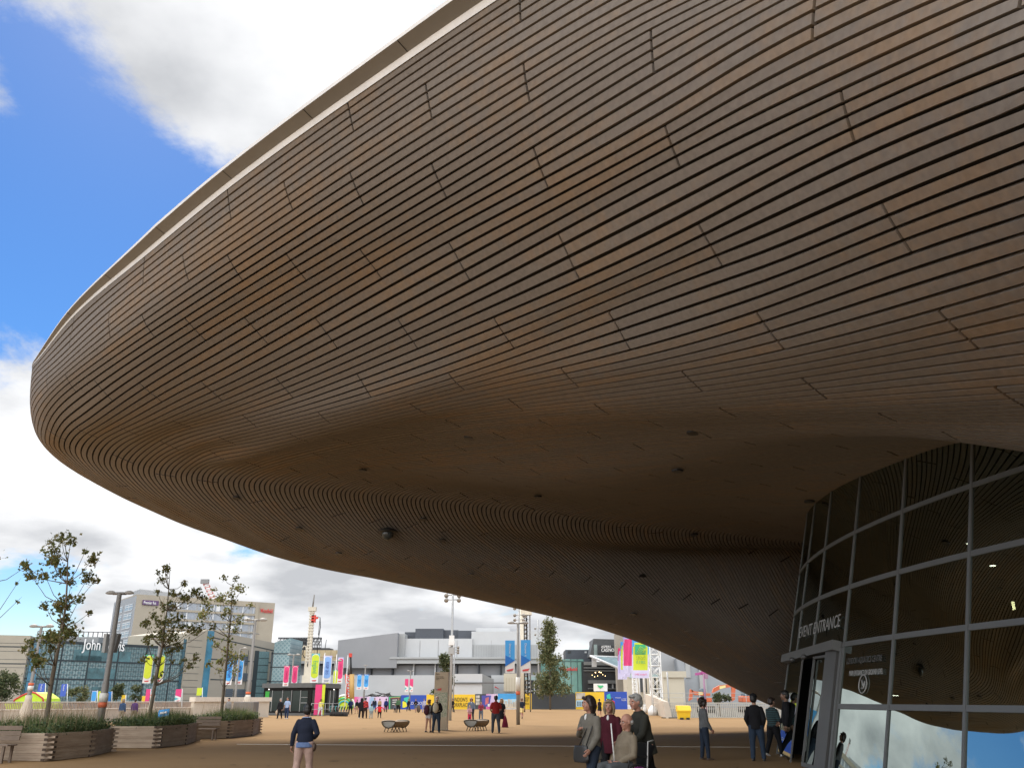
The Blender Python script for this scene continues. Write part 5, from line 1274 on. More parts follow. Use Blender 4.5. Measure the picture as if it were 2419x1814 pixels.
banner('banner', 'left blue banner of the pair before the long white wall', 'banner', GB, (844, 1592, 855.5, 1628), 139.6, m_sky, m_blue, ('2015', .25, .7, False), m_navy)
banner('banner', 'right blue banner of the pair before the long white wall', 'banner', GB, (860.5, 1592, 872, 1628), 139.6, m_sky, m_blue, ('2015', .25, .7, False), m_navy)
banner('banner', 'left short pink and white banner on the furthest lamp pole', 'banner', GB, (957, 1603, 965, 1634), 149.6, m_pink, None, None, None, 'chevron')
banner('banner', 'right short pink and white banner on the furthest lamp pole', 'banner', GB, (968.5, 1603, 976.5, 1634), 149.6, m_pink, None, None, None, 'chevron')
banner('banner', 'left large blue banner lettered downwards, right of centre', 'banner', GB, (1193.5, 1512, 1216, 1589), 62.7, m_sky, None, ('Discover it', .40, .30, False), m_bwht, 'split')
banner('banner', 'right large blue banner lettered downwards, right of centre', 'banner', GB, (1230, 1511, 1253, 1589), 62.7, m_sky, None, ('Discover it', .40, .30, False), m_bwht, 'split')
# flags on white poles above the kiosk
def flagpole(label, u, Y, vtop, group='white flagpoles', r=.06):
    b = gu(u, 1690, Y); H = P(u, vtop, Y).z; t = thing('flagpole', label, 'flagpole', b, group)
    mb = MB(); mb.tube([b, b + Vector((0, 0, H))], [r * 1.2, r * .7], 8, m_white_s); part('pole', mb, m_white_s, t)
    mb = MB(); mb.ell(b + Vector((0, 0, H + .05)), (r, r, r)); part('finial', mb, m_white_s, t); return t
GF = 'tall flags over the kiosk'
flagpole('white pole of the tall lime flag above the kiosk', 757, 112, 1543); flagpole('white pole of the tall blue flag above the kiosk', 786, 114, 1547); flagpole('white pole of the tall pink flag right of the kiosk', 813, 126, 1549)
banner('flag', 'tall lime flag with green writing above the kiosk roof', 'flag', GF, (737, 1543, 756, 1612), 111.7, m_lime, m_teal, ('England', .42, .75, False), m_green)
banner('flag', 'tall pale blue flag with lilac top above the kiosk', 'flag', GF, (765, 1548, 785, 1612), 113.7, mat('banner_pale_blue', (0.22, 0.38, 0.70), .75, var=.05), m_lilac, ('RUGBY 2015', .45, .5, False), m_navy)
banner('flag', 'tall pink flag with lilac top right of the kiosk', 'flag', GF, (799, 1552, 812.5, 1613), 125.7, m_pink, m_lilac, ('STRATFORD', .4, .4, False), m_darkpk)

def mast(label, b, top, r, lights, name='floodlight_mast', cat='floodlight mast', boxes=()):
    H = P(*top, b.y).z; t = thing(name, label, cat, b, 'floodlight masts')
    mb = MB(); mb.tube([b, b + Vector((0, 0, H * .55)), b + Vector((0, 0, H))], [r * 1.1, r * .95, r * .75], 10, m_pole2); part('mast', mb, m_pole2, t)
    for v in lights:
        z = P(top[0], v, b.y).z; a = MB(); a.tube([b + Vector((-.5, 0, z)), b + Vector((.5, 0, z))], .05, 6, m_pole2); part('cross_arm', a, m_pole2, t)
        for s in (-1, 1):
            mb = MB(); c = b + Vector((s * .55, -.1, z)); mb.tube([c + Vector((0, .15, .08)), c + Vector((0, -.15, -.10))], [.12, .2], 9, m_head); part('floodlight', mb, m_head, t)
    for v, h_, w_, mm in boxes:
        z = P(top[0], v, b.y).z; mb = MB(); mb.box(b + Vector((0, -r, z)), (w_, w_, h_), mm); part('equipment_box', mb, mm, t)
    return t
mast('tallest grey mast left of centre foot, touching the roof edge', G(1063, 1701), (1066, 1402), .115, (1405, 1416), boxes=((1508, .5, .42, m_white_s), (1519, .35, .5, m_white_s), (1537, .55, .5, m_pole2)))
mast('thin mast just behind the tallest mast, lights halfway up', gu(1070, 1690, 130), (1071, 1517), .10, (1528, 1534, 1540))
mast('mast with spotlights rising behind the large blue banners', gu(1227, 1690, 110), (1226, 1432), .13, (1436, 1452, 1463))
mast('slim mast with two rings of spotlights beside the spire tree', G(1273, 1674), (1269, 1464), .15, (1483.5, 1498))
# piling rigs
m_rigw = mat('rig_cream', (0.55, 0.50, 0.40), .6, var=.1, vs=1.0); m_rigr = mat('rig_red', (0.55, 0.05, 0.03), .6, var=.1); m_hose = mat('black_hose', (0.015, 0.015, 0.015), .6, var=0); m_rigo = mat('rig_ochre', (0.48, 0.30, 0.10), .6, var=.1)
Yr = 150; rg = thing('piling_rig', 'tall cream piling rig mast leaning above the kiosk roof', 'drilling rig', gu(724, 1690, Yr))
b0 = gu(724, 1690, Yr); b1 = P(729, 1560, Yr); b2 = P(738, 1440, Yr); b3 = P(742.5, 1404, Yr)
mb = MB()
for s in (-.32, .32): mb.tube([b0 + Vector((s, 0, 0)), b1 + Vector((s, 0, 0)), b2 + Vector((s * .8, 0, 0))], .12, 6, m_rigw)
mb.tube([b0, b2], .22, 6, m_rigw)
for k in range(18): p = b1 + (b2 - b1) * (k / 17); mb.box(p, (.85, .5, .2), m_rigw)
part('mast', mb, m_rigw, rg)
mb = MB(); mb.tube([b2, b3], [.16, .10], 6, m_pole); mb.box(b2 + Vector((0, 0, .1)), (1.3, .7, .7), m_rigw); part('mast_tip', mb, m_pole, rg)
mb = MB(); mb.box(P(731, 1593, Yr) + Vector((-.1, 0, 0)), (1.3, 1.0, 2.4), m_rigw); mb.box(P(727, 1605, Yr), (1.7, 1.2, 1.4), m_rigw); part('cylinder_block', mb, m_rigw, rg)
mb = MB(); mb.box(P(741, 1461, Yr), (.7, .5, 1.2), m_rigr); mb.box(P(745, 1459, Yr), (.9, .4, .3), m_rigr); part('pulley', mb, m_rigr, rg)
mb = MB(); mb.tube([P(746, 1462, Yr), P(751, 1456, Yr), P(756, 1458, Yr), P(757, 1480, Yr), P(751, 1515, Yr), P(749, 1545, Yr)], .07, 5, m_hose); mb.tube([P(756, 1460, Yr), P(752, 1500, Yr)], .05, 4, m_hose); mb.tube([P(717, 1532, Yr), P(715, 1545, Yr), P(720, 1553, Yr), P(723, 1551, Yr)], .09, 5, m_hose)
mb.tube([P(715, 1530, Yr), P(718, 1525, Yr), P(723, 1526, Yr), P(724, 1540, Yr), P(720, 1580, Yr), P(717, 1612, Yr)], .12, 5, m_rigw); part('hose', mb, m_hose, rg)
rg2 = thing('crane', 'small red and ochre crane with black boom behind the crowd', 'crane', gu(827, 1690, 150))
mb = MB(); a, c = P(825, 1650, 150), P(821.5, 1592, 150)
for s in (-.35, .35): mb.tube([a + Vector((s, 0, 0)), c + Vector((s, 0, 0))], .13, 5, m_rigr)
for k in range(9): p, q = a + (c - a) * (k / 9), a + (c - a) * ((k + 1) / 9); mb.tube([p + Vector((-.35 if k % 2 else .35, 0, 0)), q + Vector((.35 if k % 2 else -.35, 0, 0))], .08, 4, m_rigr)
part('lattice', mb, m_rigr, rg2)
mb = MB(); mb.tube([P(831, 1650, 150), P(831, 1592, 150)], .42, 6, m_rigo); part('column', mb, m_rigo, rg2)
mb = MB(); mb.tube([P(830, 1598, 150), P(828, 1550, 150)], .17, 6, m_hose); mb.tube([P(824.5, 1590, 150), P(825, 1570, 150)], .14, 5, m_pole); part('boom', mb, m_hose, rg2)
mb = MB(); mb.box(P(828, 1547, 150), (.5, .4, .6), m_rigr); part('boom_head', mb, m_rigr, rg2)
Ya = 130; au = thing('auger_rig', 'tall piling rig with spiral auger behind the blue banners', 'drilling rig', gu(1240, 1690, Ya))
mb = MB(); mb.tube([gu(1234, 1690, Ya), P(1233, 1436, Ya)], .32, 6, m_rigw); mb.tube([gu(1239, 1690, Ya), P(1237.5, 1438, Ya)], .12, 5, m_hose); mb.tube([gu(1253, 1690, Ya), P(1251.5, 1440, Ya)], .10, 5, m_pole); part('leader', mb, m_rigw, au)
spx = MB(); A0, A1 = P(1247.5, 1642, Ya), P(1243.5, 1452, Ya); spx.tube([A0, A1], .11, 6, m_hose); vs, fs = [], []; NN = 260
for i in range(NN):
    f = i / (NN - 1); c = A0 + (A1 - A0) * f; an = f * 2 * math.pi * 19; d = Vector((math.cos(an), math.sin(an), 0)); vs += [c + d * .08, c + d * .42 + Vector((0, 0, -.03))]
fs = [(2 * i, 2 * i + 1, 2 * i + 3, 2 * i + 2) for i in range(NN - 1)]; spx.add(vs, fs, m_pole2); part('auger', spx, m_pole2, au)
mb = MB(); mb.box(P(1243, 1443, Ya), (1.6, .8, 1.1), m_rigw); mb.box(P(1240, 1449, Ya), (.6, .6, 1.2), m_pole); part('drive_head', mb, m_rigw, au)

# ------------------------------------------------------------------ kiosk
kb = thing('kiosk', 'low black glazed kiosk with flat roof in the middle distance', 'kiosk', gu(700, 1688, 104))
m_kb = mat('kiosk_black', (0.014, 0.013, 0.012), .8, spec=.15, var=.15); m_kg, nd_, L_, b_ = node_mat('kiosk_glass'); b_.inputs['Base Color'].default_value = (0.025, 0.035, 0.032, 1); b_.inputs['Roughness'].default_value = .12; b_.inputs['Specular IOR Level'].default_value = .25
m_kroof = mat('kiosk_roof_grey', (0.10, 0.10, 0.095), .6)
a = gu(618, 1688, 103); b = gu(732, 1690, 99.5); c = gu(795, 1688, 106); zk = P(650, 1624, 102).z; n_ = Vector((0, 1, 0))
d = b + (c - b); e = Vector((a.x + (c.x - b.x), c.y + 7, 0))
kpts = [a, b, c, c + Vector((-1, 6, 0)), a + Vector((0.5, 6, 0))]
mb = MB(); mb.prism([p + Vector((0, 0, .25)) for p in kpts], (0, 0, zk - .25), m_kb); part('body', mb, m_kb, kb)
mb = MB(); cen = sum(kpts, Vector()) / 5; mb.prism([cen + (p - cen) * 1.05 + Vector((0, 0, zk)) for p in kpts], (0, 0, P(735, 1612, 99).z - zk), m_kroof); part('roof', mb, m_kroof, kb)
mb = MB(); mb.prism([cen + (p - cen) * 1.01 for p in kpts], (0, 0, .25), m_kroof); part('plinth', mb, m_kroof, kb)
d1 = (b - a).normalized(); nf = Vector((d1.y, -d1.x, 0)); L1 = (b - a).length; d2 = (c - b).normalized(); nf2 = Vector((d2.y, -d2.x, 0)); L2 = (c - b).length
def kq(f0, f1, z0, z1, out, m, nm, second=False):
    o_, dd, LL, nn = (b, d2, L2, nf2) if second else (a, d1, L1, nf); mb = MB(); q0, q1 = o_ + dd * LL * f0 + nn * out, o_ + dd * LL * f1 + nn * out
    mb.hexa([q0 + Vector((0, 0, z0)), q1 + Vector((0, 0, z0)), q1 - nn * .03 + Vector((0, 0, z0)), q0 - nn * .03 + Vector((0, 0, z0)), q0 + Vector((0, 0, z1)), q1 + Vector((0, 0, z1)), q1 - nn * .03 + Vector((0, 0, z1)), q0 - nn * .03 + Vector((0, 0, z1))], m); return part(nm, mb, m, kb)
m_lampk = mat('kiosk_lamp', (1.0, .96, .88), .5, var=0, emit=1.2)
m_kgr = mat('kiosk_green_print', (0.03, 0.30, 0.03), .6, var=.3, vs=1)
for f0, f1 in ((.04, .19), (.20, .40), (.42, .58), (.62, .78), (.79, .93)): kq(f0, f1, .45, 2.55, .035, m_kg, 'window_pane')
kq(.045, .13, .5, 2.5, .05, m_kgr, 'green_print')
for f in (.195, .41, .60, .785): kq(f - .004, f + .004, .4, 2.6, .06, m_pole2, 'mullion')
kq(.80, .93, 1.28, 1.33, .06, m_pole2, 'transom'); kq(.80, .93, 1.85, 1.89, .06, m_pole2, 'transom')
for f0, f1 in ((.03, .28), (.60, .92)): kq(f0, f1, .4, 2.6, .035, m_kg, 'window_pane', True)
for f in (.12, .24, .68, .82): kq(f - .01, f + .01, .4, 2.6, .06, m_pole2, 'mullion', True)
for f, sec in ((.12, False), (.14, True), (.80, True)):
    q = (b + d2 * L2 * f + nf2 * .1) if sec else (a + d1 * L1 * f + nf * .1); mb = MB(); mb.box(q + Vector((0, 0, 2.72)), (.12, .05, .10), m_lampk); part('wall_lamp', mb, m_lampk, kb)
banner('banner', 'broad pink and lime banner standing against the kiosk', 'banner', None, (746, 1616, 768, 1688), 99.0, m_pink, None, None, None, 'plain')
mb = MB(); mb.prism([P(762, 1616, 98.9), P(769, 1616, 98.9), P(764, 1688, 98.9), P(758, 1688, 98.9)], (0, .02, 0), m_lime)
o = bpy.data.objects['banner.014'] if 'banner.014' in bpy.data.objects else None
if o: part('lime_stripe', mb, m_lime, o)
# handrail by the kiosk, barrier and shopping trolleys row
def rails(label, p, q, h, name='handrail', cat='railing', posts=3, m=None, group=None, lows=(0.55,)):
    m = m or m_pole2; t = thing(name, label, cat, (p + q) / 2, group)
    mb = MB(); mb.tube([p + Vector((0, 0, h)), q + Vector((0, 0, h))], .03, 6, m); part('top_rail', mb, m, t)
    for l in lows: mb = MB(); mb.tube([p + Vector((0, 0, h * l)), q + Vector((0, 0, h * l))], .025, 6, m); part('lower_rail', mb, m, t)
    for i in range(posts):
        c_ = p + (q - p) * (i / (posts - 1)); mb = MB(); mb.tube([c_, c_ + Vector((0, 0, h))], .03, 6, m); part('post', mb, m, t)
    return t
rails('pale handrail along the front of the dark kiosk', gu(734, 1688, 96), gu(799, 1688, 99), 1.25, posts=5)
cb_ = thing('crowd_barrier', 'grey steel crowd barrier left of the kiosk', 'barrier', G(600, 1690)); p, q = gu(588, 1688, 96), gu(629, 1688, 93)
mb = MB(); mb.tube([p + Vector((0, 0, .18)), p + Vector((0, 0, 1.0)), p + Vector((.1, 0, 1.08)), q + Vector((-.1, 0, 1.08)), q + Vector((0, 0, 1.0)), q + Vector((0, 0, .18)), p + Vector((0, 0, .18))], .035, 6, m_pole2); part('frame', mb, m_pole2, cb_)
mb = MB()
for i in range(1, 16): c_ = p + (q - p) * (i / 16); mb.tube([c_ + Vector((0, 0, .18)), c_ + Vector((0, 0, 1.08))], .012, 4, m_pole2)
part('bars', mb, m_pole2, cb_)
for pp_ in (p, q): mb = MB(); mb.box(pp_ + Vector((0, 0, .03)), (.08, .6, .06), m_pole2); part('foot', mb, m_pole2, cb_)
tq = thing('scooter_rack', 'row of dark mobility scooters parked beside the kiosk', 'scooters', G(795, 1688))
mb = MB()
for i in range(6):
    c_ = gu(784 + i * 6.5, 1690, 97 - i * .3); mb.box(c_ + Vector((0, 0, .32)), (.28, 1.0, .22), m_hose); mb.box(c_ + Vector((.1, .1, .72)), (.07, .4, .5), m_hose, M=Matrix.Rotation(.3, 3, 'Y')); mb.tube([c_ + Vector((-.1, -.3, .35)), c_ + Vector((-.22, -.35, .95)), c_ + Vector((-.05, -.35, 1.0))], .03, 5, m_pole2 if i % 2 else m_teal)
    for s in (-.3, .3): mb.tube([c_ + Vector((-.17, s, .13)), c_ + Vector((.17, s, .13))], .13, 10, m_hose)
part('scooters', mb, m_hose, tq)

# ------------------------------------------------------------------ hoarding round the building site
m_y = mat('hoarding_yellow', (0.72, 0.46, 0.02), .6, var=.04, vs=.6); m_hn = mat('hoarding_navy', (0.015, 0.06, 0.36), .55, var=.05, vs=.5); m_ch = mat('hoarding_charcoal', (0.045, 0.05, 0.055), .6, var=.06, vs=.5)
m_hp, nd_, L_, b_ = node_mat('hoarding_colour_print'); g_ = nd_.new('ShaderNodeNewGeometry'); v_ = nd_.new('ShaderNodeTexNoise'); v_.inputs['Scale'].default_value = .33; v_.inputs['Detail'].default_value = 1; L_.new(g_.outputs['Position'], v_.inputs['Vector'])
r_ = nd_.new('ShaderNodeValToRGB'); r_.color_ramp.elements[0].color = (.62, .10, .28, 1); r_.color_ramp.elements[0].position = .3; r_.color_ramp.elements[1].color = (.55, .12, .06, 1); r_.color_ramp.elements[1].position = .72
for p_, c_ in ((.42, (.50, .42, .62)), (.52, (.62, .45, .60)), (.62, (.22, .42, .62))): e_ = r_.color_ramp.elements.new(p_); e_.color = (*c_, 1)
L_.new(v_.outputs['Fac'], r_.inputs[0]); L_.new(r_.outputs[0], b_.inputs['Base Color'])
YH = 166
hoard = thing('site_hoarding', 'long printed hoarding of yellow, navy and picture panels closing off the site', 'hoarding', gu(1050, 1674, YH))
def hp(u0, u1, v0, m, nm='panel', v1=None, out=0.0, th=.10):
    a = gu(u0, 1660, YH); b = gu(u1, 1660, YH); z1 = P((u0 + u1) / 2, v0, YH).z; z0 = 0 if v1 is None else P((u0 + u1) / 2, v1, YH).z
    mb = MB(); mb.box(((a.x + b.x) / 2, YH - out, (z0 + z1) / 2), (b.x - a.x - .01, th, z1 - z0), m); return part(nm, mb, m, hoard)
def hpoly(pts, m, out=.09): mb = MB(); mb.prism([P(u, v, YH - out) for u, v in pts], (0, .012, 0), m); return part('print', mb, m, hoard)
hp(795, 836, 1645, m_lime); hp(836, 917, 1645, m_hp); hp(917, 947, 1643, m_ch); hp(947, 1007, 1641, m_hn); hp(1007, 1122, 1639.5, m_y); hp(1122, 1148, 1638.5, m_ch); hp(1148, 1175, 1638.5, m_hp); hp(1175, 1222, 1637.5, m_bwht); hp(1222, 1256, 1637, m_y); hp(1256, 1360, 1638, m_ch); hp(1360, 1428, 1634, m_y); hp(1428, 1482, 1633, m_hn)
m_lgreen = mat('print_green', (.06, .45, .18), .6, var=0); m_turq = mat('print_turquoise', (.03, .45, .36), .6, var=0); m_pyel = mat('print_yellow', (.72, .66, .03), .6, var=0)
for k in range(3):                                              # ring arches on the first panel
    mb = MB(); c_ = P(812, 1672, YH - .12 - .02 * k); rr = 2.0 - .45 * k; mb.tube([c_ + Vector((math.cos(t) * rr, 0, math.sin(t) * rr * 1.1)) for t in np.linspace(0, math.pi, 16)], .16, 4, (m_bwht, m_lgreen, m_teal)[k]); part('print', mb, m_bwht, hoard)
hpoly([(919, 1645.5), (946, 1644), (946, 1646), (921.5, 1647.5), (921.5, 1675.5), (919, 1675.5)], m_lgreen); hpoly([(923, 1647), (944, 1646), (944, 1647.5), (923, 1648.5)], m_lred)
for k in range(3): hpoly([(927, 1652 + k * 5), (938, 1651.5 + k * 5), (938, 1653 + k * 5), (927, 1653.5 + k * 5)], m_bwht)
hpoly([(954, 1648), (967, 1644.5), (962, 1659), (955, 1657)], m_turq); hpoly([(951, 1656), (958, 1655), (962, 1667), (957, 1670), (951, 1671)], m_pyel)
hpoly([(1433, 1641), (1441, 1637), (1443, 1650), (1434, 1652)], m_turq); hpoly([(1432, 1650), (1438, 1649), (1438, 1662), (1433, 1664)], m_pyel)
m_ink = mat('black_ink', (.03, .025, .01), .6, var=0)
def htext(body, u, v, wpx, size, m): return text(body, P(u, v, YH - .13), (1, 0, 0), (0, 0, 1), size, m, hoard, ext=.004, fit=wpx * YH / 2027 * 1.0 * .94)
htext("IT'S LONDON'S", 1077, 1652, 54, 1.0, m_ink); htext('NEW WORKPLACE', 1075, 1664.5, 64, 1.0, m_ink)
htext('SPACE FOR', 1241, 1648, 18, .45, m_ink); htext('NEW', 1243, 1654, 11, .85, m_ink); htext('BUSINESS', 1242, 1661.5, 15, .45, m_ink)
htext('LONDON', 985, 1660.5, 36, .7, m_bwht); htext('LLDC', 1474, 1652, 11, .6, m_bwht); htext('mayor', 1460, 1647, 14, .3, m_bwht)
# picture panels: a skyline print and small street prints
m_sk1 = mat('print_sky_blue', (.05, .30, .62), .6, var=.15, vs=.5); m_sk2 = mat('print_pale_sky', (.38, .58, .70), .6, var=.1); m_sk3 = mat('print_stone', (.45, .42, .36), .6, var=.35, vs=1.3); m_sk4 = mat('print_sand', (.62, .52, .38), .6, var=.1)
hpoly([(1176, 1637.5), (1221, 1637.5), (1221, 1650), (1176, 1652)], m_sk1); hpoly([(1176, 1652), (1221, 1650), (1221, 1660), (1176, 1662)], m_sk2, .10); hpoly([(1176, 1663), (1221, 1662), (1221, 1671.5), (1176, 1672)], m_sk4, .11)
for k, (u, w_, v) in enumerate(((1180, 5, 1656), (1187, 4, 1651), (1193, 5, 1655), (1200, 5, 1650), (1206, 3, 1653), (1211, 5, 1657), (1217, 3, 1654))): hpoly([(u, v), (u + w_, v + .4), (u + w_, 1669), (u, 1669)], m_sk3, .12)
for k in range(3): hpoly([(1124, 1642 + k * 8), (1133, 1641.6 + k * 8), (1133, 1648 + k * 8), (1124, 1648.4 + k * 8)], m_sk3)
hpoly([(1138, 1642), (1160, 1642), (1156, 1668), (1138, 1668)], mat('print_indigo', (.06, .06, .30), .6, var=.2, vs=1)); hpoly([(1147, 1648), (1155, 1645), (1154, 1660), (1146, 1664)], mat('print_dusty_red', (.45, .12, .12), .6, var=.3, vs=2), .10); hpoly([(1152, 1662), (1157, 1661.5), (1157, 1668), (1152, 1668)], m_bwht, .11)
hpoly([(1361, 1636), (1382, 1635.5), (1382, 1650), (1361, 1651)], m_sk3); hpoly([(1361, 1653), (1382, 1652.5), (1382, 1668), (1361, 1669)], m_sk2)
for u in (1364, 1369, 1374, 1378): hpoly([(u, 1656), (u + 2.5, 1656), (u + 2.5, 1667), (u, 1667)], m_ch, .10)
sg = thing('site_sign', 'white board with green ribbon emblem on legs behind the hoarding', 'sign', gu(1419, 1660, 168))
mb = MB(); a, b = P(1402, 1614, 168), P(1435, 1632, 168); mb.box(((a.x + b.x) / 2, 168, (a.z + b.z) / 2), (b.x - a.x, .15, a.z - b.z), m_white_s); part('board', mb, m_white_s, sg)
mb = MB(); mb.prism([P(u, v, 167.8) for u, v in ((1411, 1617), (1417, 1618.5), (1424, 1618), (1426, 1620.5), (1419, 1626), (1413, 1621.5))], (0, .02, 0), m_lgreen); part('emblem', mb, m_lgreen, sg)
for u in (1406, 1431): mb = MB(); p = P(u, 1630, 168.2); mb.tube([(p.x, p.y, 0), p], .08, 5, m_pole2); part('leg', mb, m_pole2, sg)
pi_ = thing('steel_heap', 'heap of dark reinforcing steel lying along the hoarding top', 'steel heap', gu(895, 1660, 168)); mb = MB(); rr = random.Random(5)
for i in range(46): 
    p = P(rr.uniform(870, 925), rr.uniform(1638, 1646), 168); mb.tube([p, p + Vector((rr.uniform(-1.3, 1.3), rr.uniform(-.5, .5), rr.uniform(-.35, .35)))], .06, 4, m_hose)
part('bars', mb, m_hose, pi_); 

# ------------------------------------------------------------------ map totem, log benches
tt = G(1038, 1725) + Vector((0, .9, 0)); m_tot = mat('totem_bronze', (0.42, 0.345, 0.245), .5, var=.08, vs=1.2); m_map, nd_, L_, b_ = node_mat('printed_map')
g_ = nd_.new('ShaderNodeNewGeometry'); v_ = nd_.new('ShaderNodeTexNoise'); v_.inputs['Scale'].default_value = 13; v_.inputs['Detail'].default_value = 5; L_.new(g_.outputs['Position'], v_.inputs['Vector']); r_ = nd_.new('ShaderNodeValToRGB'); r_.color_ramp.elements[0].color = (.20, .25, .16, 1); r_.color_ramp.elements[1].color = (.38, .37, .28, 1); r_.color_ramp.elements[0].position = .4; r_.color_ramp.elements[1].position = .56; L_.new(v_.outputs['Fac'], r_.inputs[0]); L_.new(r_.outputs[0], b_.inputs['Base Color']); b_.inputs['Roughness'].default_value = .35
tm = thing('map_totem', 'tall bronze information totem with park map, people reading it', 'sign', tt)
Ht = P(1038, 1587, tt.y).z; wt = 33 * tt.y * .94 / 2027; rot = R(-8); Mz = Matrix.Rotation(rot, 3, 'Z')
mb = MB(); mb.box(tt + Vector((0, 0, Ht / 2)), (wt, .28, Ht), m_tot, rot); part('body', mb, m_tot, tm)
zm = Ht * .645; mb = MB(); mb.box(tt + Mz @ Vector((0, -.15, zm / 2 + .35)), (wt * .94, .02, zm - .7), m_map, rot); part('map_panel', mb, m_map, tm)
tm_l = lambda s, x, z, sz: text(s, tt + Mz @ Vector((x, -.148, z)), Mz @ Vector((1, 0, 0)), (0, 0, 1), sz, m_ink, tm, ext=.003, align='LEFT')
tm_l('Park', -wt * .42, Ht * .965, .12); tm_l('Waterside walk', -wt * .42, Ht * .92, .07); tm_l('Bridges and bank', -wt * .42, Ht * .895, .07); tm_l('Stadium', -wt * .42, Ht * .87, .07)
mb = MB(); mb.prism([tt + Mz @ Vector((x * wt, -.16, z * Ht)) for x, z in ((-.40, .70), (-.1, .715), (.02, .725), (.0, .68), (-.35, .68))], Mz @ Vector((0, .012, 0)), m_lred); mb.prism([tt + Mz @ Vector((x * wt, -.175, z * Ht)) for x, z in ((-.42, .72), (-.2, .69), (-.38, .678))], Mz @ Vector((0, .012, 0)), m_lgrey); part('wing_logo', mb, m_lred, tm)
m_bs = mat('bench_slats', (0.33, 0.245, 0.15), .6, var=.15, vs=2); m_be = mat('bench_end_grey', (0.36, 0.37, 0.35), .6, var=.2, vs=3); m_bf = mat('bench_frame', (0.10, 0.085, 0.06), .5, var=.1)
def log_bench(label, c, s=1.0):
    """a hollow D-shaped barrel of slats on splayed legs, seen end on"""
    t = thing('barrel_bench', label, 'bench', c, 'barrel shaped slatted benches'); ang = R(-68); ax = Vector((math.cos(R(60)), math.sin(R(60)), 0)); cr_ = Vector((1, -.12, 0)).normalized()
    sec = []
    for k in range(28):
        t_ = 2 * math.pi * k / 28; x, z = math.cos(t_), math.sin(t_)
        sec.append((x * .36 * s * (1 - .12 * (z < -.2) * -z), (.50 + (z * .06 if z > 0 else z * .29) * s)))
    L = 1.25 * s; mb = MB(); vs = []
    for i in range(2):
        for x, z in sec: vs.append(c + cr_ * x + ax * (i * L - L * .3) + Vector((0, 0, z)))
    n = 28
    for k in range(n):                       # separate slats with gaps
        a0, a1 = vs[k], vs[(k + 1) % n]; b0, b1 = vs[n + k], vs[n + (k + 1) % n]
        f = .10; p0, p1 = a0 + (a1 - a0) * f, a1 - (a1 - a0) * f; q0, q1 = b0 + (b1 - b0) * f, b1 - (b1 - b0) * f; cc_ = c + Vector((0, 0, .45)); 
        inn = lambda p, i_: p + ((c + ax * (i_ * L - L * .3) + Vector((0, 0, .47))) - p) * .10
        mb.hexa([p0, p1, inn(p1, 0), inn(p0, 0), q0, q1, inn(q1, 1), inn(q0, 1)], m_bs)
    part('slats', mb, m_bs, t)
    for i in range(2):
        sh = c + ax * (i * L - L * .3) ; e_ = MB(); e_.add([sh + cr_ * x * .9 + ax * (.02 - .01 * i) + Vector((0, 0, .47 + (z - .47) * .9)) for x, z in sec], [tuple(range(n))], m_be); part('end_panel', e_, m_be, t)
        r2 = MB(); pts = [sh + cr_ * x * 1.02 + Vector((0, 0, .47 + (z - .47) * 1.03)) for x, z in sec]; r2.tube(pts + [pts[0]], .035 * s, 6, m_bf); part('end_hoop', r2, m_bf, t)
    for f in (.05, .28, .52, .75, .98):
        for sx in (-1, 1):
            p = c + ax * (f * L - L * .3) + cr_ * sx * .16 * s; mb = MB(); mb.tube([p + Vector((0, 0, .28)), p + cr_ * sx * .10], [.028, .02], 6, m_bf); part('leg', mb, m_bf, t)
log_bench('barrel shaped slatted bench alone on the plaza, left of the totem', G(927, 1728), 1.0)
log_bench('barrel shaped slatted bench left of the man in red shirt', G(1120, 1725), 1.0)

# ------------------------------------------------------------------ right side: flags, tower, wall, fence, bin, diggers
GP = 'white poles of the rugby flags'
m_vw = mat('flag_violet_white', (0.55, 0.52, 0.70), .75, var=.05, vs=1.5)
def rflag(label, c4, Y, field, rim, drape):
    u0, v0, u1, v1 = c4; rr = random.Random(int(u0)); N, K = 14, 10
    def q(s, t): 
        p = P(u0 + (u1 - u0) * s, v0 + (v1 - v0) * t, Y); p.y += drape * math.sin(s * 7 + t * 2.2) * (0.3 + .7 * (1 - s)); return p
    g = MB(); vs = [q(i / N, j / K) for j in range(K + 1) for i in range(N + 1)]
    vs2 = [p + Vector((0, .012, 0)) for p in vs]; n0 = len(vs); fs = [(j * (N + 1) + i, j * (N + 1) + i + 1, (j + 1) * (N + 1) + i + 1, (j + 1) * (N + 1) + i) for j in range(K) for i in range(N)]
    def mm(i, j):
        s, t = (i + .5) / N, (j + .5) / K
        if .08 < s < .92 and (t > .10 + .12 * (2 * s - 1)**2) and t < .84 - .12 * (2 * s - 1)**2: return field
        return rim if t < .45 else m_vw
    for k, f in enumerate(fs): g.add([vs[a_] for a_ in f] + [vs2[a_] for a_ in f], [(0, 1, 2, 3), (7, 6, 5, 4)], mm(k % N, k // N), True)
    o = g.build('flag', field); tag(o, label, 'flag', 'rugby flags flown in a row'); return o, q
fo, q = rflag('nearest lime rugby flag seen from behind, lettering mirrored', (1493, 1508, 1533, 1601), 100.6, m_lime, m_sky, .08)
pr = MB(); pr.prism([q(s, t) + Vector((0, -.12, 0)) for s, t in ((.17, .15), (.80, .15), (.80, .40), (.17, .40))], (0, .01, 0), m_green); part('rugby_emblem', pr, m_green, fo)
pr = MB()
for k in range(7): s0 = .24 + k * .075; pr.tube([q(s0, .385) + Vector((0, -.14, 0)), q(min(.78, s0 + .25), .19 + .012 * k) + Vector((0, -.14, 0))], .018, 4, m_lime)
part('emblem_stripes', pr, m_lime, fo)
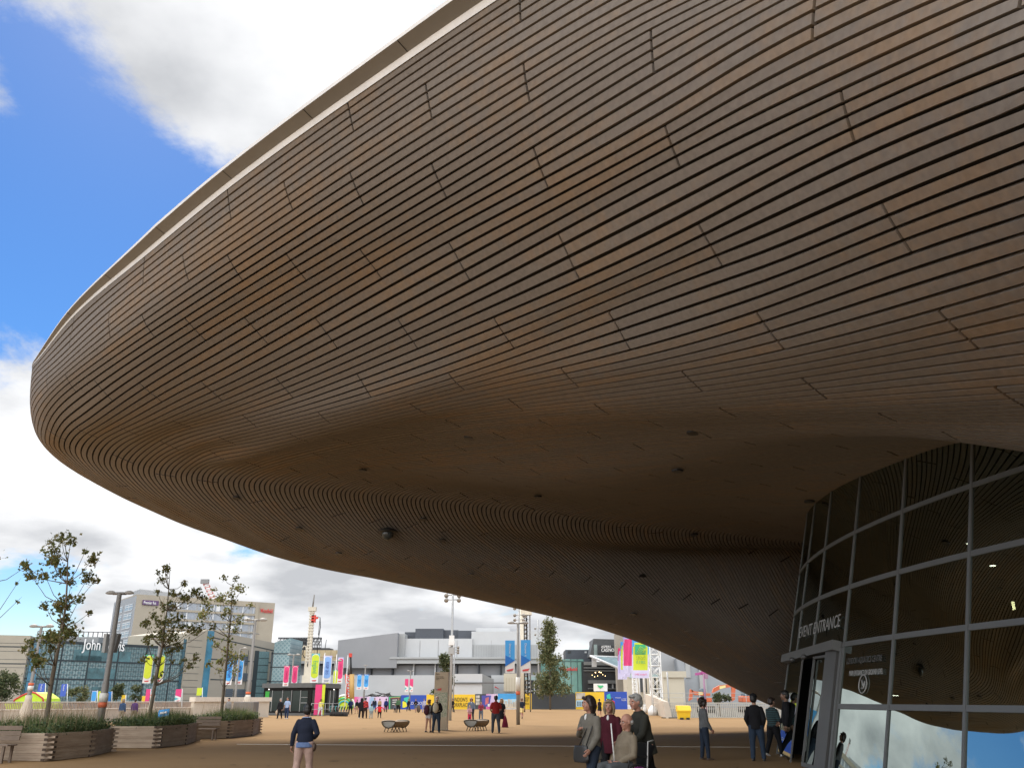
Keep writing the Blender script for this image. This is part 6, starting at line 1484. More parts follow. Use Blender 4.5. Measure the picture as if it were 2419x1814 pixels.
for w_, t_, sz, L_f in (('RUGBY', .475, .36, .62), ('WORLD CUP', .53, .17, .60), ('2015', .60, .40, .58)):
    text(w_, q(.5, t_) + Vector((0, -.14, 0)), (1, 0, 0), (0, 0, 1), sz, m_dgreen if w_ != '2015' else m_green, fo, ext=.003, fit=1.75 * L_f, mirror=True)
text('England 2015', q(.5, .905) + Vector((0, -.1, 0)), (1, 0, 0), (0, 0, 1), .26, m_pink, fo, ext=.003, fit=1.3, mirror=True)
rflag('pink rugby flag behind the nearest lime flag', (1472, 1500, 1497, 1590), 108, m_pink, m_lilac, .35)
rflag('pale blue and lime rugby flag, third in the row', (1466, 1515, 1489, 1598), 114, m_lime, m_sky, .35)
rflag('lilac and pink rugby flag at the left end of the row', (1460, 1530, 1481, 1604), 120, m_lilac, m_pink, .35)
def cone_pole(label, u, v, vt, base_r):
    b = G(u, v); H = P(u, vt, b.y).z; t = thing('flagpole', label, 'flagpole', b, GP)
    mb = MB(); mb.tube([b, b + Vector((0, 0, H))], [.13, .075], 10, m_white_s); part('pole', mb, m_white_s, t)
    mb = MB(); mb.lathe(b, [(base_r, 0), (base_r * .96, .5), (base_r * .55, .85), (.2, 1.0)], 18, m_white_s); part('plinth', mb, m_white_s, t)
cone_pole('white pole of the nearest lime flag on a thick round plinth', 1543, 1689, 1470, .58)
cone_pole('white flagpole standing behind the sloping wall, left of the nearest pole', 1524, 1683, 1500, .3)
for k, (u, v, vt) in enumerate(((1491, 1670, 1540), (1498, 1671, 1540), (1484, 1670, 1540), (1513, 1675, 1540), (1505, 1673, 1540))):
    cone_pole('white flagpole in the far cluster by the navy hoarding, ' + ('second', 'third', 'first', 'fifth', 'fourth')[k] + ' from the left', u, v, vt, .25)
pl = thing('plinth_block', 'long white plinth block at the foot of the far flagpoles', 'plinth', G(1491, 1672)); mb = MB(); p = G(1492, 1674); mb.box(p + Vector((0, 1, .35)), (2.4, 2.0, .7), m_white_s); part('block', mb, m_white_s, pl)
def lattice(label, u0, u1, v0, Y, nb):
    a, b = gu(u0, 1660, Y), gu(u1, 1660, Y); H = P((u0 + u1) / 2, v0, Y).z; t = thing('lattice_tower', label, 'tower', (a + b) / 2, 'white lattice towers'); dY = Vector((0, b.x - a.x, 0))
    cs = [a, b, b + dY, a + dY]
    for c_ in cs: mb = MB(); mb.box(c_ + Vector((0, 0, H / 2)), (.13, .13, H), m_white_s); part('leg', mb, m_white_s, t)
    mb = MB()
    for k in range(nb):
        z0, z1 = H * k / nb, H * (k + 1) / nb
        for i in range(4):
            p, q = cs[i], cs[(i + 1) % 4]; up_ = Vector((0, 0, 1))
            mb.tube([p + up_ * z0, q + up_ * z1], .03, 4, m_white_s); mb.tube([q + up_ * z0, p + up_ * z1], .03, 4, m_white_s); mb.tube([p + up_ * z1, q + up_ * z1], .06, 4, m_white_s)
    part('bracing', mb, m_white_s, t)
lattice('large white lattice tower right of the rugby flags', 1541, 1566, 1518, 125, 6)
lattice('small white lattice tower behind the flagpoles', 1497, 1507, 1590, 150, 6)
rw = thing('ramp_wall', 'smooth cream end wall of a ramp beside the flagpole plinth', 'wall', G(1570, 1693))
lo = [G(1526, 1678), G(1574, 1696), G(1588, 1695.5), G(1545, 1676)]; zt_ = [P(1526, 1638, lo[0].y).z, P(1571, 1655, lo[1].y).z, P(1583, 1658, lo[2].y).z, P(1545, 1640, lo[3].y).z]
mb = MB(); mb.hexa([p + Vector((0, 0, 0)) for p in lo] + [Vector((p.x - (.25 if i in (1, 2) else 0), p.y, z)) for i, (p, z) in enumerate(zip(lo, zt_))], m_cream if False else MATS['cream_concrete']); part('wall', mb, MATS['cream_concrete'], rw)
mb = MB(); p, q = lo[1], lo[2]; mb.box((p + q) / 2 + Vector((0, -.05, .04)), ((q - p).length * 1.2, .1, .08), m_hose); part('base_gap', mb, m_hose, rw)
fn = thing('bar_fence', 'long pale steel bar fence closing the plaza on the right', 'fence', gu(1720, 1698, 86)); m_fn = mat('fence_steel', (0.40, 0.39, 0.35), .5, metal=.2, var=.06)
a, b = gu(1586, 1690, 87), gu(1880, 1690, 84); N = 66
mb = MB()
for i in range(N + 1): p = a + (b - a) * (i / N); mb.box((p.x, p.y, .66), (.07, .05, 1.24), m_fn)
part('bars', mb, m_fn, fn)
for z, w_ in ((1.33, .09), (1.08, .05), (.08, .06)):
    mb = MB(); mb.slab(a + Vector((0, -.06, 0)), b + Vector((0, -.06, 0)), z - w_ / 2, z + w_ / 2, .06, m_fn); part('rail', mb, m_fn, fn)
rails('second grey railing with mesh behind the bar fence', gu(1545, 1690, 100), gu(1840, 1690, 100), 2.3, 'mesh_railing', 'railing', 9, m_pole2, None, (.3, .55, .8))
gb = thing('grit_bin', 'yellow lidded grit bin standing against the bar fence', 'bin', G(1616, 1699)); m_gy = mat('bin_yellow', (0.74, 0.47, 0.015), .5, var=.05, vs=2); p = G(1616, 1699); wB = 29 * p.y * .945 / 2027
mb = MB(); mb.hexa([p + Vector((x * wB * .44, y, 0.03)) for x, y in ((-1, -.32), (1, -.32), (1, .42), (-1, .42))] + [p + Vector((x * wB * .5, y, .68)) for x, y in ((-1, -.42), (1, -.42), (1, .5), (-1, .5))], m_gy); part('tub', mb, m_gy, gb, bevel=.03)
mb = MB(); mb.prism([p + Vector((-wB * .54, y, z)) for y, z in ((-.50, .66), (-.50, .76), (-.2, 1.12), (.5, 1.15), (.55, .66))], (wB * 1.08, 0, 0), m_gy); part('lid', mb, m_gy, gb, bevel=.02)
for s in (-.25, .25): mb = MB(); mb.box(p + Vector((s * wB, -.42, .09)), (.3, .06, .16), m_hose); part('fork_slot', mb, m_hose, gb)
pk = thing('signpost', 'purple grey pole with pink crosspieces near the roof edge', 'signpost', gu(1669, 1690, 95)); m_pp = mat('signpost_mauve', (.30, .16, .24), .5, var=.05); m_pm = mat('sign_magenta', (.36, .07, .24), .5, var=.05)
b = gu(1669, 1690, 95); H = P(1663, 1582, 95).z; mb = MB(); mb.tube([b, b + Vector((0, 0, H))], [.13, .09], 8, m_pp); part('pole', mb, m_pp, pk)
for u0, v0, u1, v1 in ((1642, 1592, 1664, 1589), (1664, 1589, 1680, 1590)):
    mb = MB(); p, q = P(u0, v0, 95), P(u1, v1, 95); mb.prism([p + Vector((0, 0, .12)), q + Vector((0, 0, .16)), q - Vector((0, 0, .16)), p - Vector((0, 0, .12))], (0, .05, 0), m_pm); part('finger_sign', mb, m_pm, pk)
mb = MB(); mb.box(P(1662, 1586, 95), (.45, .2, .4), m_pm); mb.box(P(1668, 1597, 95), (.35, .2, .5), m_pp); part('sign_head', mb, m_pm, pk)
mb = MB(); p_ = gu(1608, 1690, 112); 
pg = thing('grey_post', 'plain tall grey post before the cream building wing', 'post', gu(1582, 1690, 112)); b = gu(1582, 1690, 112); mb.tube([b, b + Vector((0, 0, P(1580, 1586, 112).z))], .1, 8, m_pole2); part('post', mb, m_pole2, pg)
m_ex = mat('digger_orange', (0.52, 0.12, 0.045), .5, var=.08, vs=1); m_exy = mat('digger_badge', (.72, .60, .25), .5, var=0); m_exg = mat('digger_glass', (.10, .16, .20), .2, var=.2)
def digger(label, Y, arm, cab, badge):
    t = thing('excavator', label, 'excavator', gu(*cab[:2], Y), 'orange excavators beyond the fence'); w_ = Vector((0, .5, 0))
    for nm, pts in arm:
        mb = MB(); mb.prism([P(u, v, Y) for u, v in pts], w_, m_ex); part(nm, mb, m_ex, t)
    mb = MB(); c_ = [P(u, v, Y - .02) for u, v in badge]; mb.prism(c_, (0, .01, 0), m_exy); part('badge', mb, m_exy, t)
    u0, v0, u1, v1 = cab[2:]; a, b = P(u0, v0, Y), P(u1, v1, Y); mb = MB(); mb.box(((a.x + b.x) / 2, Y + 1.2, (a.z + b.z) / 2), (b.x - a.x, 2.2, a.z - b.z), m_ex); part('body', mb, m_ex, t, bevel=.1)
    mb = MB(); mb.box((a.x + .35 * (b.x - a.x), Y + 1.0, a.z + .55), ((b.x - a.x) * .4, 1.6, 1.1), m_exg); part('cab', mb, m_exg, t, bevel=.08)
    for y in (-.1, 2.0): mb = MB(); mb.tube([(a.x - .2, Y + y, .45), (b.x + .2, Y + y, .45)], .42, 10, m_hose, sx=1.0); part('track', mb, m_hose, t)
digger('left orange excavator with low folded arm beyond the fence', 118, (('boom', ((1633, 1628), (1641, 1632), (1678, 1636), (1678, 1643), (1642, 1641), (1637, 1637))), ('dipper', ((1631, 1627), (1637, 1630), (1636, 1650), (1628, 1655)))), (1662, 1660, 1655, 1647, 1683, 1658), ((1650, 1634), (1660, 1634.5), (1660, 1640), (1650, 1640)))
digger('right orange excavator with tall arched arm beyond the fence', 122, (('boom', ((1682, 1637), (1686, 1625), (1700, 1618), (1726, 1615), (1727, 1622), (1704, 1626), (1690, 1633))), ('dipper', ((1729, 1617), (1738, 1622), (1736, 1652), (1729, 1656)))), (1770, 1660, 1753, 1643, 1785, 1658), ((1700, 1620), (1714, 1617.5), (1714, 1623.5), (1700, 1627)))
# left far: tent, feather flags
m_tent = mat('tent_lime', (0.48, 0.66, 0.02), .6, var=.05); tn = thing('market_tent', 'bright lime arched tent behind the parapet at the left', 'tent', gu(60, 1680, 105)); Yt = 105
pts = [(12, 1661), (33, 1661), (34, 1653), (52, 1643), (72, 1634), (84, 1637), (101, 1649), (103, 1661), (108, 1662), (108, 1682), (12, 1682)]
mb = MB(); mb.prism([P(u, v, Yt) for u, v in pts], (0, 4, 0), m_tent); part('canopy', mb, m_tent, tn)
mb = MB(); mb.tube([P(u, v - .6, Yt - .03) for u, v in pts[1:8]], .10, 5, m_rigr); part('piping', mb, m_rigr, tn)
def feather(label, c4, Y, m, kind='plain', word=None):
    o = banner('feather_flag', label, 'flag', 'small promenade flags behind the parapet', c4, Y, m, m_lilac if kind == 'arch' else None, word, m_bwht, kind)
    u0, v0, u1, v1 = c4; mb = MB(); b = gu(u1 + .3 - 2, 1690, Y + .05); mb.tube([b, P(u1 + .6, v0 - 1, Y + .05)], .04, 5, m_white_s); part('pole', mb, m_white_s, o)
feather('left deep blue promenade flag above the lime tent', (92, 1614, 107, 1644), 112, mat('flag_royal_blue', (.05, .10, .45), .7, var=.05), 'plain', ('Westfield', .5, .35, False)); feather('right deep blue promenade flag, right of the lime tent', (146, 1615, 159, 1644), 112, MATS['flag_royal_blue'], 'plain', ('Westfield', .5, .35, False))
feather('pale blue promenade flag left of the near lamp post', (218, 1631, 230, 1660), 118, m_sky, 'arch'); feather('lime promenade flag half hidden by the near lamp post', (233, 1632, 242, 1660), 119, m_lime); feather('narrow yellow promenade flag right of the near lamp post', (248, 1633, 254, 1660), 119, m_y); feather('narrow blue promenade flag right of the near lamp post', (256, 1633, 264, 1656), 120, m_blue)
feather('yellow promenade flag above the blond walker', (288, 1641, 297, 1661), 122, m_y); feather('yellow promenade flag right of the purple walker', (336, 1643, 344, 1661), 122, m_y); feather('pink promenade flag beside the concrete lamp base', (346, 1627, 356, 1660), 121, m_pink); feather('large pink promenade flag left of the raised wall', (416, 1627, 430, 1658), 110, m_pink, 'chevron')
feather('small lime promenade flag over the raised wall', (466, 1624, 478, 1642), 112, m_lime)
kd = thing('display_board', 'small blue and white tilted display board in the middle planter', 'sign', G(392, 1750)); p = P(387, 1684, pc2.y - .6)
mb = MB(); mb.box(p, (.40, .04, .30), m_sky, M=Matrix.Rotation(-.15, 3, 'Y') @ Matrix.Rotation(-.5, 3, 'X')); part('board', mb, m_sky, kd); mb = MB(); mb.box(p + Vector((0, -.05, .02)), (.26, .02, .08), m_bwht, M=Matrix.Rotation(-.15, 3, 'Y') @ Matrix.Rotation(-.5, 3, 'X')); part('print', mb, m_bwht, kd)
mb = MB(); mb.tube([Vector((p.x, p.y + .06, .4)), p + Vector((0, .06, 0))], .025, 6, m_pole2); part('leg', mb, m_pole2, kd)
cg = thing('concrete_bollard_block', 'squat grey concrete block right behind the rear planter', 'block', G(580, 1736)); p = gu(578, 1700, 60); mb = MB(); mb.box(p + Vector((0, 0, .75)), (1.35, 1.2, 1.5), mat('grey_concrete', (.20, .19, .175), .85, var=.1)); part('block', mb, MATS['grey_concrete'], cg, bevel=.04)
# ------------------------------------------------------------------ people
def loft(bm, rings, n=14):
    """closed skin through rings (centre, half-axis vectors a, b)"""
    vs = []
    for c, a, b in rings:
        vs.append([bm.verts.new(c + a * math.cos(2 * math.pi * k / n) + b * math.sin(2 * math.pi * k / n)) for k in range(n)])
    for r0, r1 in zip(vs[:-1], vs[1:]):
        for k in range(n): bm.faces.new((r0[k], r0[(k + 1) % n], r1[(k + 1) % n], r1[k]))
    for r, flip in ((vs[0], True), (vs[-1], False)):
        c = bm.verts.new(sum((v.co for v in r), Vector()) / n)
        for k in range(n): bm.faces.new((r[(k + 1) % n], r[k], c) if flip else (r[k], r[(k + 1) % n], c))
def limb(bm, pts, rad, n=12, flat=1.0, up=None, endround=True):
    """tapered limb along points"""
    rings = []; N = len(pts); prev = None
    for i, p in enumerate(pts):
        t = (pts[min(i + 1, N - 1)] - pts[max(i - 1, 0)]).normalized()
        if prev is None:
            a = up or (Vector((1, 0, 0)) if abs(t.x) < .9 else Vector((0, 1, 0)))
        else: a = prev
        a = (a - t * a.dot(t)).normalized(); prev = a; b = t.cross(a); r = rad[i]
        if i == 0 and endround: rings += [(p - t * r * .75, a * r * .55, b * r * .55 * flat), (p - t * r * .35, a * r * .9, b * r * .9 * flat)]
        rings.append((p, a * r, b * r * flat))
        if i == N - 1 and endround: rings += [(p + t * r * .35, a * r * .9, b * r * .9 * flat), (p + t * r * .75, a * r * .55, b * r * .55 * flat)]
    loft(bm, rings, n)
def ball(bm, c, s, M=None, n=14, m=9):
    M = M or Matrix.Identity(3); rings = []
    for j in range(m):
        th = math.pi * (j + .5) / m; rings.append((c + M @ Vector((0, 0, -math.cos(th) * s[2])), M @ Vector((s[0] * math.sin(th), 0, 0)), M @ Vector((0, s[1] * math.sin(th), 0))))
    loft(bm, rings, n)
def remesh(bm, voxel, smooth=2):
    me = bpy.data.meshes.new('tmp'); bmesh.ops.recalc_face_normals(bm, faces=bm.faces); bm.to_mesh(me); bm.free()
    o = bpy.data.objects.new('tmp', me); COL.objects.link(o)
    r = o.modifiers.new('r', 'REMESH'); r.mode = 'VOXEL'; r.voxel_size = voxel; r.use_smooth_shade = True
    if smooth: s = o.modifiers.new('s', 'SMOOTH'); s.iterations = smooth; s.factor = .5
    bpy.context.view_layer.update()
    out = bpy.data.meshes.new_from_object(o.evaluated_get(bpy.context.evaluated_depsgraph_get()))
    bpy.data.objects.remove(o); bpy.data.meshes.remove(me)
    return out
def skin_mat(name, c): return mat(name, c, .55, var=.08, vs=14)
SK = {'pale': skin_mat('skin_pale', (.42, .25, .18)), 'tan': skin_mat('skin_tan', (.38, .21, .14)), 'brown': skin_mat('skin_brown', (.20, .105, .065)), 'ruddy': skin_mat('skin_ruddy', (.36, .18, .125))}
def cloth(name, c, rough=.85, var=.18, vs=9, **k): return mat(name, c, rough, spec=.2, var=var, vs=vs, bump=.25, bs=25, **k)
m_eye = mat('eye_white', (.6, .58, .55), .3, var=0); m_iris = mat('iris_dark', (.03, .02, .015), .2, var=0); m_lip = mat('lips', (.36, .13, .11), .5, var=0)
def add_mesh(name, me, m, parent):
    me.name = name; me.materials.clear(); me.materials.append(m)
    o = bpy.data.objects.new(name, me); COL.objects.link(o); o.parent = parent; return o
def person(label, loc, H=1.72, face=0.0, skin='pale', top=None, bottom=None, shoes=None, hair=None, hstyle='short', stride=0.0, lead=1, arms=None, head_turn=0.0, head_tilt=0.0,
           lean=0.0, wide=1.0, coat=0.0, legs='trousers', sleeves='long', flare=1.0, sit=None, vox=None, fine=False, group=None, kid=False, belly=0.0, scarf=None, shirt_v=None, stand=0.10, hood=False, collar=None, hs=None):
    """face: heading in degrees, 0 = away from the viewer, 180 = towards, 90 = towards the left of the photo"""
    root = thing('person', label, 'person', loc, group); root.rotation_euler = (0, 0, R(face))
    u = H; vox = vox or (.012 if fine else .022)
    hs = hs or (1.25 if kid else 1.11)                              # bigger head on a child
    hipz = (.52 if not sit else sit / H) * u; V = Vector
    tilt = Matrix.Rotation(-lean, 3, 'X')                  # + leans forward (+y)
    hip = V((0, 0, hipz)); T = lambda x, y, z: hip + tilt @ V((x * u, y * u, z * u - .52 * u))
    w = wide
    # --- joints
    legJ = []
    for s in (-1, 1):
        h = hip + V((s * .052 * u * w, 0, -.01 * u))
        if sit:
            k = h + V((s * .02 * u, .245 * u, .01 * u)); a = k + V((s * .0, .055 * u, -.238 * u)); 
        else:
            f = stride * (1 if s == lead else -1)
            th = R(f * (26 if f > 0 else 24)); kb = R(abs(f) * (6 if f > 0 else 34))
            k = h + V((s * stand * .18 * u, math.sin(th) * .245 * u, -math.cos(th) * .245 * u)); a = k + V((s * stand * .08 * u, math.sin(th - kb) * .235 * u, -math.cos(th - kb) * .235 * u))
        legJ.append((h, k, a, R(0) if sit or stride == 0 else (th - kb)))
    if not sit:
        low = min(j[2].z - .042 * u * math.cos(j[3]) for j in legJ); dz = -low
        legJ = [(h + V((0, 0, dz)), k + V((0, 0, dz)), a + V((0, 0, dz)), t) for h, k, a, t in legJ]; hip.z += dz
    arms = arms or ((0, 8, 12), (0, 8, 12))
    armJ = []
    for s, pose in zip((-1, 1), arms):
        S = T(s * .102 * w ** .6, -.005, .786); fw, ab, eb = pose[:3]; inw = pose[3] if len(pose) > 3 else 0
        d1 = V((s * math.sin(R(ab)), math.sin(R(fw)) * math.cos(R(ab)), -math.cos(R(fw)) * math.cos(R(ab))))
        d1 = tilt @ d1 if abs(fw) < 1 else d1
        E = S + d1 * .172 * u
        a2 = R(fw + eb); d2 = V((s * math.sin(R(ab)) * .4 - s * math.sin(R(inw)), math.sin(a2) * math.cos(R(inw)), -math.cos(a2) * math.cos(R(inw)))).normalized()
        Wr = E + d2 * .148 * u; armJ.append((S, E, Wr, d2, s))
    hc = T(0, .012, .935 if not kid else .92); Mh = Matrix.Rotation(R(head_turn), 3, 'Z') @ Matrix.Rotation(-R(head_tilt), 3, 'X'); hk = u * hs
    # --- body: one surface
    bm = bmesh.new()
    tor = [(.475, .075, .062), (.52, .094, .072), (.57, .088, .066), (.63, .078, .058), (.70, .084, .060), (.75, .086, .058), (.785, .070, .048), (.815, .046, .036)]
    loft(bm, [(T(0, (belly * .35 if .5 < z < .72 else 0), z), tilt @ V((a * u * w, 0, 0)), tilt @ V((0, (b + (belly if .5 < z < .72 else 0)) * u * w, 0))) for z, a, b in tor], 18)
    limb(bm, [T(0, -.004, .80), T(0, .0, .84), hc + V((0, -.012 * hk, -.035 * hk))], [.036 * u, .032 * u, .033 * u])
    ball(bm, hc + Mh @ V((0, -.006 * hk, .012 * hk)), (.046 * hk, .057 * hk, .056 * hk), Mh)                      # skull
    ball(bm, hc + Mh @ V((0, .012 * hk, -.026 * hk)), (.036 * hk, .040 * hk, .043 * hk), Mh)                     # face and jaw
    ball(bm, hc + Mh @ V((0, .038 * hk, -.054 * hk)), (.016 * hk, .014 * hk, .012 * hk), Mh)                     # chin
    limb(bm, [hc + Mh @ V((0, .048 * hk, .006 * hk)), hc + Mh @ V((0, .061 * hk, -.016 * hk))], [.006 * hk, .0095 * hk], 8)   # nose
    ball(bm, hc + Mh @ V((0, .042 * hk, .013 * hk)), (.030 * hk, .012 * hk, .008 * hk), Mh)                      # brow
    for s in (-1, 1):
        ball(bm, hc + Mh @ V((s * .048 * hk, -.004 * hk, -.008 * hk)), (.006 * hk, .012 * hk, .018 * hk), Mh)    # ears
        ball(bm, hc + Mh @ V((s * .024 * hk, .036 * hk, -.022 * hk)), (.012 * hk, .012 * hk, .012 * hk), Mh)     # cheeks
    for h, k, a, t in legJ:
        limb(bm, [h, h.lerp(k, .4), k, k.lerp(a, .35), a], [.058 * u * w, .052 * u * w, .036 * u, .036 * u, .023 * u])
        limb(bm, [a + V((0, -.02 * u, -.025 * u)), a + V((0, .06 * u, -.032 * u))], [.022 * u, .017 * u])
    for S, E, Wr, d2, s in armJ: limb(bm, [S, S.lerp(E, .5), E, E.lerp(Wr, .35), Wr], [.026 * u, .027 * u, .024 * u, .024 * u, .016 * u])
    body = remesh(bm, vox)
    bmf = bmesh.new(); bmf.from_mesh(body); bpy.data.meshes.remove(body)
    # hands: palm, four bent fingers of unequal length, thumb from the side of the palm
    hb = bmesh.new()
    for S, E, Wr, d2, s in armJ:
        side = d2.cross(V((0, 0, 1)) if abs(d2.z) < .8 else V((0, 1, 0))).normalized() 
        fwd = side.cross(d2).normalized(); acr = (V((0, 1, 0)) - d2 * d2.y); acr = acr.normalized() if acr.length > .3 else fwd
        pal = d2.cross(acr).normalized() * (-s); pal = pal if pal.dot(V((-s, 0, 0))) > -.2 else -pal
        c0, c1 = Wr, Wr + d2 * .052 * u
        loft(hb, [(Wr.lerp(c1, f), acr * a_ * u, pal * .0105 * u) for f, a_ in ((-.1, .014), (.2, .019), (.6, .0235), (1, .022))], 12)
        for i, L in enumerate((.040, .045, .042, .034)):
            b0 = c1 + acr * (.0165 - .011 * i) * u; p1 = b0 + d2 * L * .5 * u + pal * .004 * u; p2 = p1 + (d2 * .75 + pal * .66) * L * .32 * u; p3 = p2 + (d2 * .3 + pal * .95) * L * .28 * u
            limb(hb, [b0 - d2 * .008 * u, p1, p2, p3], [.0056 * u, .0054 * u, .005 * u, .0044 * u], 7)
        t0 = Wr + d2 * .018 * u + acr * .018 * u; limb(hb, [t0, t0 + (d2 * .7 + acr * .6) * .022 * u, t0 + (d2 * .95 + acr * .35 + pal * .3) * .042 * u], [.0075 * u, .0065 * u, .005 * u], 7)
    hme = bpy.data.meshes.new('tmp'); bmesh.ops.recalc_face_normals(hb, faces=hb.faces); hb.to_mesh(hme); hb.free(); bmf.from_mesh(hme); bpy.data.meshes.remove(hme)
    bo = bpy.data.meshes.new('body'); bmf.to_mesh(bo); bmf.free(); bo.polygons.foreach_set('use_smooth', [True] * len(bo.polygons))
    b_o = add_mesh('body', bo, SK[skin], root)
    # face details
    if fine:
        fb = MB()
        for s in (-1, 1):
            c = hc + Mh @ V((s * .020 * hk, .0455 * hk, -.003 * hk)); fb.ell(c, (.0085 * hk, .005 * hk, .005 * hk), m_eye, 8, 6); fb.ell(c + Mh @ V((0, .004 * hk, 0)), (.0036 * hk, .0025 * hk, .0036 * hk), m_iris, 8, 6)
            fb.ell(hc + Mh @ V((s * .020 * hk, .0515 * hk, .010 * hk)), (.011 * hk, .003 * hk, .0022 * hk), m_iris, 8, 5)
        fb.ell(hc + Mh @ V((0, .0505 * hk, -.036 * hk)), (.015 * hk, .004 * hk, .004 * hk), m_lip, 8, 5)
        me_ = bpy.data.meshes.new('face_features'); me_.from_pydata(fb.v, [], fb.f)
        for q in fb.mats: me_.materials.append(q)
        me_.polygons.foreach_set('material_index', fb.mi); me_.polygons.foreach_set('use_smooth', [True] * len(fb.f))
        o = bpy.data.objects.new('face_features', me_); COL.objects.link(o); o.parent = b_o
    # --- hair or hat
    if hair:
        hb = bmesh.new(); o_ = lambda x, y, z: hc + Mh @ V((x * hk, y * hk, z * hk))
        if hstyle == 'bald': 
            ball(hb, o_(0, -.026, -.006), (.049 * hk, .045 * hk, .030 * hk), Mh)
        else:
            ball(hb, o_(0, -.012, .022), (.052 * hk, .060 * hk, .055 * hk), Mh)
            ball(hb, o_(0, -.030, -.008), (.050 * hk, .042 * hk, .050 * hk), Mh)
            if hstyle in ('bob', 'long', 'curly'):
                dn = {'bob': -.075, 'long': -.13, 'curly': -.05}[hstyle]
                for s in (-1, 1): limb(hb, [o_(s * .040, .004, .035), o_(s * .054, -.002, -.02), o_(s * .046, -.012, dn)], [.022 * hk, .020 * hk, .014 * hk])
                limb(hb, [o_(0, -.045, .02), o_(0, -.052, -.03), o_(0, -.046, dn)], [.04 * hk, .040 * hk, .026 * hk], flat=.7)
            if hstyle == 'curly':
                rr = random.Random(3)
                for i in range(46):
                    d = V((rr.gauss(0, 1), rr.gauss(-.3, 1), rr.gauss(.5, .8))).normalized(); ball(hb, o_(d.x * .058, -.012 + d.y * .064, .022 + d.z * .058), [.016 * hk] * 3, None, 8, 5)
            if hstyle in ('short', 'bob', 'long'):
                limb(hb, [o_(-.03, .040, .048), o_(0, .047, .055), o_(.03, .040, .048)], [.012 * hk, .014 * hk, .012 * hk], 8)
            if hstyle == 'pony': limb(hb, [o_(0, -.06, .03), o_(0, -.09, .0), o_(0, -.085, -.06)], [.016 * hk, .018 * hk, .008 * hk])
            if hstyle == 'bun': ball(hb, o_(0, -.062, .05), (.022 * hk,) * 3, Mh)
        add_mesh('hair', remesh(hb, vox * .8, 1), hair, root)
        if hstyle in ('cap', 'hat'): pass
    o_ = lambda x, y, z: hc + Mh @ V((x * hk, y * hk, z * hk))
    # --- garments
    def cut(me, fn):
        b = bmesh.new(); b.from_mesh(me); bmesh.ops.delete(b, geom=[v for v in b.verts if fn(v.co)], context='VERTS'); b.to_mesh(me); b.free(); return me
    if bottom:
        gb = bmesh.new()
        if legs == 'skirt':
            z1 = .10 if flare > 1.4 else .28
            loft(gb, [(T(0, 0, z), tilt @ V((a * u, 0, 0)), V((0, b * u, 0))) for z, a, b in ((z1, .11 * flare * .8, .09 * flare * .8), (.38, .115, .095), (.52, .103 * w, .083 * w), (.60, .093 * w, .072 * w))], 18)
        else:
            loft(gb, [(T(0, 0, z), tilt @ V((a * u * w, 0, 0)), tilt @ V((0, b * u * w, 0))) for z, a, b in ((.465, .085, .070), (.50, .101, .080), (.55, .099, .078), (.60, .092, .070))], 18)
            for h, k, a, t in legJ:
                hi = h + V((0, 0, .012 * u))
                if legs == 'shorts': limb(gb, [hi, h.lerp(k, .5), h.lerp(k, .88)], [.066 * u * w, .064 * u * w, .062 * u * w], endround=False)
                elif legs == 'hotpants': limb(gb, [hi, h.lerp(k, .38)], [.066 * u * w, .064 * u * w], endround=False)
                else: limb(gb, [hi, h.lerp(k, .5), k, k.lerp(a, .5), a + V((0, -.004 * u, -.010 * u))], [.066 * u * w, .058 * u * w, .046 * u * flare ** .5, .042 * u * flare, .037 * u * flare], endround=False)
        add_mesh('skirt' if legs == 'skirt' else ('shorts' if legs in ('shorts', 'hotpants') else 'trousers'), remesh(gb, vox, 2), bottom, root)
    if shoes:
        for h, k, a, t in legJ:
            gb = bmesh.new(); Rf = Matrix.Rotation(t * .7, 3, 'X'); q = lambda y, z: a + Rf @ V((0, y * u, z * u))
            limb(gb, [q(-.022, -.022), q(.01, -.020), q(.055, -.029), q(.082, -.033)], [.023 * u, .025 * u, .024 * u, .016 * u], flat=.85)
            limb(gb, [q(-.03, -.038), q(.085, -.038)], [.020 * u, .020 * u], flat=.35, up=V((1, 0, 0)))
            add_mesh('shoe', remesh(gb, vox * .8, 1), shoes, root)
    if top:
        gb = bmesh.new(); zt = .50 - coat; ex = .012
        prof = [(zt, (.104 + coat * .12) * w, (.080 + coat * .1) * w), (.55, .103 * w, .080 * w), (.63, .095 * w, .074 * w), (.70, .103 * w, .078 * w), (.75, .114 * w ** .7, .078), (.79, .104 * w ** .6, .068), (.815, .082, .062), (.840, .054, .052)]
        if collar: prof.append((.845, .048, .046))
        loft(gb, [(T(0, (belly * .4 if .5 < z < .72 else 0), z), tilt @ V((a * u, 0, 0)), tilt @ V((0, (b + (belly if .5 < z < .74 else 0)) * u, 0))) for z, a, b in prof], 20)
        for S, E, Wr, d2, s in armJ:
            if sleeves == 'long': limb(gb, [S + V((-s * .008 * u, 0, -.002 * u)), S.lerp(E, .5), E, E.lerp(Wr, .5), E.lerp(Wr, .95)], [.041 * u, .041 * u, .038 * u, .034 * u, .028 * u], endround=True)
            elif sleeves == 'short': limb(gb, [S + V((-s * .012 * u, 0, 0)), S.lerp(E, .45), S.lerp(E, .75)], [.045 * u, .043 * u, .041 * u])
            else: ball(gb, S + V((-s * .02 * u, 0, 0)), (.035 * u, .035 * u, .035 * u))
        if hood: ball(gb, T(0, -.05, .835), (.06 * u, .04 * u, .035 * u))
        add_mesh('jacket' if sleeves == 'long' and coat >= 0 else 'shirt', remesh(gb, vox, 3), top, root)
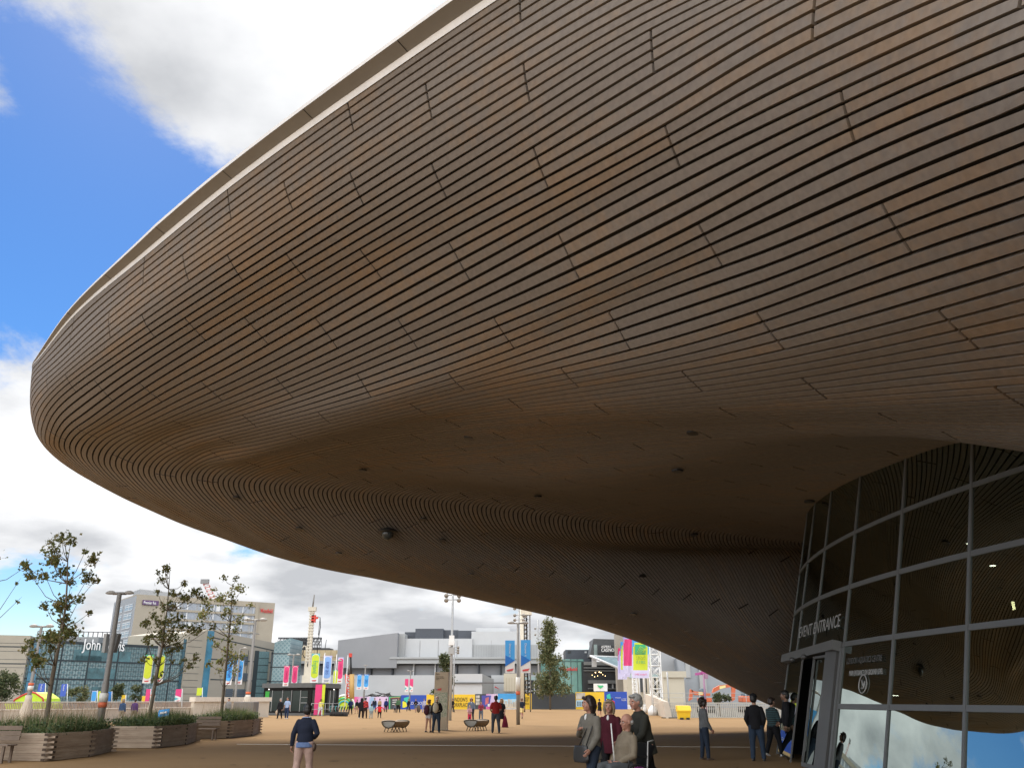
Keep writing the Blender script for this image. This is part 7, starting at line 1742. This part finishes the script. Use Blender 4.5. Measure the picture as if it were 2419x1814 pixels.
    if shirt_v:
        gb = MB(); gb.ell(T(0, .050, .795), (.020 * u, .024 * u, .040 * u)); me_ = bpy.data.meshes.new('shirt_front'); me_.from_pydata(gb.v, [], gb.f); add_mesh('shirt_front', me_, shirt_v, root)
    if scarf:
        gb = bmesh.new(); limb(gb, [T(.055 * math.cos(t), .01 + .05 * math.sin(t), .835) for t in np.linspace(0, 6.28, 13)], [.012 * u] * 13, 8, endround=False); add_mesh('collar', remesh(gb, vox * .8, 1), scarf, root)
    root['_h'] = H
    return dict(root=root, T=T, arms=armJ, legs=legJ, head=o_, hk=hk, u=u, Mh=Mh, hip=hip)
def W2(pd, p):                                   # local point of a person -> world
    r = pd['root']; return Matrix.Rotation(r.rotation_euler.z, 3, 'Z') @ p + r.location
def child_bm(pd, name, bm, m, vox=.015, label=None):
    o = add_mesh(name, remesh(bm, vox, 1), m, pd['root']);
    if label: o['label'] = label
    return o
def free_bm(name, bm, m, label, cat, vox=.012):  # held things stay top-level
    me = remesh(bm, vox, 1); c = sum((v.co for v in me.vertices), Vector()) / max(1, len(me.vertices))
    for v in me.vertices: v.co -= c
    me.materials.clear(); me.materials.append(m); me.name = name; o = bpy.data.objects.new(name, me); COL.objects.link(o); o.location = c; return tag(o, label, cat)
K = lambda n, c, **k: cloth(n, c, **k)
black = K('cloth_black', (.010, .010, .012)); navy = K('cloth_navy', (.012, .016, .030)); denim = K('cloth_denim', (.024, .038, .062)); ddenim = K('cloth_dark_denim', (.018, .026, .042)); grey = K('cloth_grey', (.20, .20, .20)); khaki = K('cloth_khaki', (.22, .19, .14)); maroon = K('cloth_maroon', (.055, .008, .015)); olive = K('cloth_olive', (.028, .028, .022))
beige = K('cloth_beige', (.30, .25, .17)); dusty = K('cloth_dusty_pink', (.36, .25, .21)); red = K('cloth_red', (.55, .02, .02)); wine = K('cloth_red_knit', (.24, .02, .02)); white = K('cloth_white', (.62, .62, .60)); lblue = K('cloth_light_blue', (.28, .36, .52)); yellow = K('cloth_yellow', (.62, .54, .16)); yshort = K('cloth_straw', (.60, .46, .20)); green = K('cloth_green', (.06, .12, .06)); tanc = K('cloth_tan', (.34, .24, .13)); lilac = K('cloth_lilac', (.34, .33, .44)); pinkred = K('cloth_pink_red', (.50, .03, .08)); greyblue = K('cloth_grey_blue', (.10, .12, .16)); aqua = K('cloth_aqua_grey', (.24, .36, .38)); purple = K('cloth_purple', (.08, .04, .13))
m_strp, nd_, L_, b_ = node_mat('cloth_teal_stripes'); g_ = nd_.new('ShaderNodeTexCoord'); w_ = nd_.new('ShaderNodeTexWave'); w_.bands_direction = 'Z'; w_.inputs['Scale'].default_value = 6; w_.inputs['Distortion'].default_value = 1.5; L_.new(g_.outputs['Object'], w_.inputs[0]); r_ = nd_.new('ShaderNodeValToRGB'); r_.color_ramp.elements[0].color = (.012, .016, .018, 1); r_.color_ramp.elements[1].color = (.028, .07, .078, 1); r_.color_ramp.elements[0].position = .4; r_.color_ramp.elements[1].position = .6; L_.new(w_.outputs[0], r_.inputs[0]); L_.new(r_.outputs[0], b_.inputs['Base Color']); b_.inputs['Roughness'].default_value = .9
m_plaid, nd_, L_, b_ = node_mat('cloth_red_plaid'); g_ = nd_.new('ShaderNodeTexCoord'); w_ = nd_.new('ShaderNodeTexChecker'); w_.inputs['Scale'].default_value = 9; w_.inputs['Color1'].default_value = (.45, .03, .03, 1); w_.inputs['Color2'].default_value = (.10, .015, .015, 1); L_.new(g_.outputs['Object'], w_.inputs[0]); L_.new(w_.outputs[0], b_.inputs['Base Color']); b_.inputs['Roughness'].default_value = .9
hblack = mat('hair_black', (.008, .007, .006), .5, var=.3, vs=60); hbrown = mat('hair_dark_brown', (.022, .013, .010), .5, var=.3, vs=60); hblond = mat('hair_blond', (.26, .18, .09), .55, var=.3, vs=60); hgrey = mat('hair_grey', (.24, .235, .22), .6, var=.25, vs=60); hred = mat('hair_auburn', (.10, .035, .015), .55, var=.3, vs=60); hwhite = mat('hair_white', (.42, .41, .39), .6, var=.2, vs=60); hgb = mat('hair_grey_blond', (.22, .17, .11), .6, var=.3, vs=60); hhat = K('hat_straw', (.35, .24, .12))
lblack = mat('leather_black', (.012, .012, .013), .4, var=.15); lbrown = mat('leather_brown', (.07, .045, .03), .5, var=.15); swhite = mat('shoe_white', (.60, .60, .58), .5, var=.05)

# near walker on the left, seen from behind
pA = person('nearest walker seen from behind, dark jacket and pale pink trousers', base(650 * 1.0, 19.2) * 1.0 if False else gu(716, 1800, 19.3), 1.50, -8, 'tan', navy, dusty, lbrown, hblack, 'short', .22, 1, ((-6, 18, 12), (-8, 24, 70, 40)), 14, 4, 0.03, 1.14, -.0, fine=True, scarf=lblue, flare=1.15, hs=1.17)
gb = bmesh.new(); T = pA['T']; u_ = pA['u']; loft(gb, [(T(0, 0, z), Vector((a * u_, 0, 0)), Vector((0, b * u_, 0))) for z, a, b in ((.452, .132, .100), (.52, .128, .096))], 16); child_bm(pA, 'shirt_tail', gb, K('cloth_blue_check', (.10, .15, .28)), .01)
b = bmesh.new(); c = W2(pA, T(.135, .02, .455)); ball(b, c, (.045, .07, .085)); free_bm('shoulder_bag', b, lbrown, 'small dark brown bag at the hip of the nearest walker', 'bag')
b = bmesh.new(); S, E, Wr, d2, s = pA['arms'][0]; c = W2(pA, Wr + d2 * .09); limb(b, [c + Vector((0, -.03, .03)), c + Vector((0, .06, -.04))], [.022, .024], 8, .5); free_bm('camera', b, lblack, 'small black camera in the left hand of the nearest walker', 'camera')

# the group with the wheelchair (walking towards the left of the photo)
g0 = 'people around the wheelchair'
pB = person('woman in pale grey coat with black shoulder bag, left of the wheelchair group', gu(1398, 1800, 16.2), 1.70, 128, 'ruddy', K('coat_stone_grey', (.13, .12, .10)), ddenim, lblack, hbrown, 'bob', .85, -1, ((10, 8, 28, 10), (6, 16, 118, 50)), -18, 2, .03, 1.05, .10, fine=True, shirt_v=white, group=g0)
T = pB['T']; b = bmesh.new(); c0 = T(.0, .145, .47); loft(b, [(c0 + Vector((0, 0, z)), Vector((a, 0, 0)), Vector((0, .055, 0))) for z, a in ((-.15, .17), (-.10, .20), (.05, .185), (.12, .16))], 16)
for v in b.verts: v.co = W2(pB, v.co)
o = free_bm('handbag', b, lblack, 'large black handbag in front of the woman in grey coat', 'bag'); mb = MB(); mb.tube([W2(pB, T(-.05, .115, .54)), W2(pB, T(-.085, .06, .70)), W2(pB, T(-.08, -.01, .84)), W2(pB, T(-.05, -.06, .70))], .010, 6, lblack); mb.tube([W2(pB, T(.05, .115, .54)), W2(pB, T(-.03, .075, .70)), W2(pB, T(-.085, -.005, .84))], .010, 6, lblack); part('strap', mb, lblack, o)
pC = person('woman in dark maroon coat with blond hair, behind the wheelchair', gu(1445, 1800, 18.2), 1.60, 150, 'ruddy', maroon, black, lblack, hgb, 'bob', .5, 1, ((6, 8, 14), (6, 8, 20, 6)), 15, 2, .02, 1.1, .10, fine=True, shirt_v=white, group=g0)
pD = person('tall grey haired man in dark olive coat pushing the wheelchair', gu(1527, 1800, 16.6), 1.77, 112, 'ruddy', olive, black, lblack, hgrey, 'short', 1.0, -1, ((20, 6, 34, 6), (20, 8, 36, 4)), 6, 4, .20, 1.12, .07, fine=True, collar=True, group=g0)
wl = gu(1478, 1800, 15.9); wf = R(118)
pE = person('old man in beige jacket sitting in the wheelchair', wl, 1.70, 118, 'ruddy', K('jacket_beige', (.17, .14, .10)), K('trousers_slate', (.07, .075, .08)), lblack, hwhite, 'bald', 0, 1, ((14, 14, 52, 34), (12, 14, 54, 40)), -4, 3, -.10, 1.15, .02, sit=.56, fine=True, belly=.012, collar=True, group=g0)
o_ = pE['head']; gm_ = MB(); 
for s in (-1, 1): gm_.tube([o_(s * .022 + .013 * math.cos(t), .056, -.004 + .011 * math.sin(t)) for t in np.linspace(0, 6.28, 13)], .0016, 4, lblack); gm_.tube([o_(s * .036, .054, -.003), o_(s * .05, 0, -.004)], .0016, 4, lblack)
me_ = bpy.data.meshes.new('glasses'); me_.from_pydata(gm_.v, [], gm_.f); go = add_mesh('glasses', me_, lblack, pE['root']); tag(go)
b = bmesh.new(); S, E, Wr, d2, s = pE['arms'][0]; c = Wr + d2 * .06; mb = MB(); mb.tube([W2(pE, c + Vector((0, .03, -.1))), W2(pE, c + Vector((0, .08, .62)))], .011, 8, swhite); so_ = mb.build('walking_stick', swhite); tag(so_, 'pale walking stick held upright by the man in the wheelchair', 'stick'); b.free()
wc = thing('wheelchair', 'black wheelchair with purple rims carrying the old man', 'wheelchair', wl); Mw = Matrix.Rotation(wf, 3, 'Z'); q = lambda x, y, z: wl + Mw @ Vector((x, y, z))
m_pur = mat('rim_purple', (.22, .03, .20), .35, metal=.3, var=0)
for s in (-1, 1):
    mb = MB(); mb.tube([q(s * .29, -.03 + .30 * math.cos(t), .30 + .30 * math.sin(t)) for t in np.linspace(0, 6.283, 33)], .016, 6, lblack); mb.tube([q(s * .325, -.03 + .265 * math.cos(t), .30 + .265 * math.sin(t)) for t in np.linspace(0, 6.283, 33)], .010, 6, m_pur)
    for t in np.linspace(0, 3.1416, 9)[:-1]: mb.tube([q(s * .29, -.03 + .29 * math.cos(t), .30 + .29 * math.sin(t)), q(s * .29, -.03 - .29 * math.cos(t), .30 - .29 * math.sin(t))], .004, 4, m_pole2)
    part('wheel', mb, lblack, wc)
    mb = MB(); mb.tube([q(s * .24, .42 + .08 * math.cos(t), .09 + .08 * math.sin(t)) for t in np.linspace(0, 6.283, 17)], .018, 6, lblack); part('caster', mb, lblack, wc)
    mb = MB(); mb.tube([q(s * .25, -.26, .12), q(s * .25, -.26, .50), q(s * .25, -.30, .95), q(s * .25, -.42, .97)], .013, 6, m_pole2); mb.tube([q(s * .25, -.26, .50), q(s * .25, .25, .50), q(s * .24, .42, .16)], .013, 6, m_pur); mb.tube([q(s * .25, -.27, .72), q(s * .25, .10, .72), q(s * .25, .14, .50)], .013, 6, lblack); part('frame', mb, m_pole2, wc)
    mb = MB(); mb.box(q(s * .12, .52, .10), (.14, .2, .015), m_pole2, wf); part('footrest', mb, m_pole2, wc)
mb = MB(); mb.box(q(0, .0, .49), (.46, .46, .05), lblack, wf); part('seat', mb, lblack, wc); mb = MB(); mb.box(q(0, -.28, .72), (.46, .03, .42), lblack, wf); part('backrest', mb, lblack, wc)

# queue by the entrance
pF = person('woman in profile with curly hair and grey jacket, waiting alone', G(1668, 1794), 1.62, -80, 'ruddy', K('jacket_mid_grey', (.10, .104, .108)), ddenim, lbrown, hbrown, 'curly', .12, 1, ((4, 4, 10, 2), (6, 4, 26, 6)), 0, 2, .02, 1.0, .0, fine=True, flare=.9)
pG_ = person('man in black jacket and baseball cap, hands in pockets, near the door', G(1793, 1796), 1.74, -22, 'tan', black, denim, lblack, hblack, 'short', .12, 1, ((-8, 13, 34, 22), (-8, 13, 34, 22)), -8, 0, 0, 1.08, .03, fine=True)
gb = bmesh.new(); o_ = pG_['head']; hk = pG_['hk']; ball(gb, o_(0, -.006, .035), (.055 * hk, .064 * hk, .046 * hk)); limb(gb, [o_(-.03, .055, .030), o_(0, .085, .024), o_(.03, .055, .030)], [.020 * hk] * 3, 10, .35, Vector((1, 0, 0))); child_bm(pG_, 'cap', gb, black, .01)
pH = person('woman in teal striped jumper and dark trousers by the door', G(1852, 1785) + Vector((-.25, .0, 0)), 1.66, -62, 'tan', m_strp, black, swhite, hbrown, 'short', .4, 1, ((8, 8, 60, 20), (10, 8, 64, 24)), 0, 6, .04, 1.12, .0, fine=True)
pI = person('dark silhouetted doorman standing in the doorway', G(1880, 1788) + Vector((-.14, -.05, 0)), 1.84, 72, 'brown', black, black, lblack, hblack, 'short', 0, 1, ((0, 8, 14), (8, 8, 40)), 0, 0, 0, 1.15, .03, fine=True)

# people out on the plaza
gp_ = 'people crossing the plaza'
def walker(label, u, v, H, *a, **k): k.setdefault('group', gp_); return person(label, G(u, v), H, *a, **k)
pJ = walker('young woman in white denim shorts with dark red backpack, at the map totem', 1011.5, 1728.5, 1.60, -40, 'tan', grey, K('shorts_pale', (.40, .40, .42)), lblack, hred, 'short', .12, 1, ((6, 8, 20), (10, 10, 60, 20)), legs='hotpants', sleeves='short', vox=.018)
pK = walker('man in black top with cream backpack and jeans, at the map totem', 1030, 1729, 1.76, -10, 'pale', black, denim, lblack, hwhite, 'bald', .18, 1, ((6, 12, 24), (10, 14, 50, 30)), wide=1.12, vox=.018)
for pd, m, lab, sc in ((pJ, K('backpack_wine', (.06, .018, .03)), 'dark wine red backpack on the woman in shorts', 1.05), (pK, K('backpack_cream', (.40, .37, .29)), 'cream backpack on the man reading the map', 1.0)):
    b = bmesh.new(); T = pd['T']; c = T(0, -.115, .68); ball(b, c, (.165 * sc, .10 * sc, .26 * sc)); ball(b, c + Vector((0, -.05, -.09)), (.13 * sc, .08 * sc, .13 * sc))
    for v in b.verts: v.co = W2(pd, v.co)
    o = free_bm('backpack', b, m, lab, 'backpack'); mb = MB()
    for s in (-1, 1): mb.tube([W2(pd, T(s * .07, -.09, .80)), W2(pd, T(s * .08, .0, .85)), W2(pd, T(s * .085, .085, .74)), W2(pd, T(s * .11, -.02, .60)), W2(pd, T(s * .08, -.09, .58))], .018, 5, m)
    part('strap', mb, m, o)
pL = walker('man in red jumper and dark jeans seen from behind, right of the benches', 1171, 1730.5, 1.80, 12, 'brown', wine, K('jeans_slate', (.05, .06, .08)), lblack, hblack, 'short', .28, -1, ((2, 16, 50, 34), (2, 18, 60, 44)), wide=1.12, vox=.018, sleeves='short')
pM = walker('woman in black dress carrying a long wine red bag', 1185, 1717, 1.66, 155, 'pale', black, black, lblack, hblond, 'long', .3, 1, ((0, 10, 12), (4, 16, 10)), legs='skirt', flare=1.25, sleeves='short', vox=.02)
b = bmesh.new(); S, E, Wr, d2, s = pM['arms'][0]; c = W2(pM, Wr + d2 * .09); loft(b, [(c + Vector((0.02, 0, z)), Vector((a, 0, 0)), Vector((0, .07, 0))) for z, a in ((-.75, .21), (-.55, .19), (-.2, .11), (0, .03))], 14); free_bm('carrier_bag', b, K('bag_wine', (.13, .012, .03)), 'long wine red carrier bag hanging from the woman in black', 'bag')
pN = walker('man in dark top and straw coloured shorts walking behind the lamp post', 1233, 1697, 1.76, 20, 'ruddy', navy, yshort, lbrown, hred, 'short', .75, 1, ((8, 10, 24), (-8, 12, 24)), legs='shorts', sleeves='short', vox=.022)
pO = walker('woman with straw hat and open dark jacket walking towards the bench', 1113, 1703, 1.74, 180, 'ruddy', greyblue, ddenim, lblack, hred, 'bob', .3, 1, ((6, 12, 30), (6, 12, 24)), shirt_v=white, wide=1.15, vox=.022)
gb = bmesh.new(); o_ = pO['head']; hk = pO['hk']; ball(gb, o_(0, -.005, .045), (.055 * hk, .06 * hk, .045 * hk)); ball(gb, o_(0, -.005, .032), (.10 * hk, .11 * hk, .014 * hk)); child_bm(pO, 'hat', gb, hhat, .015)
walker('small child in striped top and pink red leggings with a hat', 1109, 1706, 1.20, 180, 'pale', K('cloth_pink_grey', (.40, .22, .24)), pinkred, lblack, hblond, 'short', .3, 1, ((20, 10, 70, 30), (20, 10, 70, 30)), kid=True, vox=.018, coat=.03)
walker('child in dark red jacket behind the second barrel bench', 1136, 1702, 1.50, 180, 'ruddy', K('cloth_dark_red', (.22, .03, .05)), greyblue, swhite, hbrown, 'short', .3, -1, ((14, 10, 70, 25), (14, 10, 70, 25)), kid=True, shirt_v=lblue, vox=.02)
walker('man in black half hidden behind the tallest mast', 1069, 1682, 1.72, 150, 'tan', black, black, lblack, hblack, 'short', .4, 1, ((4, 8, 40), (4, 8, 20)), vox=.025)
walker('runner in black sleeveless top and tight shorts, far right of the yellow panel', 1417, 1690, 1.72, 0, 'ruddy', black, black, mat('shoe_pink', (.5, .12, .12), .5, var=0), hbrown, 'bun', .75, 1, ((-10, 14, 60), (24, 14, 70)), legs='shorts', sleeves='none', wide=1.1, vox=.022)
walker('man in bright red shirt standing before the navy hoarding', 1447, 1685, 1.80, 0, 'ruddy', red, navy, lblack, hbrown, 'short', .2, 1, ((4, 14, 50), (4, 16, 40)), sleeves='short', wide=1.25, vox=.022)
walker('person in black with a tan bag, left of the pair before the kiosk', 659.5, 1697, 1.70, 172, 'pale', black, black, lblack, hgrey, 'short', .35, 1, ((2, 10, 12), (0, 8, 10)), vox=.022, coat=.05)
b = bmesh.new(); c = G(653, 1695) + Vector((0, 0, .48)); ball(b, c, (.16, .10, .20)); free_bm('shoulder_bag', b, K('bag_tan', (.42, .33, .24)), 'tan cloth bag of the person in black before the kiosk', 'bag')
walker('man in pale blue tee shirt and cap, right of the pair before the kiosk', 676, 1697, 1.80, 175, 'ruddy', lblue, K('jeans_navy', (.02, .035, .08)), swhite, hblack, 'short', .3, -1, ((2, 12, 12), (2, 12, 10)), sleeves='short', vox=.022)
walker('woman in yellow top and white trousers at the kiosk rail', 756, 1690, 1.66, -20, 'brown', yellow, white, swhite, hred, 'short', .35, 1, ((6, 12, 30), (4, 14, 20)), sleeves='short', wide=1.2, vox=.022)
walker('man in navy jacket left of the crowd, arms bent', 827, 1687, 1.76, 180, 'tan', K('cloth_navy_blue', (.015, .025, .08)), navy, lblack, hbrown, 'short', .45, 1, ((10, 14, 60), (10, 14, 50)), wide=1.1, vox=.025)
walker('woman in long dark skirt with tan bag, behind the black robed figure', 842, 1684.5, 1.62, 160, 'tan', black, tanc, lblack, hblack, 'short', .3, 1, legs='skirt', vox=.025)
walker('tall figure in black robe and headscarf, white shoes', 852.5, 1696, 1.74, 0, 'tan', black, black, swhite, black, 'long', .25, 1, ((4, 14, 40), (4, 14, 40)), coat=.12, flare=1.3, wide=1.15, vox=.022)
walker('man in red plaid shirt beside the black robed figure', 861.5, 1696, 1.78, 0, 'tan', m_plaid, K('cloth_dark_brown', (.03, .018, .015)), lblack, hblack, 'short', .2, 1, ((2, 10, 16), (2, 10, 20)), vox=.022)
walker('small child in pale aqua top and grey trousers in the crowd', 876, 1696.5, 1.25, 0, 'tan', aqua, K('cloth_grey_trousers', (.20, .24, .25)), lblack, hbrown, 'short', .15, 1, kid=True, vox=.02)
walker('child in big red cape with arms held out', 896, 1695.5, 1.22, 5, 'tan', red, black, lbrown, hred, 'short', .5, 1, ((0, 62, 10), (0, 62, 10)), kid=True, vox=.02, coat=.06, wide=1.35)
walker('man in dark jacket over white shirt facing the viewer in the crowd', 883.5, 1682.5, 1.80, 180, 'pale', navy, K('jeans_blue', (.03, .06, .15)), lblack, hbrown, 'short', .3, 1, shirt_v=white, vox=.025, wide=1.1)
walker('person in tan coat behind the child in red cape', 896, 1680, 1.74, 0, 'tan', tanc, black, lblack, hblack, 'short', .2, 1, vox=.026)
walker('man in royal navy jacket right of the child in red cape', 911, 1681.5, 1.76, 10, 'tan', K('cloth_royal_navy', (.012, .02, .11)), black, lblack, hbrown, 'short', .5, 1, vox=.025)
walker('small child in grey beside the man in green', 932.5, 1683, 1.10, 170, 'pale', greyblue, navy, lblack, hbrown, 'short', .2, 1, kid=True, vox=.022)
walker('man in dark green top before the framed poster', 940.5, 1683, 1.84, 170, 'tan', green, black, lblack, hblack, 'short', .25, 1, ((4, 14, 40), (4, 16, 30)), wide=1.2, vox=.025)
walker('slim person in black striding before the navy panel', 964.5, 1679, 1.72, 150, 'tan', black, denim, lblack, hbrown, 'short', .6, 1, vox=.026)
walker('man in black jacket and grey shorts before the navy panel', 981.5, 1681.5, 1.74, 160, 'pale', black, K('cloth_grey_blue2', (.10, .13, .18)), lblack, hbrown, 'short', .5, -1, ((10, 16, 80, 20), (10, 16, 80, 20)), wide=1.1, legs='shorts', vox=.025)
b = bmesh.new(); c = gu(988.5, 1682, 122) + Vector((0, 0, .5)); ball(b, c, (.28, .18, .5)); free_bm('bag', b, lbrown, 'brown bag carried by the man in grey shorts', 'bag', .02)
walker('person in lilac grey top, left of the woman in shorts', 1001.5, 1682, 1.74, 165, 'pale', lilac, K('cloth_lilac_grey', (.22, .20, .30)), lblack, hbrown, 'short', .5, 1, wide=1.1, vox=.025)
walker('blond walker in blue denim jacket behind the middle planter', 284, 1707, 1.66, -5, 'pale', K('jacket_blue_denim', (.035, .065, .13)), khaki, lblack, hblond, 'bob', .3, 1, vox=.02)
walker('walker with purple backpack behind the middle planter', 313, 1706, 1.66, -5, 'tan', purple, khaki, lblack, hblack, 'short', .3, 1, vox=.02, wide=1.15)
walker('grey topped person standing behind the rear planter', 536, 1700, 1.74, 170, 'pale', grey, navy, lblack, hblack, 'short', .1, 1, vox=.022)
